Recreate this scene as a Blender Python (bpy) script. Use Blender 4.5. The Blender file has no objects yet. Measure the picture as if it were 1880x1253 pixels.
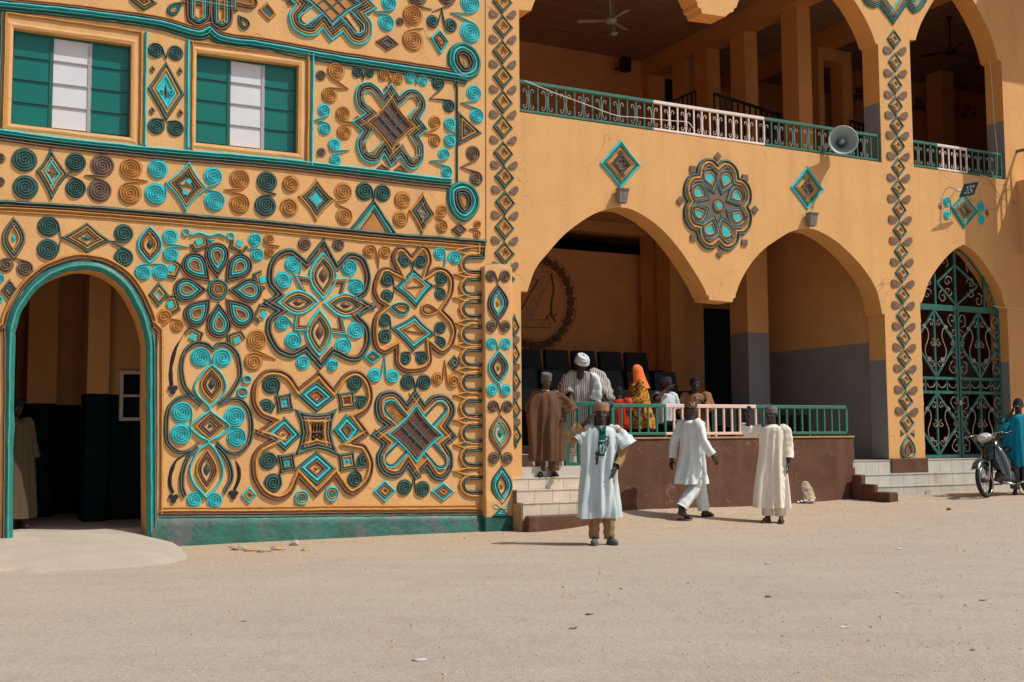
import bpy, bmesh, math, random
from mathutils import Vector, Matrix, Euler
from mathutils.noise import noise as mnoise
random.seed(7)
R = math.radians
sc = bpy.context.scene
C = sc.collection
# ---------------- camera ----------------
F = 2150.0                      # focal length in pixels of the 1880 px wide photograph
HC = 1.38
PITCH = math.atan(176/F); ROLL = -0.006
cam = bpy.data.objects.new('camera', bpy.data.cameras.new('camera')); C.objects.link(cam)
CM = (Matrix.Rotation(R(90)+PITCH, 3, 'X') @ Matrix.Rotation(ROLL, 3, 'Z'))
cam.matrix_world = Matrix.Translation((0, 0, HC)) @ CM.to_4x4()
cam.data.sensor_width = 36; cam.data.lens = 36*F/1880; cam.data.clip_end = 3000
sc.camera = cam
# ---------------- light ----------------
SUN_EL = 54; SUN_AZ_X, SUN_AZ_Y = .955, -.295        # direction towards the sun
sv = Vector((SUN_AZ_X, SUN_AZ_Y, 0)).normalized()*math.cos(R(SUN_EL)) + Vector((0, 0, math.sin(R(SUN_EL))))
w = bpy.data.worlds.new('World'); sc.world = w; w.use_nodes = True
nt = w.node_tree; sky = nt.nodes.new('ShaderNodeTexSky'); sky.sky_type = 'NISHITA'; sky.sun_disc = False
sky.sun_elevation = R(SUN_EL); sky.sun_rotation = math.atan2(sv.x, sv.y); sky.dust_density = 3.0; sky.air_density = 1.0
nt.links.new(sky.outputs[0], nt.nodes['Background'].inputs[0]); nt.nodes['Background'].inputs[1].default_value = 0.13
sl = bpy.data.lights.new('sun', 'SUN'); sl.energy = 5.0; sl.angle = R(0.5); sl.color = (1, .95, .87)
sun = bpy.data.objects.new('sun', sl); C.objects.link(sun)
sun.rotation_euler = sv.to_track_quat('Z', 'Y').to_euler(); sun.location = (20, -20, 30)
sc.view_settings.view_transform = 'Standard'; sc.view_settings.look = 'None'
sc.view_settings.exposure = -0.42; sc.view_settings.gamma = 1; sc.view_settings.use_curve_mapping = False
sc.cycles.max_bounces = 8; sc.cycles.diffuse_bounces = 5
# ---------------- frames and projection ----------------
YAW = math.atan2(.463, .886)
P0 = Vector((.04, 17.7, 0)); U = Vector((math.cos(YAW), math.sin(YAW), 0)); V = Vector((-math.sin(YAW), math.cos(YAW), 0))
BM = Matrix.Translation(P0) @ Matrix.Rotation(YAW, 4, 'Z')
def ray(px, py): return CM @ Vector(((px-940)/F, -(py-626.5)/F, -1))
def W(px, py, y=0.0):                     # photograph position -> (s, z) on the facade plane shifted y metres into the building
    d = ray(px, py); o = Vector((0, 0, HC))
    t = (y - (o-P0).dot(V)) / d.dot(V); p = o + d*t
    return ((p-P0).dot(U), p.z)
def loc(p):
    d = Vector((p[0], p[1], 0))-P0; return d.dot(U), d.dot(V)
def mpp(px, y=0.0):                      # metres per pixel (vertical) on that plane
    s, z = W(px, 626, y); p = P0+U*s+V*y
    return p.y/F
def ss(a, b, x):
    t = max(0, min(1, (x-a)/(b-a))); return t*t*(3-2*t)
def gz(X, Y):
    s, y = loc((X, Y)); t = max(0, -y)
    a = .24*ss(0, 2, s)*(1-ss(3, 8, s))*math.exp(-t/1.0)
    b = .36*ss(3.5, 8.8, s)*math.exp(-(t/6)**2)
    return a+b+.012*mnoise(Vector((X*.5, Y*.5, 0)))
def G(px, py):
    d = ray(px, py); t = 10.0
    for i in range(60):
        z = HC+d.z*t; e = z-gz(d.x*t, d.y*t)
        t += e/(-d.z)*.7
    return Vector((d.x*t, d.y*t, gz(d.x*t, d.y*t)))
# ---------------- materials ----------------
MATS = {}
def mat(name, col, rough=.75, var=.12, vs=6, bump=.15, bs=40, wear=None, wearc=(.4, .36, .3), metal=0, coat=0, spec=.4, bd=.01, stain=None, crack=None):
    m = bpy.data.materials.new(name); m.use_nodes = True; n = m.node_tree.nodes; l = m.node_tree.links
    b = n['Principled BSDF']; b.inputs['Roughness'].default_value = rough; b.inputs['Metallic'].default_value = metal
    b.inputs['Coat Weight'].default_value = coat; b.inputs['Coat Roughness'].default_value = .32; b.inputs['Specular IOR Level'].default_value = spec
    tc = n.new('ShaderNodeTexCoord')
    t = n.new('ShaderNodeTexNoise'); t.inputs['Scale'].default_value = vs; t.inputs['Detail'].default_value = 6; t.inputs['Roughness'].default_value = .65
    l.new(tc.outputs['Object'], t.inputs['Vector'])
    r = n.new('ShaderNodeMapRange'); r.inputs[1].default_value = .3; r.inputs[2].default_value = .7; r.inputs[3].default_value = 1-var; r.inputs[4].default_value = 1+var
    l.new(t.outputs['Fac'], r.inputs[0])
    mx = n.new('ShaderNodeVectorMath'); mx.operation = 'SCALE'; mx.inputs[0].default_value = col
    l.new(r.outputs[0], mx.inputs['Scale']); out = mx.outputs[0]
    if wear:
        t2 = n.new('ShaderNodeTexNoise'); t2.inputs['Scale'].default_value = wear[1]; t2.inputs['Detail'].default_value = 8; t2.inputs['Roughness'].default_value = .75
        l.new(tc.outputs['Object'], t2.inputs['Vector'])
        cr = n.new('ShaderNodeMapRange'); cr.inputs[1].default_value = wear[0]; cr.inputs[2].default_value = wear[0]+.04; cr.clamp = True
        l.new(t2.outputs['Fac'], cr.inputs[0])
        mm = n.new('ShaderNodeMix'); mm.data_type = 'RGBA'; mm.inputs['B'].default_value = (*wearc, 1)
        l.new(cr.outputs[0], mm.inputs['Factor']); l.new(out, mm.inputs['A']); out = mm.outputs['Result']
    if stain:                                                  # vertical rain streaks
        mp = n.new('ShaderNodeMapping'); mp.inputs['Scale'].default_value = (1.6, 1.6, .16); l.new(tc.outputs['Object'], mp.inputs['Vector'])
        t3 = n.new('ShaderNodeTexNoise'); t3.inputs['Scale'].default_value = 2.2; t3.inputs['Detail'].default_value = 5; l.new(mp.outputs[0], t3.inputs['Vector'])
        c3 = n.new('ShaderNodeMapRange'); c3.inputs[1].default_value = .48; c3.inputs[2].default_value = .72; c3.inputs[4].default_value = stain[0]; l.new(t3.outputs['Fac'], c3.inputs[0])
        m3 = n.new('ShaderNodeMix'); m3.data_type = 'RGBA'; m3.inputs['B'].default_value = (*stain[1], 1)
        l.new(c3.outputs[0], m3.inputs['Factor']); l.new(out, m3.inputs['A']); out = m3.outputs['Result']
    if crack:                                                  # hairline cracks in patches and grimy blotches
        nz = n.new('ShaderNodeTexNoise'); nz.inputs['Scale'].default_value = 3; l.new(tc.outputs['Object'], nz.inputs['Vector'])
        va = n.new('ShaderNodeVectorMath'); va.operation = 'MULTIPLY_ADD'; va.inputs[1].default_value = (.5, .5, .5); l.new(nz.outputs['Color'], va.inputs[0]); l.new(tc.outputs['Object'], va.inputs[2])
        vo = n.new('ShaderNodeTexVoronoi'); vo.feature = 'DISTANCE_TO_EDGE'; vo.inputs['Scale'].default_value = .75; l.new(va.outputs[0], vo.inputs['Vector'])
        c1 = n.new('ShaderNodeMapRange'); c1.inputs[1].default_value = .0; c1.inputs[2].default_value = .006; c1.inputs[3].default_value = 1; c1.inputs[4].default_value = 0; l.new(vo.outputs[0], c1.inputs[0])
        mk = n.new('ShaderNodeTexNoise'); mk.inputs['Scale'].default_value = .9; mk.inputs['Detail'].default_value = 3; l.new(tc.outputs['Object'], mk.inputs['Vector'])
        c2 = n.new('ShaderNodeMapRange'); c2.inputs[1].default_value = .50; c2.inputs[2].default_value = .62; c2.inputs[4].default_value = crack; l.new(mk.outputs['Fac'], c2.inputs[0])
        mu = n.new('ShaderNodeMath'); mu.operation = 'MULTIPLY'; l.new(c1.outputs[0], mu.inputs[0]); l.new(c2.outputs[0], mu.inputs[1])
        bl = n.new('ShaderNodeTexNoise'); bl.inputs['Scale'].default_value = .7; bl.inputs['Detail'].default_value = 9; bl.inputs['Roughness'].default_value = .72; l.new(tc.outputs['Object'], bl.inputs['Vector'])
        c4 = n.new('ShaderNodeMapRange'); c4.inputs[1].default_value = .5; c4.inputs[2].default_value = .78; c4.inputs[4].default_value = .38; l.new(bl.outputs['Fac'], c4.inputs[0])
        m5 = n.new('ShaderNodeMix'); m5.data_type = 'RGBA'; m5.inputs['B'].default_value = (col[0]*.72, col[1]*.70, col[2]*.8, 1); l.new(c4.outputs[0], m5.inputs['Factor']); l.new(out, m5.inputs['A'])
        m4 = n.new('ShaderNodeMix'); m4.data_type = 'RGBA'; m4.inputs['B'].default_value = (.16, .09, .05, 1); l.new(mu.outputs[0], m4.inputs['Factor']); l.new(m5.outputs['Result'], m4.inputs['A']); out = m4.outputs['Result']
    l.new(out, b.inputs['Base Color'])
    if bump:
        t4 = n.new('ShaderNodeTexNoise'); t4.inputs['Scale'].default_value = bs; t4.inputs['Detail'].default_value = 5
        l.new(tc.outputs['Object'], t4.inputs['Vector'])
        bp = n.new('ShaderNodeBump'); bp.inputs['Strength'].default_value = bump; bp.inputs['Distance'].default_value = bd
        l.new(t4.outputs['Fac'], bp.inputs['Height']); l.new(bp.outputs[0], b.inputs['Normal'])
    MATS[name] = m; return m
mat('WALL', (.715, .398, .158), .85, .06, 1.6, .5, 26, wear=(.735, 9), wearc=(.62, .42, .24), stain=(.4, (.50, .29, .13)), crack=.75)
mat('WALLR', (.69, .375, .14), .85, .05, 1.3, .45, 30, wear=(.76, 7), wearc=(.6, .38, .2), stain=(.35, (.50, .28, .11)), crack=.8)
mat('REV', (.72, .35, .10), .85, .06, 1.5, .3, 30)
mat('TQ', (.022, .49, .52), .42, .15, 12, .35, 50, wear=(.74, 25), wearc=(.35, .45, .42), coat=.25)
mat('TG', (.012, .185, .155), .5, .2, 9, .35, 50, wear=(.74, 22), wearc=(.2, .3, .26), coat=.2)
mat('DG', (.018, .080, .068), .45, .3, 14, .35, 50, wear=(.73, 22), wearc=(.22, .26, .24), coat=.4)
mat('BR', (.125, .048, .030), .5, .22, 14, .4, 50, wear=(.70, 24), wearc=(.40, .33, .28), coat=.25)
mat('OC', (.47, .20, .035), .5, .15, 10, .35, 50, wear=(.745, 22), wearc=(.5, .35, .2), coat=.2)
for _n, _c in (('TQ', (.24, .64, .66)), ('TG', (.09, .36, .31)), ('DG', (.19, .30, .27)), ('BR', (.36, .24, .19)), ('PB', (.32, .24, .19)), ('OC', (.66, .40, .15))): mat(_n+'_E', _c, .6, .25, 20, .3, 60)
mat('BK', (.018, .018, .02), .5, .2, 20, .3, 60)
mat('PB', (.17, .105, .07), .65, .25, 14, .5, 60, wear=(.72, 30), wearc=(.32, .25, .2))
mat('PLINTH', (.018, .115, .085), .65, .35, 3, .8, 12, wear=(.53, 1.9), wearc=(.085, .10, .095), stain=(.35, (.10, .10, .085)), coat=.1, bd=.02)
mat('DIRTY', (.45, .27, .13), .9, .2, 5, .6, 18)
mat('INO', (.68, .34, .12), .8, .08, 2, .2, 25)
mat('INB', (.76, .37, .155), .8, .10, 2, .2, 25)
mat('ING', (.26, .235, .22), .6, .1, 2, .2, 25)
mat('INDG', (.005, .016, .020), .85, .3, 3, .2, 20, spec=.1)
mat('CEIL', (.36, .23, .155), .8, .15, 2, .1, 25)
mat('BATTEN', (.34, .22, .14), .8, .1, 3, .1, 25)
mat('GRAYP', (.235, .23, .24), .7, .06, 2, .2, 25)
mat('BROWNW', (.108, .044, .021), .75, .25, 2.5, .5, 18, wear=(.60, 3.0), wearc=(.20, .11, .075), bd=.012, stain=(.35, (.19, .10, .065)))
mat('GREENM', (.035, .165, .125), .4, .15, 8, .15, 40, wear=(.72, 14), wearc=(.30, .34, .30))
mat('GATEG', (.028, .125, .100), .45, .2, 8, .15, 40, wear=(.70, 14), wearc=(.2, .2, .17)); mat('SCR', (.40, .30, .25), .55, .2, 20, .2, 60); mat('LAMPM', (.20, .19, .18), .5, .2, 9, .1, 40)
mat('WHITEM', (.72, .66, .60), .5, .08, 8, .15, 40, wear=(.70, 14), wearc=(.35, .28, .22))
mat('PINKM', (.75, .55, .46), .5, .1, 8, .15, 40, wear=(.72, 14), wearc=(.5, .42, .34))
mat('BLACKM', (.012, .016, .018), .4, .1, 8, .1, 40)
mat('TILE', (.60, .52, .41), .35, .14, 3, .15, 12, wear=(.60, 4), wearc=(.45, .34, .24), coat=.25)
mat('TILEG', (.50, .47, .41), .4, .14, 3, .15, 12, wear=(.59, 4), wearc=(.42, .33, .25), coat=.2)
mat('GROUT', (.25, .17, .11), .9)
mat('GLASSG', (.003, .15, .125), .12, .10, 1.2, .04, 2.5, coat=.3, spec=.35, bd=.03)
mat('GLASSW', (.66, .66, .70), .35, .04, 3, .03, 4, coat=.2)
mat('GLASSD', (.01, .014, .018), .08, .1, 3, 0)
mat('FRAMEG', (.012, .11, .085), .45)
mat('ALU', (.45, .43, .40), .4, .1, 9, .05, metal=.6)
mat('GREYM', (.36, .38, .36), .5, .12, 9, .1, 40, wear=(.7, 12), wearc=(.3, .24, .16))
mat('CABLE', (.6, .58, .52), .6)
mat('SEAT', (.008, .012, .018), .55, .2, 8, .2, 60)
mat('EMB', (.20, .10, .055), .7, .3, 12, .3, 40)
mat('EMBL', (.62, .34, .16), .7, .2, 12, .3, 40)
mat('ROCK', (.42, .33, .23), .9, .3, 7, 1.2, 14, bd=.04)
mat('CONC', (.40, .355, .29), .9, .10, 2.2, .9, 30, wear=(.68, 8), wearc=(.33, .27, .2))
mat('PAPER', (.52, .50, .47), .8)
mat('BLUEP', (.01, .06, .10), .4)

def new(name, me, parent=None, mats=None, **pr):
    o = bpy.data.objects.new(name, me)
    C.objects.link(o)
    if parent is not None: o.parent = parent
    for k, v in pr.items(): o[k] = v
    return o
def thing(name, label, cat, local=(0, 0, 0), rot=0, group=None, frame=True):
    o = bpy.data.objects.new(name, None); C.objects.link(o); o.empty_display_size = .1
    T = Matrix.Translation(local) @ Matrix.Rotation(rot, 4, 'Z')
    o.matrix_world = (BM @ T) if frame else T
    o['label'] = label; o['category'] = cat
    if group: o['group'] = group
    return o
def tag(o, label, cat, group=None):
    o['label'] = label; o['category'] = cat
    if group: o['group'] = group
    return o
class MB:
    def __init__(s): s.v = []; s.f = []; s.m = []; s.mats = []; s.sm = []
    def mi(s, n):
        if n not in s.mats: s.mats.append(n)
        return s.mats.index(n)
    def add(s, vs, fs, m, smooth=False):
        o = len(s.v); s.v += [tuple(v) for v in vs]; k = s.mi(m)
        for f in fs: s.f.append(tuple(i+o for i in f)); s.m.append(k); s.sm.append(smooth)
    def box(s, x0, x1, y0, y1, z0, z1, m, bev=0):
        if bev:
            b = bev; vs = []; 
            for (X, sx) in ((x0, 1), (x1, -1)):
                for (Y, sy) in ((y0, 1), (y1, -1)):
                    for (Z, sz) in ((z0, 1), (z1, -1)):
                        vs.append((X, Y+sy*b, Z+sz*b)); vs.append((X+sx*b, Y, Z+sz*b)); vs.append((X+sx*b, Y+sy*b, Z))
            bm = bmesh.new()
            for v in vs: bm.verts.new(v)
            bmesh.ops.convex_hull(bm, input=bm.verts[:])
            bm.verts.index_update(); s.add([v.co[:] for v in bm.verts], [[v.index for v in f.verts] for f in bm.faces], m); bm.free(); return
        vs = [(x, y, z) for x in (x0, x1) for y in (y0, y1) for z in (z0, z1)]
        s.add(vs, [(0, 1, 3, 2), (4, 6, 7, 5), (0, 4, 5, 1), (2, 3, 7, 6), (0, 2, 6, 4), (1, 5, 7, 3)], m)
    def bar(s, p, q, w, d, m, up=(0, 1, 0)):                    # rectangular bar p->q, width w across, depth d along 'up'
        p = Vector(p); q = Vector(q); a = (q-p).normalized(); u = Vector(up); b = a.cross(u).normalized()*w/2; c = b.cross(a).normalized()*d/2
        vs = [p+b+c, p+b-c, p-b-c, p-b+c, q+b+c, q+b-c, q-b-c, q-b+c]
        s.add(vs, [(0, 1, 2, 3), (7, 6, 5, 4), (0, 4, 5, 1), (1, 5, 6, 2), (2, 6, 7, 3), (3, 7, 4, 0)], m)
    def tube(s, pts, r, m, n=8, cap=True):
        pts = [Vector(p) for p in pts]; k = len(pts); rs = r if isinstance(r, (list, tuple)) else [r]*k
        rings = []; ref = None
        for i, p in enumerate(pts):
            a = (pts[min(i+1, k-1)]-pts[max(i-1, 0)])
            a = a.normalized() if a.length > 1e-9 else Vector((0, 0, 1))
            if ref is None: ref = a.orthogonal().normalized()
            ref = (ref-a*ref.dot(a)).normalized(); b = a.cross(ref)
            rings += [p+(ref*math.cos(2*math.pi*j/n)+b*math.sin(2*math.pi*j/n))*rs[i] for j in range(n)]
        fs = [(i*n+j, i*n+(j+1) % n, (i+1)*n+(j+1) % n, (i+1)*n+j) for i in range(k-1) for j in range(n)]
        if cap: fs += [tuple(range(n))[::-1], tuple(range((k-1)*n, k*n))]
        s.add(rings, fs, m, True)
    def ell(s, c, r, m, n=12, k=8, M=None):
        vs = []; c = Vector(c)
        for i in range(k+1):
            t = math.pi*i/k
            for j in range(n):
                a = 2*math.pi*j/n; v = Vector((r[0]*math.sin(t)*math.cos(a), r[1]*math.sin(t)*math.sin(a), r[2]*math.cos(t)))
                if M: v = M @ v
                vs.append(c+v)
        s.add(vs, [(i*n+j, (i+1)*n+j, (i+1)*n+(j+1) % n, i*n+(j+1) % n) for i in range(k) for j in range(n)], m, True)
    def lathe(s, prof, m, n=24, c=(0, 0, 0), M=None):
        vs = []; c = Vector(c)
        for (r, z) in prof:
            for j in range(n):
                v = Vector((r*math.cos(2*math.pi*j/n), r*math.sin(2*math.pi*j/n), z))
                if M: v = M @ v
                vs.append(c+v)
        k = len(prof)
        s.add(vs, [(i*n+j, i*n+(j+1) % n, (i+1)*n+(j+1) % n, (i+1)*n+j) for i in range(k-1) for j in range(n)], m, True)
    def mesh(s, name):
        me = bpy.data.meshes.new(name); me.from_pydata(s.v, [], s.f)
        for n in s.mats: me.materials.append(MATS[n])
        me.polygons.foreach_set('material_index', s.m); me.polygons.foreach_set('use_smooth', s.sm); me.update(); return me
    def build(s, name, parent=None, **pr):
        return new(name, s.mesh(name), parent, **pr)
# ------------- relief drawing (all positions in photograph pixels, laid on the wall plane) -------------
class Relief(MB):
    def __init__(s, y=0.0): super().__init__(); s.y = y
    cnt = 0
    def ridge(s, P, w, h, m, closed=False, taper=None, base=-.006):      # P: [(s,z)], w: width m
        n = len(P); prof = ((-1, 0), (-.93, .30), (-.13, 1), (.13, 1), (.93, .30), (1, 0)); Relief.cnt += 1; h *= .98
        h = h+(Relief.cnt % 17)*.00035
        P = [Vector(p) for p in P]; vs = []
        Q = []; T_ = []                                               # hand-run plaster: split long runs and let the line waver
        for i in range(n):
            Q.append(P[i]); T_.append(taper[i] if taper else 1)
            if i < n-1 or closed:
                d_ = P[(i+1) % n]-P[i]; c_ = int(d_.length/.16)
                for q in range(c_): f = (q+1)/(c_+1); Q.append(P[i]+d_*f); T_.append(T_[-1] if not taper else taper[i]*(1-f)+taper[(i+1) % n]*f)
        am = min(.0055, w*.13)
        P = [p+Vector((mnoise(Vector((p.x*7, p.y*7, w*90))), mnoise(Vector((p.x*7+31, p.y*7, w*90)))))*am*1.5 for p in Q]; n = len(P)
        taper = [T_[i]*(1+.22*mnoise(Vector((P[i].x*11, P[i].y*11, w*50+9)))) for i in range(n)]
        for i in range(n):
            if closed: a = P[i]-P[i-1]; b = P[(i+1) % n]-P[i]
            else: a = P[i]-P[max(i-1, 0)]; b = P[min(i+1, n-1)]-P[i]
            if a.length < 1e-7: a = b
            if b.length < 1e-7: b = a
            if a.length < 1e-7: a = b = Vector((1, 0))
            a = a.normalized(); b = b.normalized(); t = a+b
            t = t.normalized() if t.length > 1e-4 else a
            nn = Vector((-t.y, t.x)); k = 1/max(.38, abs(nn.dot(Vector((-a.y, a.x)))))
            ww = w/2*(taper[i] if taper else 1)
            for (o, z) in prof:
                q = P[i]+nn*o*ww*k
                vs.append((q.x, s.y-(base if z == 0 else h*z*(min(1, .5+.5*taper[i]) if taper else 1)), q.y))
        m_ = len(prof); rng = range(n if closed else n-1)
        fs = [(i*m_+j, i*m_+j+1, ((i+1) % n)*m_+j+1, ((i+1) % n)*m_+j) for i in rng for j in range(m_-1) if j != 2]
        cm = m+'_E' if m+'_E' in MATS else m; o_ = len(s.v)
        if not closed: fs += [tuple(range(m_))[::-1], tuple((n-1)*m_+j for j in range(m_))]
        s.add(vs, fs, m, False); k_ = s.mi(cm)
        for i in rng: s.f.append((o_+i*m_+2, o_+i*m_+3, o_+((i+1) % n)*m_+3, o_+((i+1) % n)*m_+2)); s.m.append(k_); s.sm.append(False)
    def stroke(s, px, w, m, h=.026, closed=False, taper=None):
        k = mpp(sum(p[0] for p in px)/len(px), s.y)
        P = [W(p[0], p[1], s.y) for p in px]; s.ridge(P, w*k, h, m, closed, taper)
    def plate(s, px, m, h=.012, raw=None):
        P = raw or [W(p[0], p[1], s.y) for p in px]; n = len(P); Relief.cnt += 1; h = h+(Relief.cnt % 13)*.0003
        vs = [(p[0], s.y-h, p[1]) for p in P]+[(p[0], s.y+.004, p[1]) for p in P]
        area = sum(P[i][0]*P[(i+1) % n][1]-P[(i+1) % n][0]*P[i][1] for i in range(n))
        top = tuple(range(n)) if area > 0 else tuple(range(n))[::-1]
        s.add(vs, [top]+[(i, i+n, (i+1) % n+n, (i+1) % n) for i in range(n)], m)
    def bands(s, px, cols, w=5.0, h=.028, start=0, over=1.12):       # nested closed ridges going inwards
        c = poly_area(px); d = 1 if c > 0 else -1
        for i, m in enumerate(cols):
            ww = w[i] if isinstance(w, (list, tuple)) else w
            s.stroke(offset(px, d*(start+ww/2)), ww*over, m, h, True); start += ww
        return start
    def pair(s, a, b, m, tip):
        for (p, q) in ((a, b), (b, a)):
            T = W(tip[0], tip[1], s.y); c = W(p[0], p[1], s.y); o = W(q[0], q[1], s.y)
            cross = (T[0]-c[0])*(o[1]-c[1])-(T[1]-c[1])*(o[0]-c[0])
            s.spiral(p[0], p[1], p[2], m, -1 if cross > 0 else 1, tip)
    def spiral(s, cx, cy, r, m, cw=1, tail=None, turns=None):
        k = mpp(cx, s.y); c = Vector(W(cx, cy, s.y)); rm = r*k
        s.plate(None, m, .010, raw=[(c.x+rm*.97*math.cos(2*math.pi*i/20), c.y+rm*.97*math.sin(2*math.pi*i/20)) for i in range(20)])
        turns = turns or (1.7 if r < 10 else 2.3 if r < 15 else 3.0 if r < 19 else 3.9)
        th0 = random.uniform(0, 6.28)
        if tail:
            T = Vector(W(tail[0], tail[1], s.y))-c; D = max(T.length, rm*1.02)
            th0 = math.atan2(T.y, T.x)-cw*math.acos(min(1, rm/D))*1
        pitch = rm/(turns+.35); n = int(turns*15); P = []; tp = []
        for i in range(n+1):
            a = i/n; th = th0-cw*a*turns*2*math.pi; rr = (rm-pitch*.35)-(turns*pitch)*a
            P.append((c.x+rr*math.cos(th), c.y+rr*math.sin(th))); tp.append(1)
        if tail:
            T = W(tail[0], tail[1], s.y); a = Vector(P[0]); pre = []
            for i in range(6, 0, -1):
                q = a.lerp(Vector(T), i/6); pre.append((q.x, q.y)); tp.insert(0, .35+.65*(1-i/6) if False else 1)
            tp[:6] = [.25, .45, .65, .8, .9, 1]; P = pre+P
        s.ridge(P, pitch*.66, .030, m, False, tp)
    def ring(s, cx, cy, r, m, w=4, h=.028, sq=1):
        k = mpp(cx, s.y); c = W(cx, cy, s.y); rm = (r-w/2)*k
        s.ridge([(c[0]+rm*math.cos(2*math.pi*i/20), c[1]+rm*math.sin(2*math.pi*i/20)) for i in range(20)], w*k*1.08, h, m, True)
    def disc(s, cx, cy, r, m, h=.02):
        k = mpp(cx, s.y); c = W(cx, cy, s.y)
        s.plate(None, m, h, raw=[(c[0]+r*k*math.cos(2*math.pi*i/16), c[1]+r*k*math.sin(2*math.pi*i/16)) for i in range(16)])
    def hip(s, px, m, h=.03):                                     # small faceted pyramid
        P = [W(p[0], p[1], s.y) for p in px]; n = len(P); c = (sum(p[0] for p in P)/n, sum(p[1] for p in P)/n)
        s.add([(p[0], s.y+.004, p[1]) for p in P]+[(c[0], s.y-h, c[1])], [(i, n, (i+1) % n) for i in range(n)], m)
    def lens(s, cx, cy, hh, hw, cols, w=4, core=None, rot=0, pinch=1.0):
        n = 10; P = []
        for i in range(n): a = i/n; P.append((hw*math.sin(math.pi*a)**pinch*1.0, -hh+2*hh*a))
        for i in range(n): a = 1-i/n; P.append((-hw*math.sin(math.pi*a)**pinch*1.0, -hh+2*hh*a))
        cr_, sr = math.cos(rot), math.sin(rot)
        P = [(cx+x*cr_-y*sr, cy+x*sr+y*cr_) for (x, y) in P]
        st = s.bands(P, cols, w)
        if core:
            f = max(.12, 1-st/hw*1.02); q = []
            for (x, y) in P: q.append((cx+(x-cx)*f*.8, cy+(y-cy)*f*.8))
            s.hip(q, core, .03)
        return P
    def diamond(s, top, right, bottom, left, cols, w=4.5, core=None, fill=None, curve=0.0, split=None):
        c = ((top[0]+bottom[0]+left[0]+right[0])/4, (top[1]+bottom[1]+left[1]+right[1])/4); P = []
        q = [top, right, bottom, left]
        for i in range(4):
            a = q[i]; b = q[(i+1) % 4]; N = 4 if curve else 1
            for k in range(N):
                t = k/N; x = a[0]+(b[0]-a[0])*t; y = a[1]+(b[1]-a[1])*t; g = curve*4*t*(1-t)
                P.append((x+(c[0]-x)*g, y+(c[1]-y)*g))
        st = s.bands(P, cols, w); I = offset(P, (1 if poly_area(P) > 0 else -1)*st)
        if fill: s.plate(I, fill, .008)
        if core:
            f = .55; s.hip([(c[0]+(x-c[0])*f, c[1]+(y-c[1])*f) for (x, y) in I], core, .028)
        if split: s.stroke([I[len(I)*3//4], I[len(I)//4]], 3, split, .02)
        return I
    def tear(s, tip, end, hw, cols, w=3.5, fill=None):            # drop shape: pointed at tip, round at end
        tip = Vector(tip); end = Vector(end); a = (end-tip); L = a.length; a = a/L; b = Vector((-a.y, a.x)); n = 9
        def shape(d):
            h = hw-d; t0 = d*L*.60/hw; l = L-t0-d; pts = []
            for i in range(n+1): t = i/n; pts.append((t0+t*l*.66, h*math.sin(t*math.pi/2)**1.1))
            for i in range(1, 7): t = i/6*math.pi/2; pts.append((t0+l*.66+l*.34*math.sin(t), h*math.cos(t)))
            P = [tip+a*x+b*y for (x, y) in pts]+[tip+a*x-b*y for (x, y) in pts[-2:0:-1]]
            return [(p.x, p.y) for p in P]
        st = 0
        for i, m in enumerate(cols or []):
            ww = w[i] if isinstance(w, (list, tuple)) else w
            if st+ww < hw: s.stroke(shape(st+ww/2), ww*1.1, m, .028, True); st += ww
        if fill and hw-st > 1: s.plate(shape(st-.4), fill, .012)
def poly_area(P): return sum(P[i][0]*P[(i+1) % len(P)][1]-P[(i+1) % len(P)][0]*P[i][1] for i in range(len(P)))/2
def offset(P, d):                                                # inwards for d>0 when area>0
    n = len(P); o = []
    for i in range(n):
        a = Vector(P[i])-Vector(P[i-1]); b = Vector(P[(i+1) % n])-Vector(P[i])
        if a.length < 1e-6: a = b
        if b.length < 1e-6: b = a
        a.normalize(); b.normalize(); na = Vector((-a.y, a.x)); nb = Vector((-b.y, b.x)); m = na+nb
        m = m.normalized() if m.length > 1e-3 else na
        k = 1/max(.36, m.dot(na)); q = Vector(P[i])+m*d*k; o.append((q.x, q.y))
    return o
def cr(pts, n=6, closed=False):                                  # Catmull-Rom; a point with a third element is a corner
    P = [(p[0], p[1]) for p in pts]; cor = [len(p) > 2 for p in pts]; N = len(P); out = []
    rng = range(N if closed else N-1)
    for i in rng:
        p1 = P[i]; p2 = P[(i+1) % N]
        p0 = P[i-1] if (closed or i > 0) and not cor[i] else None
        p3 = P[(i+2) % N] if (closed or i+2 < N) and not cor[(i+1) % N] else None
        if p0 is None: p0 = (2*p1[0]-p2[0], 2*p1[1]-p2[1]) if p3 is None else (p1[0]-(p3[0]-p1[0])*.3-(p2[0]-p1[0])*.4, p1[1]-(p3[1]-p1[1])*.3-(p2[1]-p1[1])*.4) if False else (2*p1[0]-p2[0], 2*p1[1]-p2[1])
        if p3 is None: p3 = (2*p2[0]-p1[0], 2*p2[1]-p1[1])
        for k in range(n):
            t = k/n; t2 = t*t; t3 = t2*t
            out.append(tuple(.5*(2*p1[j]+(-p0[j]+p2[j])*t+(2*p0[j]-5*p1[j]+4*p2[j]-p3[j])*t2+(-p0[j]+3*p1[j]-3*p2[j]+p3[j])*t3) for j in (0, 1)))
    if not closed: out.append(P[-1])
    return out
def parallel(P, d):                                              # shift an open line sideways (down in the photo for d>0 when running right)
    o = []; n = len(P)
    for i in range(n):
        a = Vector(P[min(i+1, n-1)])-Vector(P[max(i-1, 0)]); a.normalize(); o.append((P[i][0]-a.y*d, P[i][1]+a.x*d))
    return o
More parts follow.
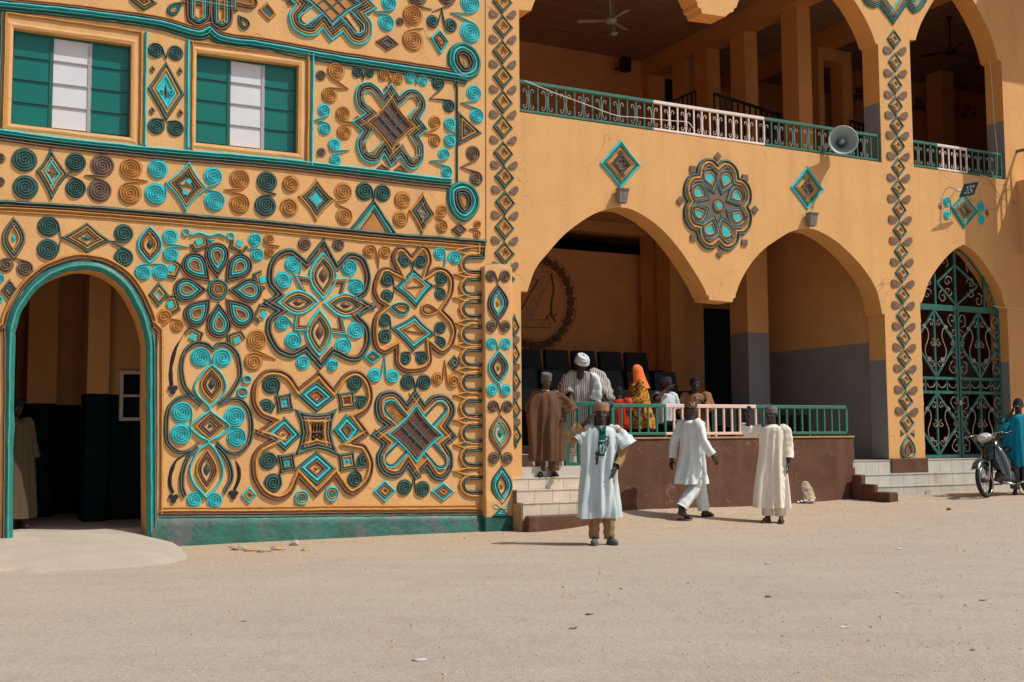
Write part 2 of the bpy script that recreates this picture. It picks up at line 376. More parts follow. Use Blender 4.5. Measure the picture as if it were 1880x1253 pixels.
def slab_wall(name, outer, holes, y0, y1, m, parent, mrev=None):   # outline in (s,z), with holes; occupies y0..y1
    cu = bpy.data.curves.new(name, 'CURVE'); cu.dimensions = '2D'; cu.fill_mode = 'BOTH'; cu.extrude = (y1-y0)/2
    for L in [outer]+holes:
        sp = cu.splines.new('POLY'); sp.points.add(len(L)-1); sp.use_cyclic_u = True
        for i, p in enumerate(L): sp.points[i].co = (p[0], p[1], 0, 1)
    ob = bpy.data.objects.new(name, cu); C.objects.link(ob); dg = bpy.context.evaluated_depsgraph_get()
    me = bpy.data.meshes.new_from_object(ob.evaluated_get(dg)); bpy.data.objects.remove(ob)
    for v in me.vertices: v.co = Vector((v.co.x, (y0+y1)/2-v.co.z, v.co.y))
    me.materials.clear(); me.materials.append(MATS[m])
    if mrev:
        me.materials.append(MATS[mrev])
    me.update()
    for p in me.polygons:
        p.use_smooth = False
        if mrev: p.material_index = 1 if abs(p.normal.y) < .5 else 0
    return new(name, me, parent)
# ======================= GROUND =======================
def axis(a, b, st, lo, hi):
    r = []; x = a; 
    while x < b+1e-6: r.append(x); x += st
    k = st; x = b
    while x < hi: k *= 1.6; x += k; r.append(min(x, hi))
    k = st; x = a
    while x > lo: k *= 1.6; x -= k; r.insert(0, max(x, lo))
    return r
def ground_mat(name):
    m = bpy.data.materials.new(name); m.use_nodes = True; n = m.node_tree.nodes; l = m.node_tree.links; b = n['Principled BSDF']
    b.inputs['Roughness'].default_value = .95; b.inputs['Specular IOR Level'].default_value = .15
    tc = n.new('ShaderNodeTexCoord'); P = tc.outputs['Object']
    def noi(s, d=6, r=.6, v=None):
        t = n.new('ShaderNodeTexNoise'); t.inputs['Scale'].default_value = s; t.inputs['Detail'].default_value = d; t.inputs['Roughness'].default_value = r
        l.new(v or P, t.inputs['Vector']); return t.outputs['Fac']
    def rng(x, a, c, lo=0, hi=1):
        t = n.new('ShaderNodeMapRange'); t.inputs[1].default_value = a; t.inputs[2].default_value = c; t.inputs[3].default_value = lo; t.inputs[4].default_value = hi
        l.new(x, t.inputs[0]); return t.outputs[0]
    def mix(f, a, c, mode='MIX'):
        t = n.new('ShaderNodeMix'); t.data_type = 'RGBA'; t.blend_type = mode; l.new(f, t.inputs['Factor'])
        for q, s in ((a, 'A'), (c, 'B')):
            if isinstance(q, tuple): t.inputs[s].default_value = (*q, 1)
            else: l.new(q, t.inputs[s])
        return t.outputs['Result']
    def mth(op, a, c):
        t = n.new('ShaderNodeMath'); t.operation = op
        for i, q in enumerate((a, c)):
            if isinstance(q, (int, float)): t.inputs[i].default_value = q
            else: l.new(q, t.inputs[i])
        return t.outputs[0]
    # distance in front of the facade: sandy dirt by the walls, greyer compacted grit further out
    dot = n.new('ShaderNodeVectorMath'); dot.operation = 'DOT_PRODUCT'; l.new(P, dot.inputs[0]); dot.inputs[1].default_value = (-.463, .886, 0)
    dist = mth('SUBTRACT', (-P0.x*.463+P0.y*.886), dot.outputs['Value'])
    dist = mth('ADD', dist, mth('MULTIPLY', mth('SUBTRACT', noi(.55, 5), .5), 3.2))
    sand = rng(dist, .8, 3.4, 1, 0)
    base = mix(rng(noi(.35, 4), .35, .65), (.425, .368, .30), (.48, .42, .345))
    base = mix(sand, base, mix(rng(noi(1.3, 6), .35, .7), (.56, .41, .265), (.50, .37, .25)))
    mp_ = n.new('ShaderNodeMapping'); mp_.inputs['Scale'].default_value = (.12, 1.5, 1); mp_.inputs['Rotation'].default_value = (0, 0, .12); l.new(P, mp_.inputs[0])
    base = mix(rng(noi(1.6, 6, .6, mp_.outputs[0]), .42, .66, 0, .22), base, (.33, .285, .235))
    base = mix(rng(noi(1.1, 7, .7), .55, .75, 0, .45), base, (.56, .50, .43))
    base = mix(rng(noi(2.7, 7, .7), .54, .70, 0, .45), base, (.33, .26, .19))
    base = mix(rng(noi(70, 3, .7), .30, .44, .8, 0), base, (.17, .14, .11))
    base = mix(rng(noi(85, 3, .7), .56, .68, 0, .75), base, (.68, .62, .54))
    base = mix(rng(noi(23, 4, .7), .35, .65, 0, .38), base, (.28, .235, .19))
    l.new(base, b.inputs['Base Color'])
    h = mth('ADD', mth('MULTIPLY', noi(60, 5, .7), .5), mth('ADD', mth('MULTIPLY', noi(14, 6, .65), .6), mth('MULTIPLY', noi(2.5, 6), 1.0)))
    bp = n.new('ShaderNodeBump'); bp.inputs['Strength'].default_value = .75; bp.inputs['Distance'].default_value = .035
    l.new(h, bp.inputs['Height']); l.new(bp.outputs[0], b.inputs['Normal']); MATS[name] = m
ground_mat('GROUND')
xs = axis(-9, 14, .22, -400, 400); ys = axis(8, 27, .22, -300, 500)
vs = [(x, y, gz(x, y)) for y in ys for x in xs]; nx = len(xs)
fs = [(j*nx+i, j*nx+i+1, (j+1)*nx+i+1, (j+1)*nx+i) for j in range(len(ys)-1) for i in range(nx-1)]
me = bpy.data.meshes.new('ground'); me.from_pydata(vs, [], fs); me.materials.append(MATS['GROUND'])
me.polygons.foreach_set('use_smooth', [True]*len(fs)); new('ground', me, kind='structure')
# concrete ramp up to the arched doorway, broken edge along the ground
edge = cr([(-120, 1010), (-110, 1048), (0, 1053), (60, 1055), (130, 1050), (200, 1047), (270, 1043), (318, 1038), (352, 1028), (350, 1018), (330, 1002), (308, 990), (285, 978)], 5)
top = [(286, 968), (262, 967), (140, 966), (20, 966), (-100, 964)]
def P3(px, py, up=0.0):
    g = G(px, py); return Vector((g.x, g.y, g.z+up))
mb = MB(); outer = []
rnd = random.Random(3)
for p in edge: outer.append(P3(p[0]+rnd.uniform(-2, 2), p[1]+rnd.uniform(-1.6, 1.6)))
inner_y = -.0
def onwall(px, y, z): s, _ = W(px, 966, y); q = P0+U*s+V*y; return Vector((q.x, q.y, z))
tops = [onwall(-120, .4, .22), onwall(20, .4, .22), onwall(140, .4, .22), onwall(262, .4, .22), onwall(284, -.03, .20)]
# loft between the outer edge and the threshold
def resample(P, n):
    L = [0]
    for i in range(1, len(P)): L.append(L[-1]+(P[i]-P[i-1]).length)
    o = []
    for k in range(n):
        t = L[-1]*k/(n-1); i = max(j for j in range(len(L)) if L[j] <= t+1e-9); i = min(i, len(P)-2)
        f = (t-L[i])/max(1e-9, L[i+1]-L[i]); o.append(P[i].lerp(P[i+1], min(1, f)))
    return o
N = 60; A = resample(outer, N); B = resample(tops, N); rows = []
for r in range(13):
    t = r/12; row = []
    for a, b in zip(A, B):
        q = a.lerp(b, t); e = .045*min(1, t*7)
        q.z = (a.z-.03)*(1-t)+b.z*t+e*(1-t)*1.2+.008*mnoise(q*3)
        row.append(q)
    rows.append(row)
vv = [tuple(q) for row in rows for q in row]
mb.add(vv, [(r*N+i, r*N+i+1, (r+1)*N+i+1, (r+1)*N+i) for r in range(12) for i in range(N-1)], 'CONC', True)
low = [(q.x, q.y, q.z-.12) for q in rows[0]]
mb.add([tuple(q) for q in rows[0]]+low, [(i+1, i, i+N, i+1+N) for i in range(N-1)], 'CONC')
mb.build('concrete_ramp', kind='structure')
# ======================= LEFT BUILDING =======================
LB = thing('decorated_building', 'orange building front covered in turquoise, brown and ochre moulded reliefs, with arched doorway', 'building')
sL = W(-900, 600)[0]; sE = W(893, 400)[0]; ZT = 11.4
def pxs(L, y=0.0): return [W(a, b, y) for (a, b) in L]
win1 = [(25, 51), (242, 82), (240, 253), (20, 227)]
win2 = [(361, 96), (549, 120), (547, 282), (359, 262)]
arch_l = [(20, 990), (27, 614)]; arc = cr([(27, 614), (33, 586), (51, 552), (71, 529), (97, 510), (140, 496), (175, 498), (205, 511), (228, 532), (245, 560), (258, 590), (268, 628)], 4)
door = [(20, 988)]+arc+[(270, 988)]
mo = slab_wall('wall', [(sL, -.5), (sE, -.5), (sE, ZT), (sL, ZT)], [pxs(win1), pxs(win2), pxs(door)], 0, .42, 'WALL', LB, 'REV')
sd0 = W(270, 970)[0]
# plinth
k = Relief(); pl = MB(); s1 = W(895, 950)[0]; s0 = W(277, 950)[0]; N = 70
bot = [(s0+(s1-s0)*i/N) for i in range(N+1)]
zt = [W(277+(895-277)*i/N, 947-3*i/N)[1] for i in range(N+1)]
rr = random.Random(5)
vs = []; 
for i in range(N+1):
    bulge = .045+.012*rr.random()
    vs += [(bot[i], .0, zt[i]), (bot[i], -.03, zt[i]-.004), (bot[i], -bulge*.8, zt[i]*.6), (bot[i], -bulge-.02, zt[i]*.25), (bot[i], -bulge-.05, -.1)]
pl.add(vs, [(i*5+j, i*5+j+1, (i+1)*5+j+1, (i+1)*5+j) for i in range(N) for j in range(4)], 'PLINTH', True)
pl.build('plinth', LB)
# windows
def window(q, div, rows, label=None):
    (tl, tr, br, bl) = [W(*p) for p in q]; s0 = (tl[0]+bl[0])/2; s1 = (tr[0]+br[0])/2; z1 = (tl[1]+tr[1])/2; z0 = (bl[1]+br[1])/2
    wf = MB(); y = .10; e = .03
    wf.box(s0-.02, s1+.02, y+.015, y+.055, z0-.04, z0+e, 'FRAMEG'); wf.box(s0-.02, s1+.02, y+.015, y+.055, z1-e, z1+.04, 'FRAMEG')
    d = [s0]+[s0+(s1-s0)*f for f in div]+[s1]
    for i, x in enumerate(d): wf.box(x-.022, x+.022, y+.01, y+.06, z0+e, z1-e, 'FRAMEG' if i in (0, 3) else ('ALU' if i == 2 else 'FRAMEG'))
    fr = wf.build('window', LB)
    for i in range(3):
        for r in range(rows):
            a = z0+e+(z1-z0-2*e)*r/rows; b = z0+e+(z1-z0-2*e)*(r+1)/rows; p = MB(); xa = d[i]+.022; xb = d[i+1]-.022
            m = 'GLASSW' if i == 1 else 'GLASSG'; tl_ = .001
            v = [(xa, y+.022-tl_, a+.012), (xb, y+.022-tl_, a+.012), (xb, y+.024, b), (xa, y+.024, b), (xa, y+.03-tl_, a+.012), (xb, y+.03-tl_, a+.012), (xb, y+.032, b), (xa, y+.032, b)]
            p.add(v, [(0, 1, 2, 3), (7, 6, 5, 4), (0, 4, 5, 1), (1, 5, 6, 2), (2, 6, 7, 3), (3, 7, 4, 0)], m); p.build('pane', fr)
            g = MB(); g.box(xa-.004, xb+.004, y+.004, y+.02, a-.004, a+.008, 'FRAMEG' if i != 1 else 'ALU')
            if r: g.build('louvre_bar', fr)
window(win1, (.325, .65), 4); window(win2, (.33, .665), 4)
# interior behind the arch
def rbox(name, xl, xr, y0, d, ztop, zbot, m, parent, top2=None):   # front-left/right corners by photograph column
    a = W(xl, 700, y0)[0]; b = W(xr, 700, y0)[0]; o = MB(); o.box(a, b, y0, y0+d, zbot, ztop, m); return o.build(name, parent)
zd = W(180, 724, 2.4)[1]
sA = W(-400, 700, 3)[0]; sB = W(268, 700)[0]
inr = MB()
inr.box(sA, sd0+2.2, .43, 9, .12, .2, 'CONC'); inr.build('room_floor', LB)
inr = MB(); inr.box(sL, sE+.0, .43, 9, 4.6, 4.9, 'REV'); inr.build('room_ceiling', LB)
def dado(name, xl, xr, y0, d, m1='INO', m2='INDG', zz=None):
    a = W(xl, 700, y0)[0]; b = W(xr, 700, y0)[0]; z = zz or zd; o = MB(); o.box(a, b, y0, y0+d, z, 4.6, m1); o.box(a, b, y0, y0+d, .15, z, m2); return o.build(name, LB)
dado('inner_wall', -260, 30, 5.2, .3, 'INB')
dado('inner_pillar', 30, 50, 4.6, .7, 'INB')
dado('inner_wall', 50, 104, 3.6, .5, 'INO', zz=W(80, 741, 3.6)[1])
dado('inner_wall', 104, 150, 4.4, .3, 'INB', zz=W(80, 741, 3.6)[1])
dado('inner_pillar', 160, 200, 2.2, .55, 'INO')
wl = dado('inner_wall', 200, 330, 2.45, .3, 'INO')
o = MB(); a, b = W(30, 700, 9)[0], W(330, 700, 9)[0]; o.box(sL, b+2, 8.6, 8.9, 0, 5, 'INB'); o.build('inner_wall', LB)
f = MB(); z1 = W(230, 681, 2.4)[1]; z0 = W(230, 773, 2.4)[1]; a = W(220, 700, 2.4)[0]; b = a+.62
for (x0, x1, u0, u1) in ((a, b, z0, z0+.05), (a, b, z1-.05, z1), (a, a+.05, z0+.05, z1-.05), (b-.05, b, z0+.05, z1-.05)): f.box(x0, x1, 2.38, 2.445, u0, u1, 'WHITEM')
f.box((a+b)/2-.018, (a+b)/2+.018, 2.39, 2.44, z0+.05, z1-.05, 'WHITEM'); f.box(a+.05, b-.05, 2.395, 2.435, (z0+z1)/2-.018, (z0+z1)/2+.018, 'WHITEM')
fr = f.build('inner_window', LB); g = MB(); g.box(a+.05, b-.05, 2.425, 2.432, z0+.05, z1-.05, 'GLASSD'); g.build('pane', fr)
# shell so that no sky leaks in
sh = MB(); sh.box(sL-.3, sE, .43, 9.2, ZT, ZT+.3, 'REV'); sh.build('roof', LB)
sh = MB(); sh.box(sL, sL+.25, .43, 9, -.3, ZT, 'REV'); sh.box(sE-.3, sE-.01, .43, 9, -.3, ZT, 'INB'); sh.box(sL+.25, sE-.3, 9, 9.2, -.3, ZT, 'REV'); sh.build('side_wall', LB)
# upper room behind the two windows: dark back
sh = MB(); sh.box(sL+.3, sE-.35, .9, 1.0, 4.95, ZT-.1, 'INB'); sh.build('inner_wall', LB)
# ======================= RIGHT BUILDING (arcade) =======================
RB = thing('arcade_building', 'orange two storey building with pointed arches, balcony and open seating hall', 'building')
sR = W(2300, 600)[0]; sE2 = sE+.002
UF = (W(958, 207)[1]+W(1615, 298)[1])/2; FL = .93
print('UF', W(958, 207), W(1615, 298), W(1675, 303), 'FLs', W(1640, 850), W(1800, 848))
lower = [(958.5, 880), (958.5, 535), (968, 536)]+cr([(968, 536), (983, 494), (1009, 461), (1034, 433), (1063, 410), (1093, 392), (1119, 383, 1)], 4)[1:]+cr([(1119, 383, 1), (1134, 381), (1157, 384), (1185, 398), (1216, 422), (1246, 456), (1272, 494), (1290, 524), (1296, 536)], 4)[1:] + \
    [(1297, 541), (1301, 543), (1302, 551), (1345, 555), (1346, 549), (1350, 547), (1351, 540)]+cr([(1351, 540), (1361, 514), (1379, 484), (1400, 460), (1423, 443), (1451, 426), (1474, 420)], 4)[1:] + \
    cr([(1474, 420), (1497, 422), (1528, 438), (1558, 463), (1586, 494), (1609, 532), (1620, 577)], 4)[1:]+[(1627, 577), (1634, 882)]
def up(L): return [W(a, b) for (a, b) in L]
lo = up(lower); lo = [(p[0], p[1]) for p in lo]
zb = .30; lo[0] = (lo[0][0], zb); lo[-1] = (lo[-1][0], zb)
# the jambs stand plumb
lo[1] = (lo[0][0], lo[1][1]); lo[-2] = (lo[-1][0], lo[-2][1])
gate = up([(1692, 848), (1689, 557)]+cr([(1692, 556), (1697, 543), (1705, 519), (1722, 491), (1747, 463), (1769, 449, 1), (1790, 463), (1810, 488), (1834, 527), (1846, 566)], 4)+[(1849, 566), (1850, 848)])
gate[0] = (gate[1][0], FL-.02); gate[-1] = (gate[-2][0], FL-.02)
su0 = lo[0][0]; su1 = W(1616, 200)[0]
zs = W(1607, 79)[1]; 
def bez(p0, p1, p2, p3, n=12): return [tuple((1-t)**3*p0[j]+3*(1-t)**2*t*p1[j]+3*(1-t)*t*t*p2[j]+t**3*p3[j] for j in (0, 1)) for t in [i/n for i in range(n+1)]]
def U_(a, b): return W(a, b)
uz = ZT-.6
U1 = [(su0, UF), U_(1618, 298)]+[U_(1612, 82), U_(1607, 79)]+up(cr([(1607, 79), (1599, 56), (1584, 26), (1566, -2), (1535, -38), (1495, -66), (1455, -78), (1420, -70), (1395, -48), (1372, -22), (1357, 0), (1352, 14)], 3)[1:])+up([(1348, 16), (1346, 22), (1340, 23), (1332, 31), (1289, 25), (1287, 16), (1281, 13), (1280, 4), (1277, 0)]) + \
    up(cr([(1277, 0), (1262, -30), (1235, -66), (1190, -100), (1140, -118), (1095, -112), (1050, -85), (1010, -45), (985, -5), (975, 20)], 3)[1:])+[(su0, U_(972, 22)[1])]
U1[1] = (su1, UF); U1[2] = (su1, U1[2][1])
s2a = W(1674, 200)[0]; s2b = W(1842, 200)[0]
U2 = [(s2a, UF), (s2b, UF), (s2b, W(1838, 113)[1])]+up(cr([(1831, 108), (1824, 80), (1813, 51), (1800, 25), (1786, 0), (1768, -24), (1750, -34), (1735, -28), (1718, -5), (1704, 18), (1692, 41), (1684, 62), (1681, 74)], 3))+[(s2a, W(1674, 74)[1])]
ow = [(sE2, -.5), (sR, -.5), (sR, ZT), (sE2, ZT)]
slab_wall('facade_wall', ow, [lo, gate, U1, U2], 0, .41, 'WALLR', RB, 'REV')
# grey painted lower part of the reveals
for (s, zA, zB) in ((lo[-1][0], FL, W(1610, 660)[1]), (gate[-1][0], FL, W(1850, 665)[1]), (su1, UF, W(1612, 187)[1]), (s2b, UF, W(1842, 222)[1])):
    o = MB(); o.box(s-.004, s+.01, .012, .40, zA, zB, 'GRAYP'); o.build('grey_dado', RB)
# pillar base blocks (brown)
o = MB(); o.box(W(1634, 855)[0]-.03, W(1699, 855)[0], -.075, -.002, .55, FL+.02, 'BROWNW', .01); o.box(lo[-1][0]-.03, lo[-1][0]-.002, -.002, .4, .55, FL+.02, 'BROWNW'); o.build('pillar_base', RB)
# floors, ceilings, shell
o = MB(); o.box(sE2, sR, .41, 9.2, FL-.3, FL, 'TILEG'); o.box(su0, lo[-1][0]+0.0, .0, .409, FL-.3, FL-.004, 'TILEG'); o.build('hall_floor', RB)
o = MB(); o.box(sE2, sR, .411, 9.2, UF-.35, UF-.003, 'INO'); o.build('balcony_floor', RB)
ZC = W(1000, 83, 8.4)[1]; print('ZC', ZC, 'UF', UF)
o = MB(); o.box(sE2, sR, .411, 9.2, ZC, ZC+.2, 'CEIL'); ce = o.build('ceiling', RB)
y = 1.0
while y < 8.4:
    o = MB(); o.box(sE2+.3, sR, y, y+.045, ZC-.018, ZC-.001, 'BATTEN'); o.build('ceiling_batten', ce); y += .62
s = sE+1.2
while s < sR:
    o = MB(); o.box(s, s+.03, .5, 8.3, ZC-.010, ZC-.0005, 'CEIL'); o.build('ceiling_batten', ce); s += 1.22
o = MB(); o.box(sE2-.2, sR+.3, 0, 9.4, ZT, ZT+.3, 'REV'); o.build('roof', RB)
o = MB(); o.box(sR-.25, sR, .41, 9.2, -.3, ZT, 'REV'); o.box(sE2, sR-.25, 9.2, 9.4, -.3, ZT, 'REV'); o.box(sE2, sE2+.15, .41, 8.4, -.3, UF-.36, 'INO'); o.box(sE2, sE2+.15, .41, 8.4, UF, ZC, 'INB'); o.build('side_wall', RB)
# upper hall
def part(name, m, x0, x1, y0, y1, z0, z1, parent=RB):
    o = MB(); o.box(x0, x1, y0, y1, z0, z1, m); return o.build(name, parent)
part('back_wall', 'INB', sE2+.15, sR, 8.4, 8.6, UF, ZC)
part('ceiling_beam', 'INO', 8.05, 8.5, .42, 8.38, ZC-.42, ZC-.001)
for (px, y) in ((1466, 2.78), (1368, 4.49), (1299, 5.8), (1257, 6.7)):
    s = W(px, 150, y)[0]; part('pillar', 'INO', s, s+.36, y, y+.5, UF, ZC-.42)
s = W(1186, 150, 8.2)[0]; part('pillar', 'INB', s, s+.5, 8.1, 8.38, UF, ZC-.42)
s = W(1547, 150, 4.6)[0]; part('pillar', 'INO', s, s+.3, 4.6, 5.0, UF, ZC-.7); s2 = W(1503, 150, 4.6)[0]; part('pillar', 'INO', s2, s2+.16, 4.6, 5.0, UF, ZC-.7)
part('ceiling_beam', 'INO', s2, s+.3, 4.6, 5.0, ZC-.7, ZC-.4)
part('ceiling_beam', 'INO', W(1700, 60, 1.5)[0], W(1700, 60, 1.5)[0]+.4, .42, 8.3, ZC-.4, ZC-.002)
s = W(1728, 150, 5.5)[0]; part('pillar', 'INB', s, s+.45, 5.5, 6.0, UF, ZC)
part('inner_wall', 'INB', W(1571, 150, 6.5)[0], sR-.3, 6.5, 6.7, UF, ZC-.01)
for (x0, x1, y0, y1) in ((1676, 1698, 176, 208), (1745, 1792, 188, 222), (1566, 1590, 155, 190)):
    a = W(x0, y0, 6.48); b = W(x1, y1, 6.48); q = Relief(6.49)
    p = part('wall_panel', 'EMBL', a[0], b[0], 6.46, 6.498, b[1], a[1])
    q = Relief(6.46)
    for i in range(5): q.spiral(x0+4+(x1-x0-8)*i/4, (y0+y1)/2+(-1)**i*6, 6, 'EMB', 1)
    q.build('carving', p)
# lower hall
ZL = UF-.36
def dado2(name, xl, xr, y0, d, zsplit, m1='INO', m2='GRAYP', zt=None):
    a = W(xl, 600, y0)[0]; b = W(xr, 600, y0)[0]; o = MB(); o.box(a, b, y0, y0+d, zsplit, zt or ZL, m1)
    if zsplit > FL+.01: o.box(a, b, y0, y0+d, FL, zsplit, m2)
    return o.build(name, RB)
zb = W(1100, 463, 6)[1]
part('back_wall', 'INB', sE2+.15, W(1201, 600, 6)[0], 6, 6.2, FL, zb)
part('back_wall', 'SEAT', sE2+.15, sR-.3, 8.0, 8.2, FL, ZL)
zq = W(1120, 428, 5.6)[1]; part('ceiling_beam', 'INO', sE2+.15, W(1300, 600, 5.6)[0], 5.6, 5.95, zq, ZL)
dado2('pillar', 1201, 1226, 5.3, .5, FL, 'INB'); dado2('pillar', 1232, 1257, 4.6, .5, FL, 'INO'); dado2('inner_wall', 1257, 1292, 5.4, .3, FL, 'INB')
dado2('lintel_wall', 1290, 1352, 6.4, .3, W(1310, 567, 6.4)[1], 'INB', 'SEAT')
p = dado2('pillar', 1373, 1411, 2.4, .55, W(1390, 611, 2.4)[1])
y = 3.4; a = W(1410, 600, y)[0]; b = lo[-1][0]+.1; g0 = W(1412, 603, y)[1]; g1 = W(1600, 655, y)[1]
slab_wall('stair_wall', [(a, g0), (b, g1), (b, ZL), (a, ZL)], [], y, y+.2, 'INO', RB); slab_wall('stair_wall', [(a, FL), (b, FL), (b, g1), (a, g0)], [], y, y+.2, 'ING', RB)
o = MB(); o.box(b-.0, b+.15, .41, 3.4, FL, g1, 'ING'); o.box(b, b+.15, .41, 3.4, g1, ZL, 'INO'); o.build('stair_wall', RB)
st = None
for i in range(5):
    s = W(1556, 850, 2.2)[0]+i*.28; o = MB(); o.box(s, b-.01, 2.2, 3.38, FL+.0+i*.17, FL+(i+1)*.17, 'BROWNW'); o.build('inner_step', RB)
o = MB(); c = W(1580, 684, 3.4); o.box(c[0]-.11, c[0]+.09, 3.36, 3.398, c[1]-.05, c[1]+.05, 'BLACKM'); tag(o.build('wall_socket'), 'small black socket on grey stairwell wall beyond the railing end', 'socket').matrix_world = BM
part('gate_room_wall', 'INB', W(1689, 600, 4)[0], sR-.3, 4.5, 4.7, FL, ZL); part('gate_room_wall', 'GROUT', W(1689, 600, 4)[0], sR-.3, 4.42, 4.498, FL, W(1770, 700, 4.4)[1])
# emblem ring with the letter Z and a spear, carved on the back wall
em = Relief(6.0); cx, cy = 984, 556
def oval(rx, ry, n=44): return [(cx+rx*math.cos(2*math.pi*i/n), cy+ry*math.sin(2*math.pi*i/n)) for i in range(n)]
em.stroke(oval(74, 90), 2.4, 'EMBL', .02, True); em.stroke(oval(53, 68), 2.2, 'EMBL', .02, True)
for i in range(26):
    a = 2*math.pi*i/26; x = cx+63*math.cos(a); yy = cy+79*math.sin(a)
    em.spiral(x, yy, 8.5, 'EMB', 1 if i % 2 else -1, turns=1.3)
    a2 = a+math.pi/26; em.tear((cx+56*math.cos(a2), cy+71*math.sin(a2)), (cx+72*math.cos(a2+.05), cy+88*math.sin(a2+.05)), 3.4, None, fill='EMB')
Z = [(952, 501), (1005, 500), (1008, 512), (974, 588), (1003, 587), (1004, 580), (1010, 580), (1009, 602), (945, 600), (945, 588), (988, 514), (952, 514)]
em.plate(Z, 'EMBL', .035); em.stroke(Z, 1.6, 'EMB', .042, True)
em.stroke(cr([(1012, 503), (1016, 530), (1012, 560), (1013, 578), (1020, 592)], 6), 4, 'EMB', .03); em.stroke([(1008, 575), (1014, 582), (1022, 578)], 3, 'EMB', .03)
em.build('carved_emblem', RB)
# parapet with coping
sa = W(1131, 850)[0]; sb = W(1566, 850)[0]; zp = W(1350, 805)[1]
o = MB(); N = 40; vs = []
for i in range(N+1):
    x = sa+(sb-sa)*i/N; b = .012*mnoise(Vector((x*1.5, 0, 0)))
    vs += [(x, .22, zp), (x, -.02, zp), (x, -.03+b, zp-.03), (x, -.05+b, .6), (x, -.10+b, -.2), (x, .22, -.2)]
o.add(vs, [(i*6+j, i*6+j+1, (i+1)*6+j+1, (i+1)*6+j) for i in range(N) for j in range(5)]+[(0, 1, 2, 3, 4, 5), tuple(range(N*6, N*6+6))[::-1]], 'BROWNW'); o.build('parapet', RB)
o = MB(); o.box(sa-.01, sb+.01, -.045, .235, zp+.001, zp+.028, 'DIRTY'); o.build('coping', RB)
# ---- steps ----
def steps(name, label, sL_, sR_, ys, zs, tile, m, riser0, pitch=.305, curb=None, cheek=None):
    t = thing(name, label, 'steps'); n = len(ys)
    for i in range(n):                                  # ys: riser front of step i (lowest first), zs: tread height
        zl = zs[i-1] if i else riser0; o = MB(); x0 = sL_[i] if isinstance(sL_, list) else sL_
        o.box(x0, sR_, ys[i]+.012, (ys[i+1] if i+1 < n else ys[i]+1.2)+.02, -.3, zs[i]-.012, 'GROUT'); st = o.build('step', t)
        x = x0; k = 0
        while x < sR_-.03:
            w_ = min(pitch, sR_-x); q = MB(); q.box(x+.004, x+w_-.003, ys[i], ys[i]+.0115, max(zl, zs[i]-.3)+.004, zs[i]-.008, m, 0); q.build('riser_tile', st)
            q = MB(); q.box(x+.004, x+w_-.003, ys[i]-.012, (ys[i+1] if i+1 < n else ys[i]+1.2)-.002, zs[i]-.0115, zs[i]+.001+.0004*(k % 3), m, 0); q.build('tread_tile', st)
            x += w_; k += 1
    return t
s1 = W(943.5, 935, -.16)[0]
YS = [-.44, -.25, -.06, .14, .42]
LS = steps('entrance_steps', 'cream tiled steps beside the relief wall climbing to the seating hall', [s1, s1, s1, su0+.01, su0+.01], W(1131, 900, -.44)[0], YS, [W(1000, 923, YS[0])[1], W(1000, 899, YS[1])[1], W(1000, 877, YS[2])[1], W(1000, 859, YS[3])[1], FL+.17], .3, 'TILE', .15)
zk = W(1000, 947, -.56)[1]; o = MB(); o.box(s1+.02, W(1132, 955, -.56)[0], -.56, -.445, -.2, zk, 'BROWNW', .02); o.build('kerb_block', LS)
o = MB(); o.box(s1-.02, s1-.001, -.435, -.165, -.2, W(950, 924, -.4)[1]-.02, 'DIRTY', .006); o.build('kerb_block', LS)
s4 = W(1567, 880, -.05)[0]
RS = steps('entrance_steps', 'pale tiled steps in front of the tall green metal gate', [s4, s4, s4], sR-.4, [-.62, -.33, -.045], [W(1700, 891, -.62)[1], W(1700, 869, -.33)[1], FL-.004], .3, 'TILEG', .25)
o = MB(); c = s4-.005
for (ya, yb, zz) in ((-.98, -.64, W(1625, 905, -.98)[1]), (-.64, -.34, W(1600, 890, -.64)[1]), (-.34, -.11, W(1585, 873, -.34)[1])): o.box(c-.10, c if ya > -.7 else c+.12, ya, yb-.002, -.1, zz, 'BROWNW', .012)
o.build('stepped_cheek', RS)
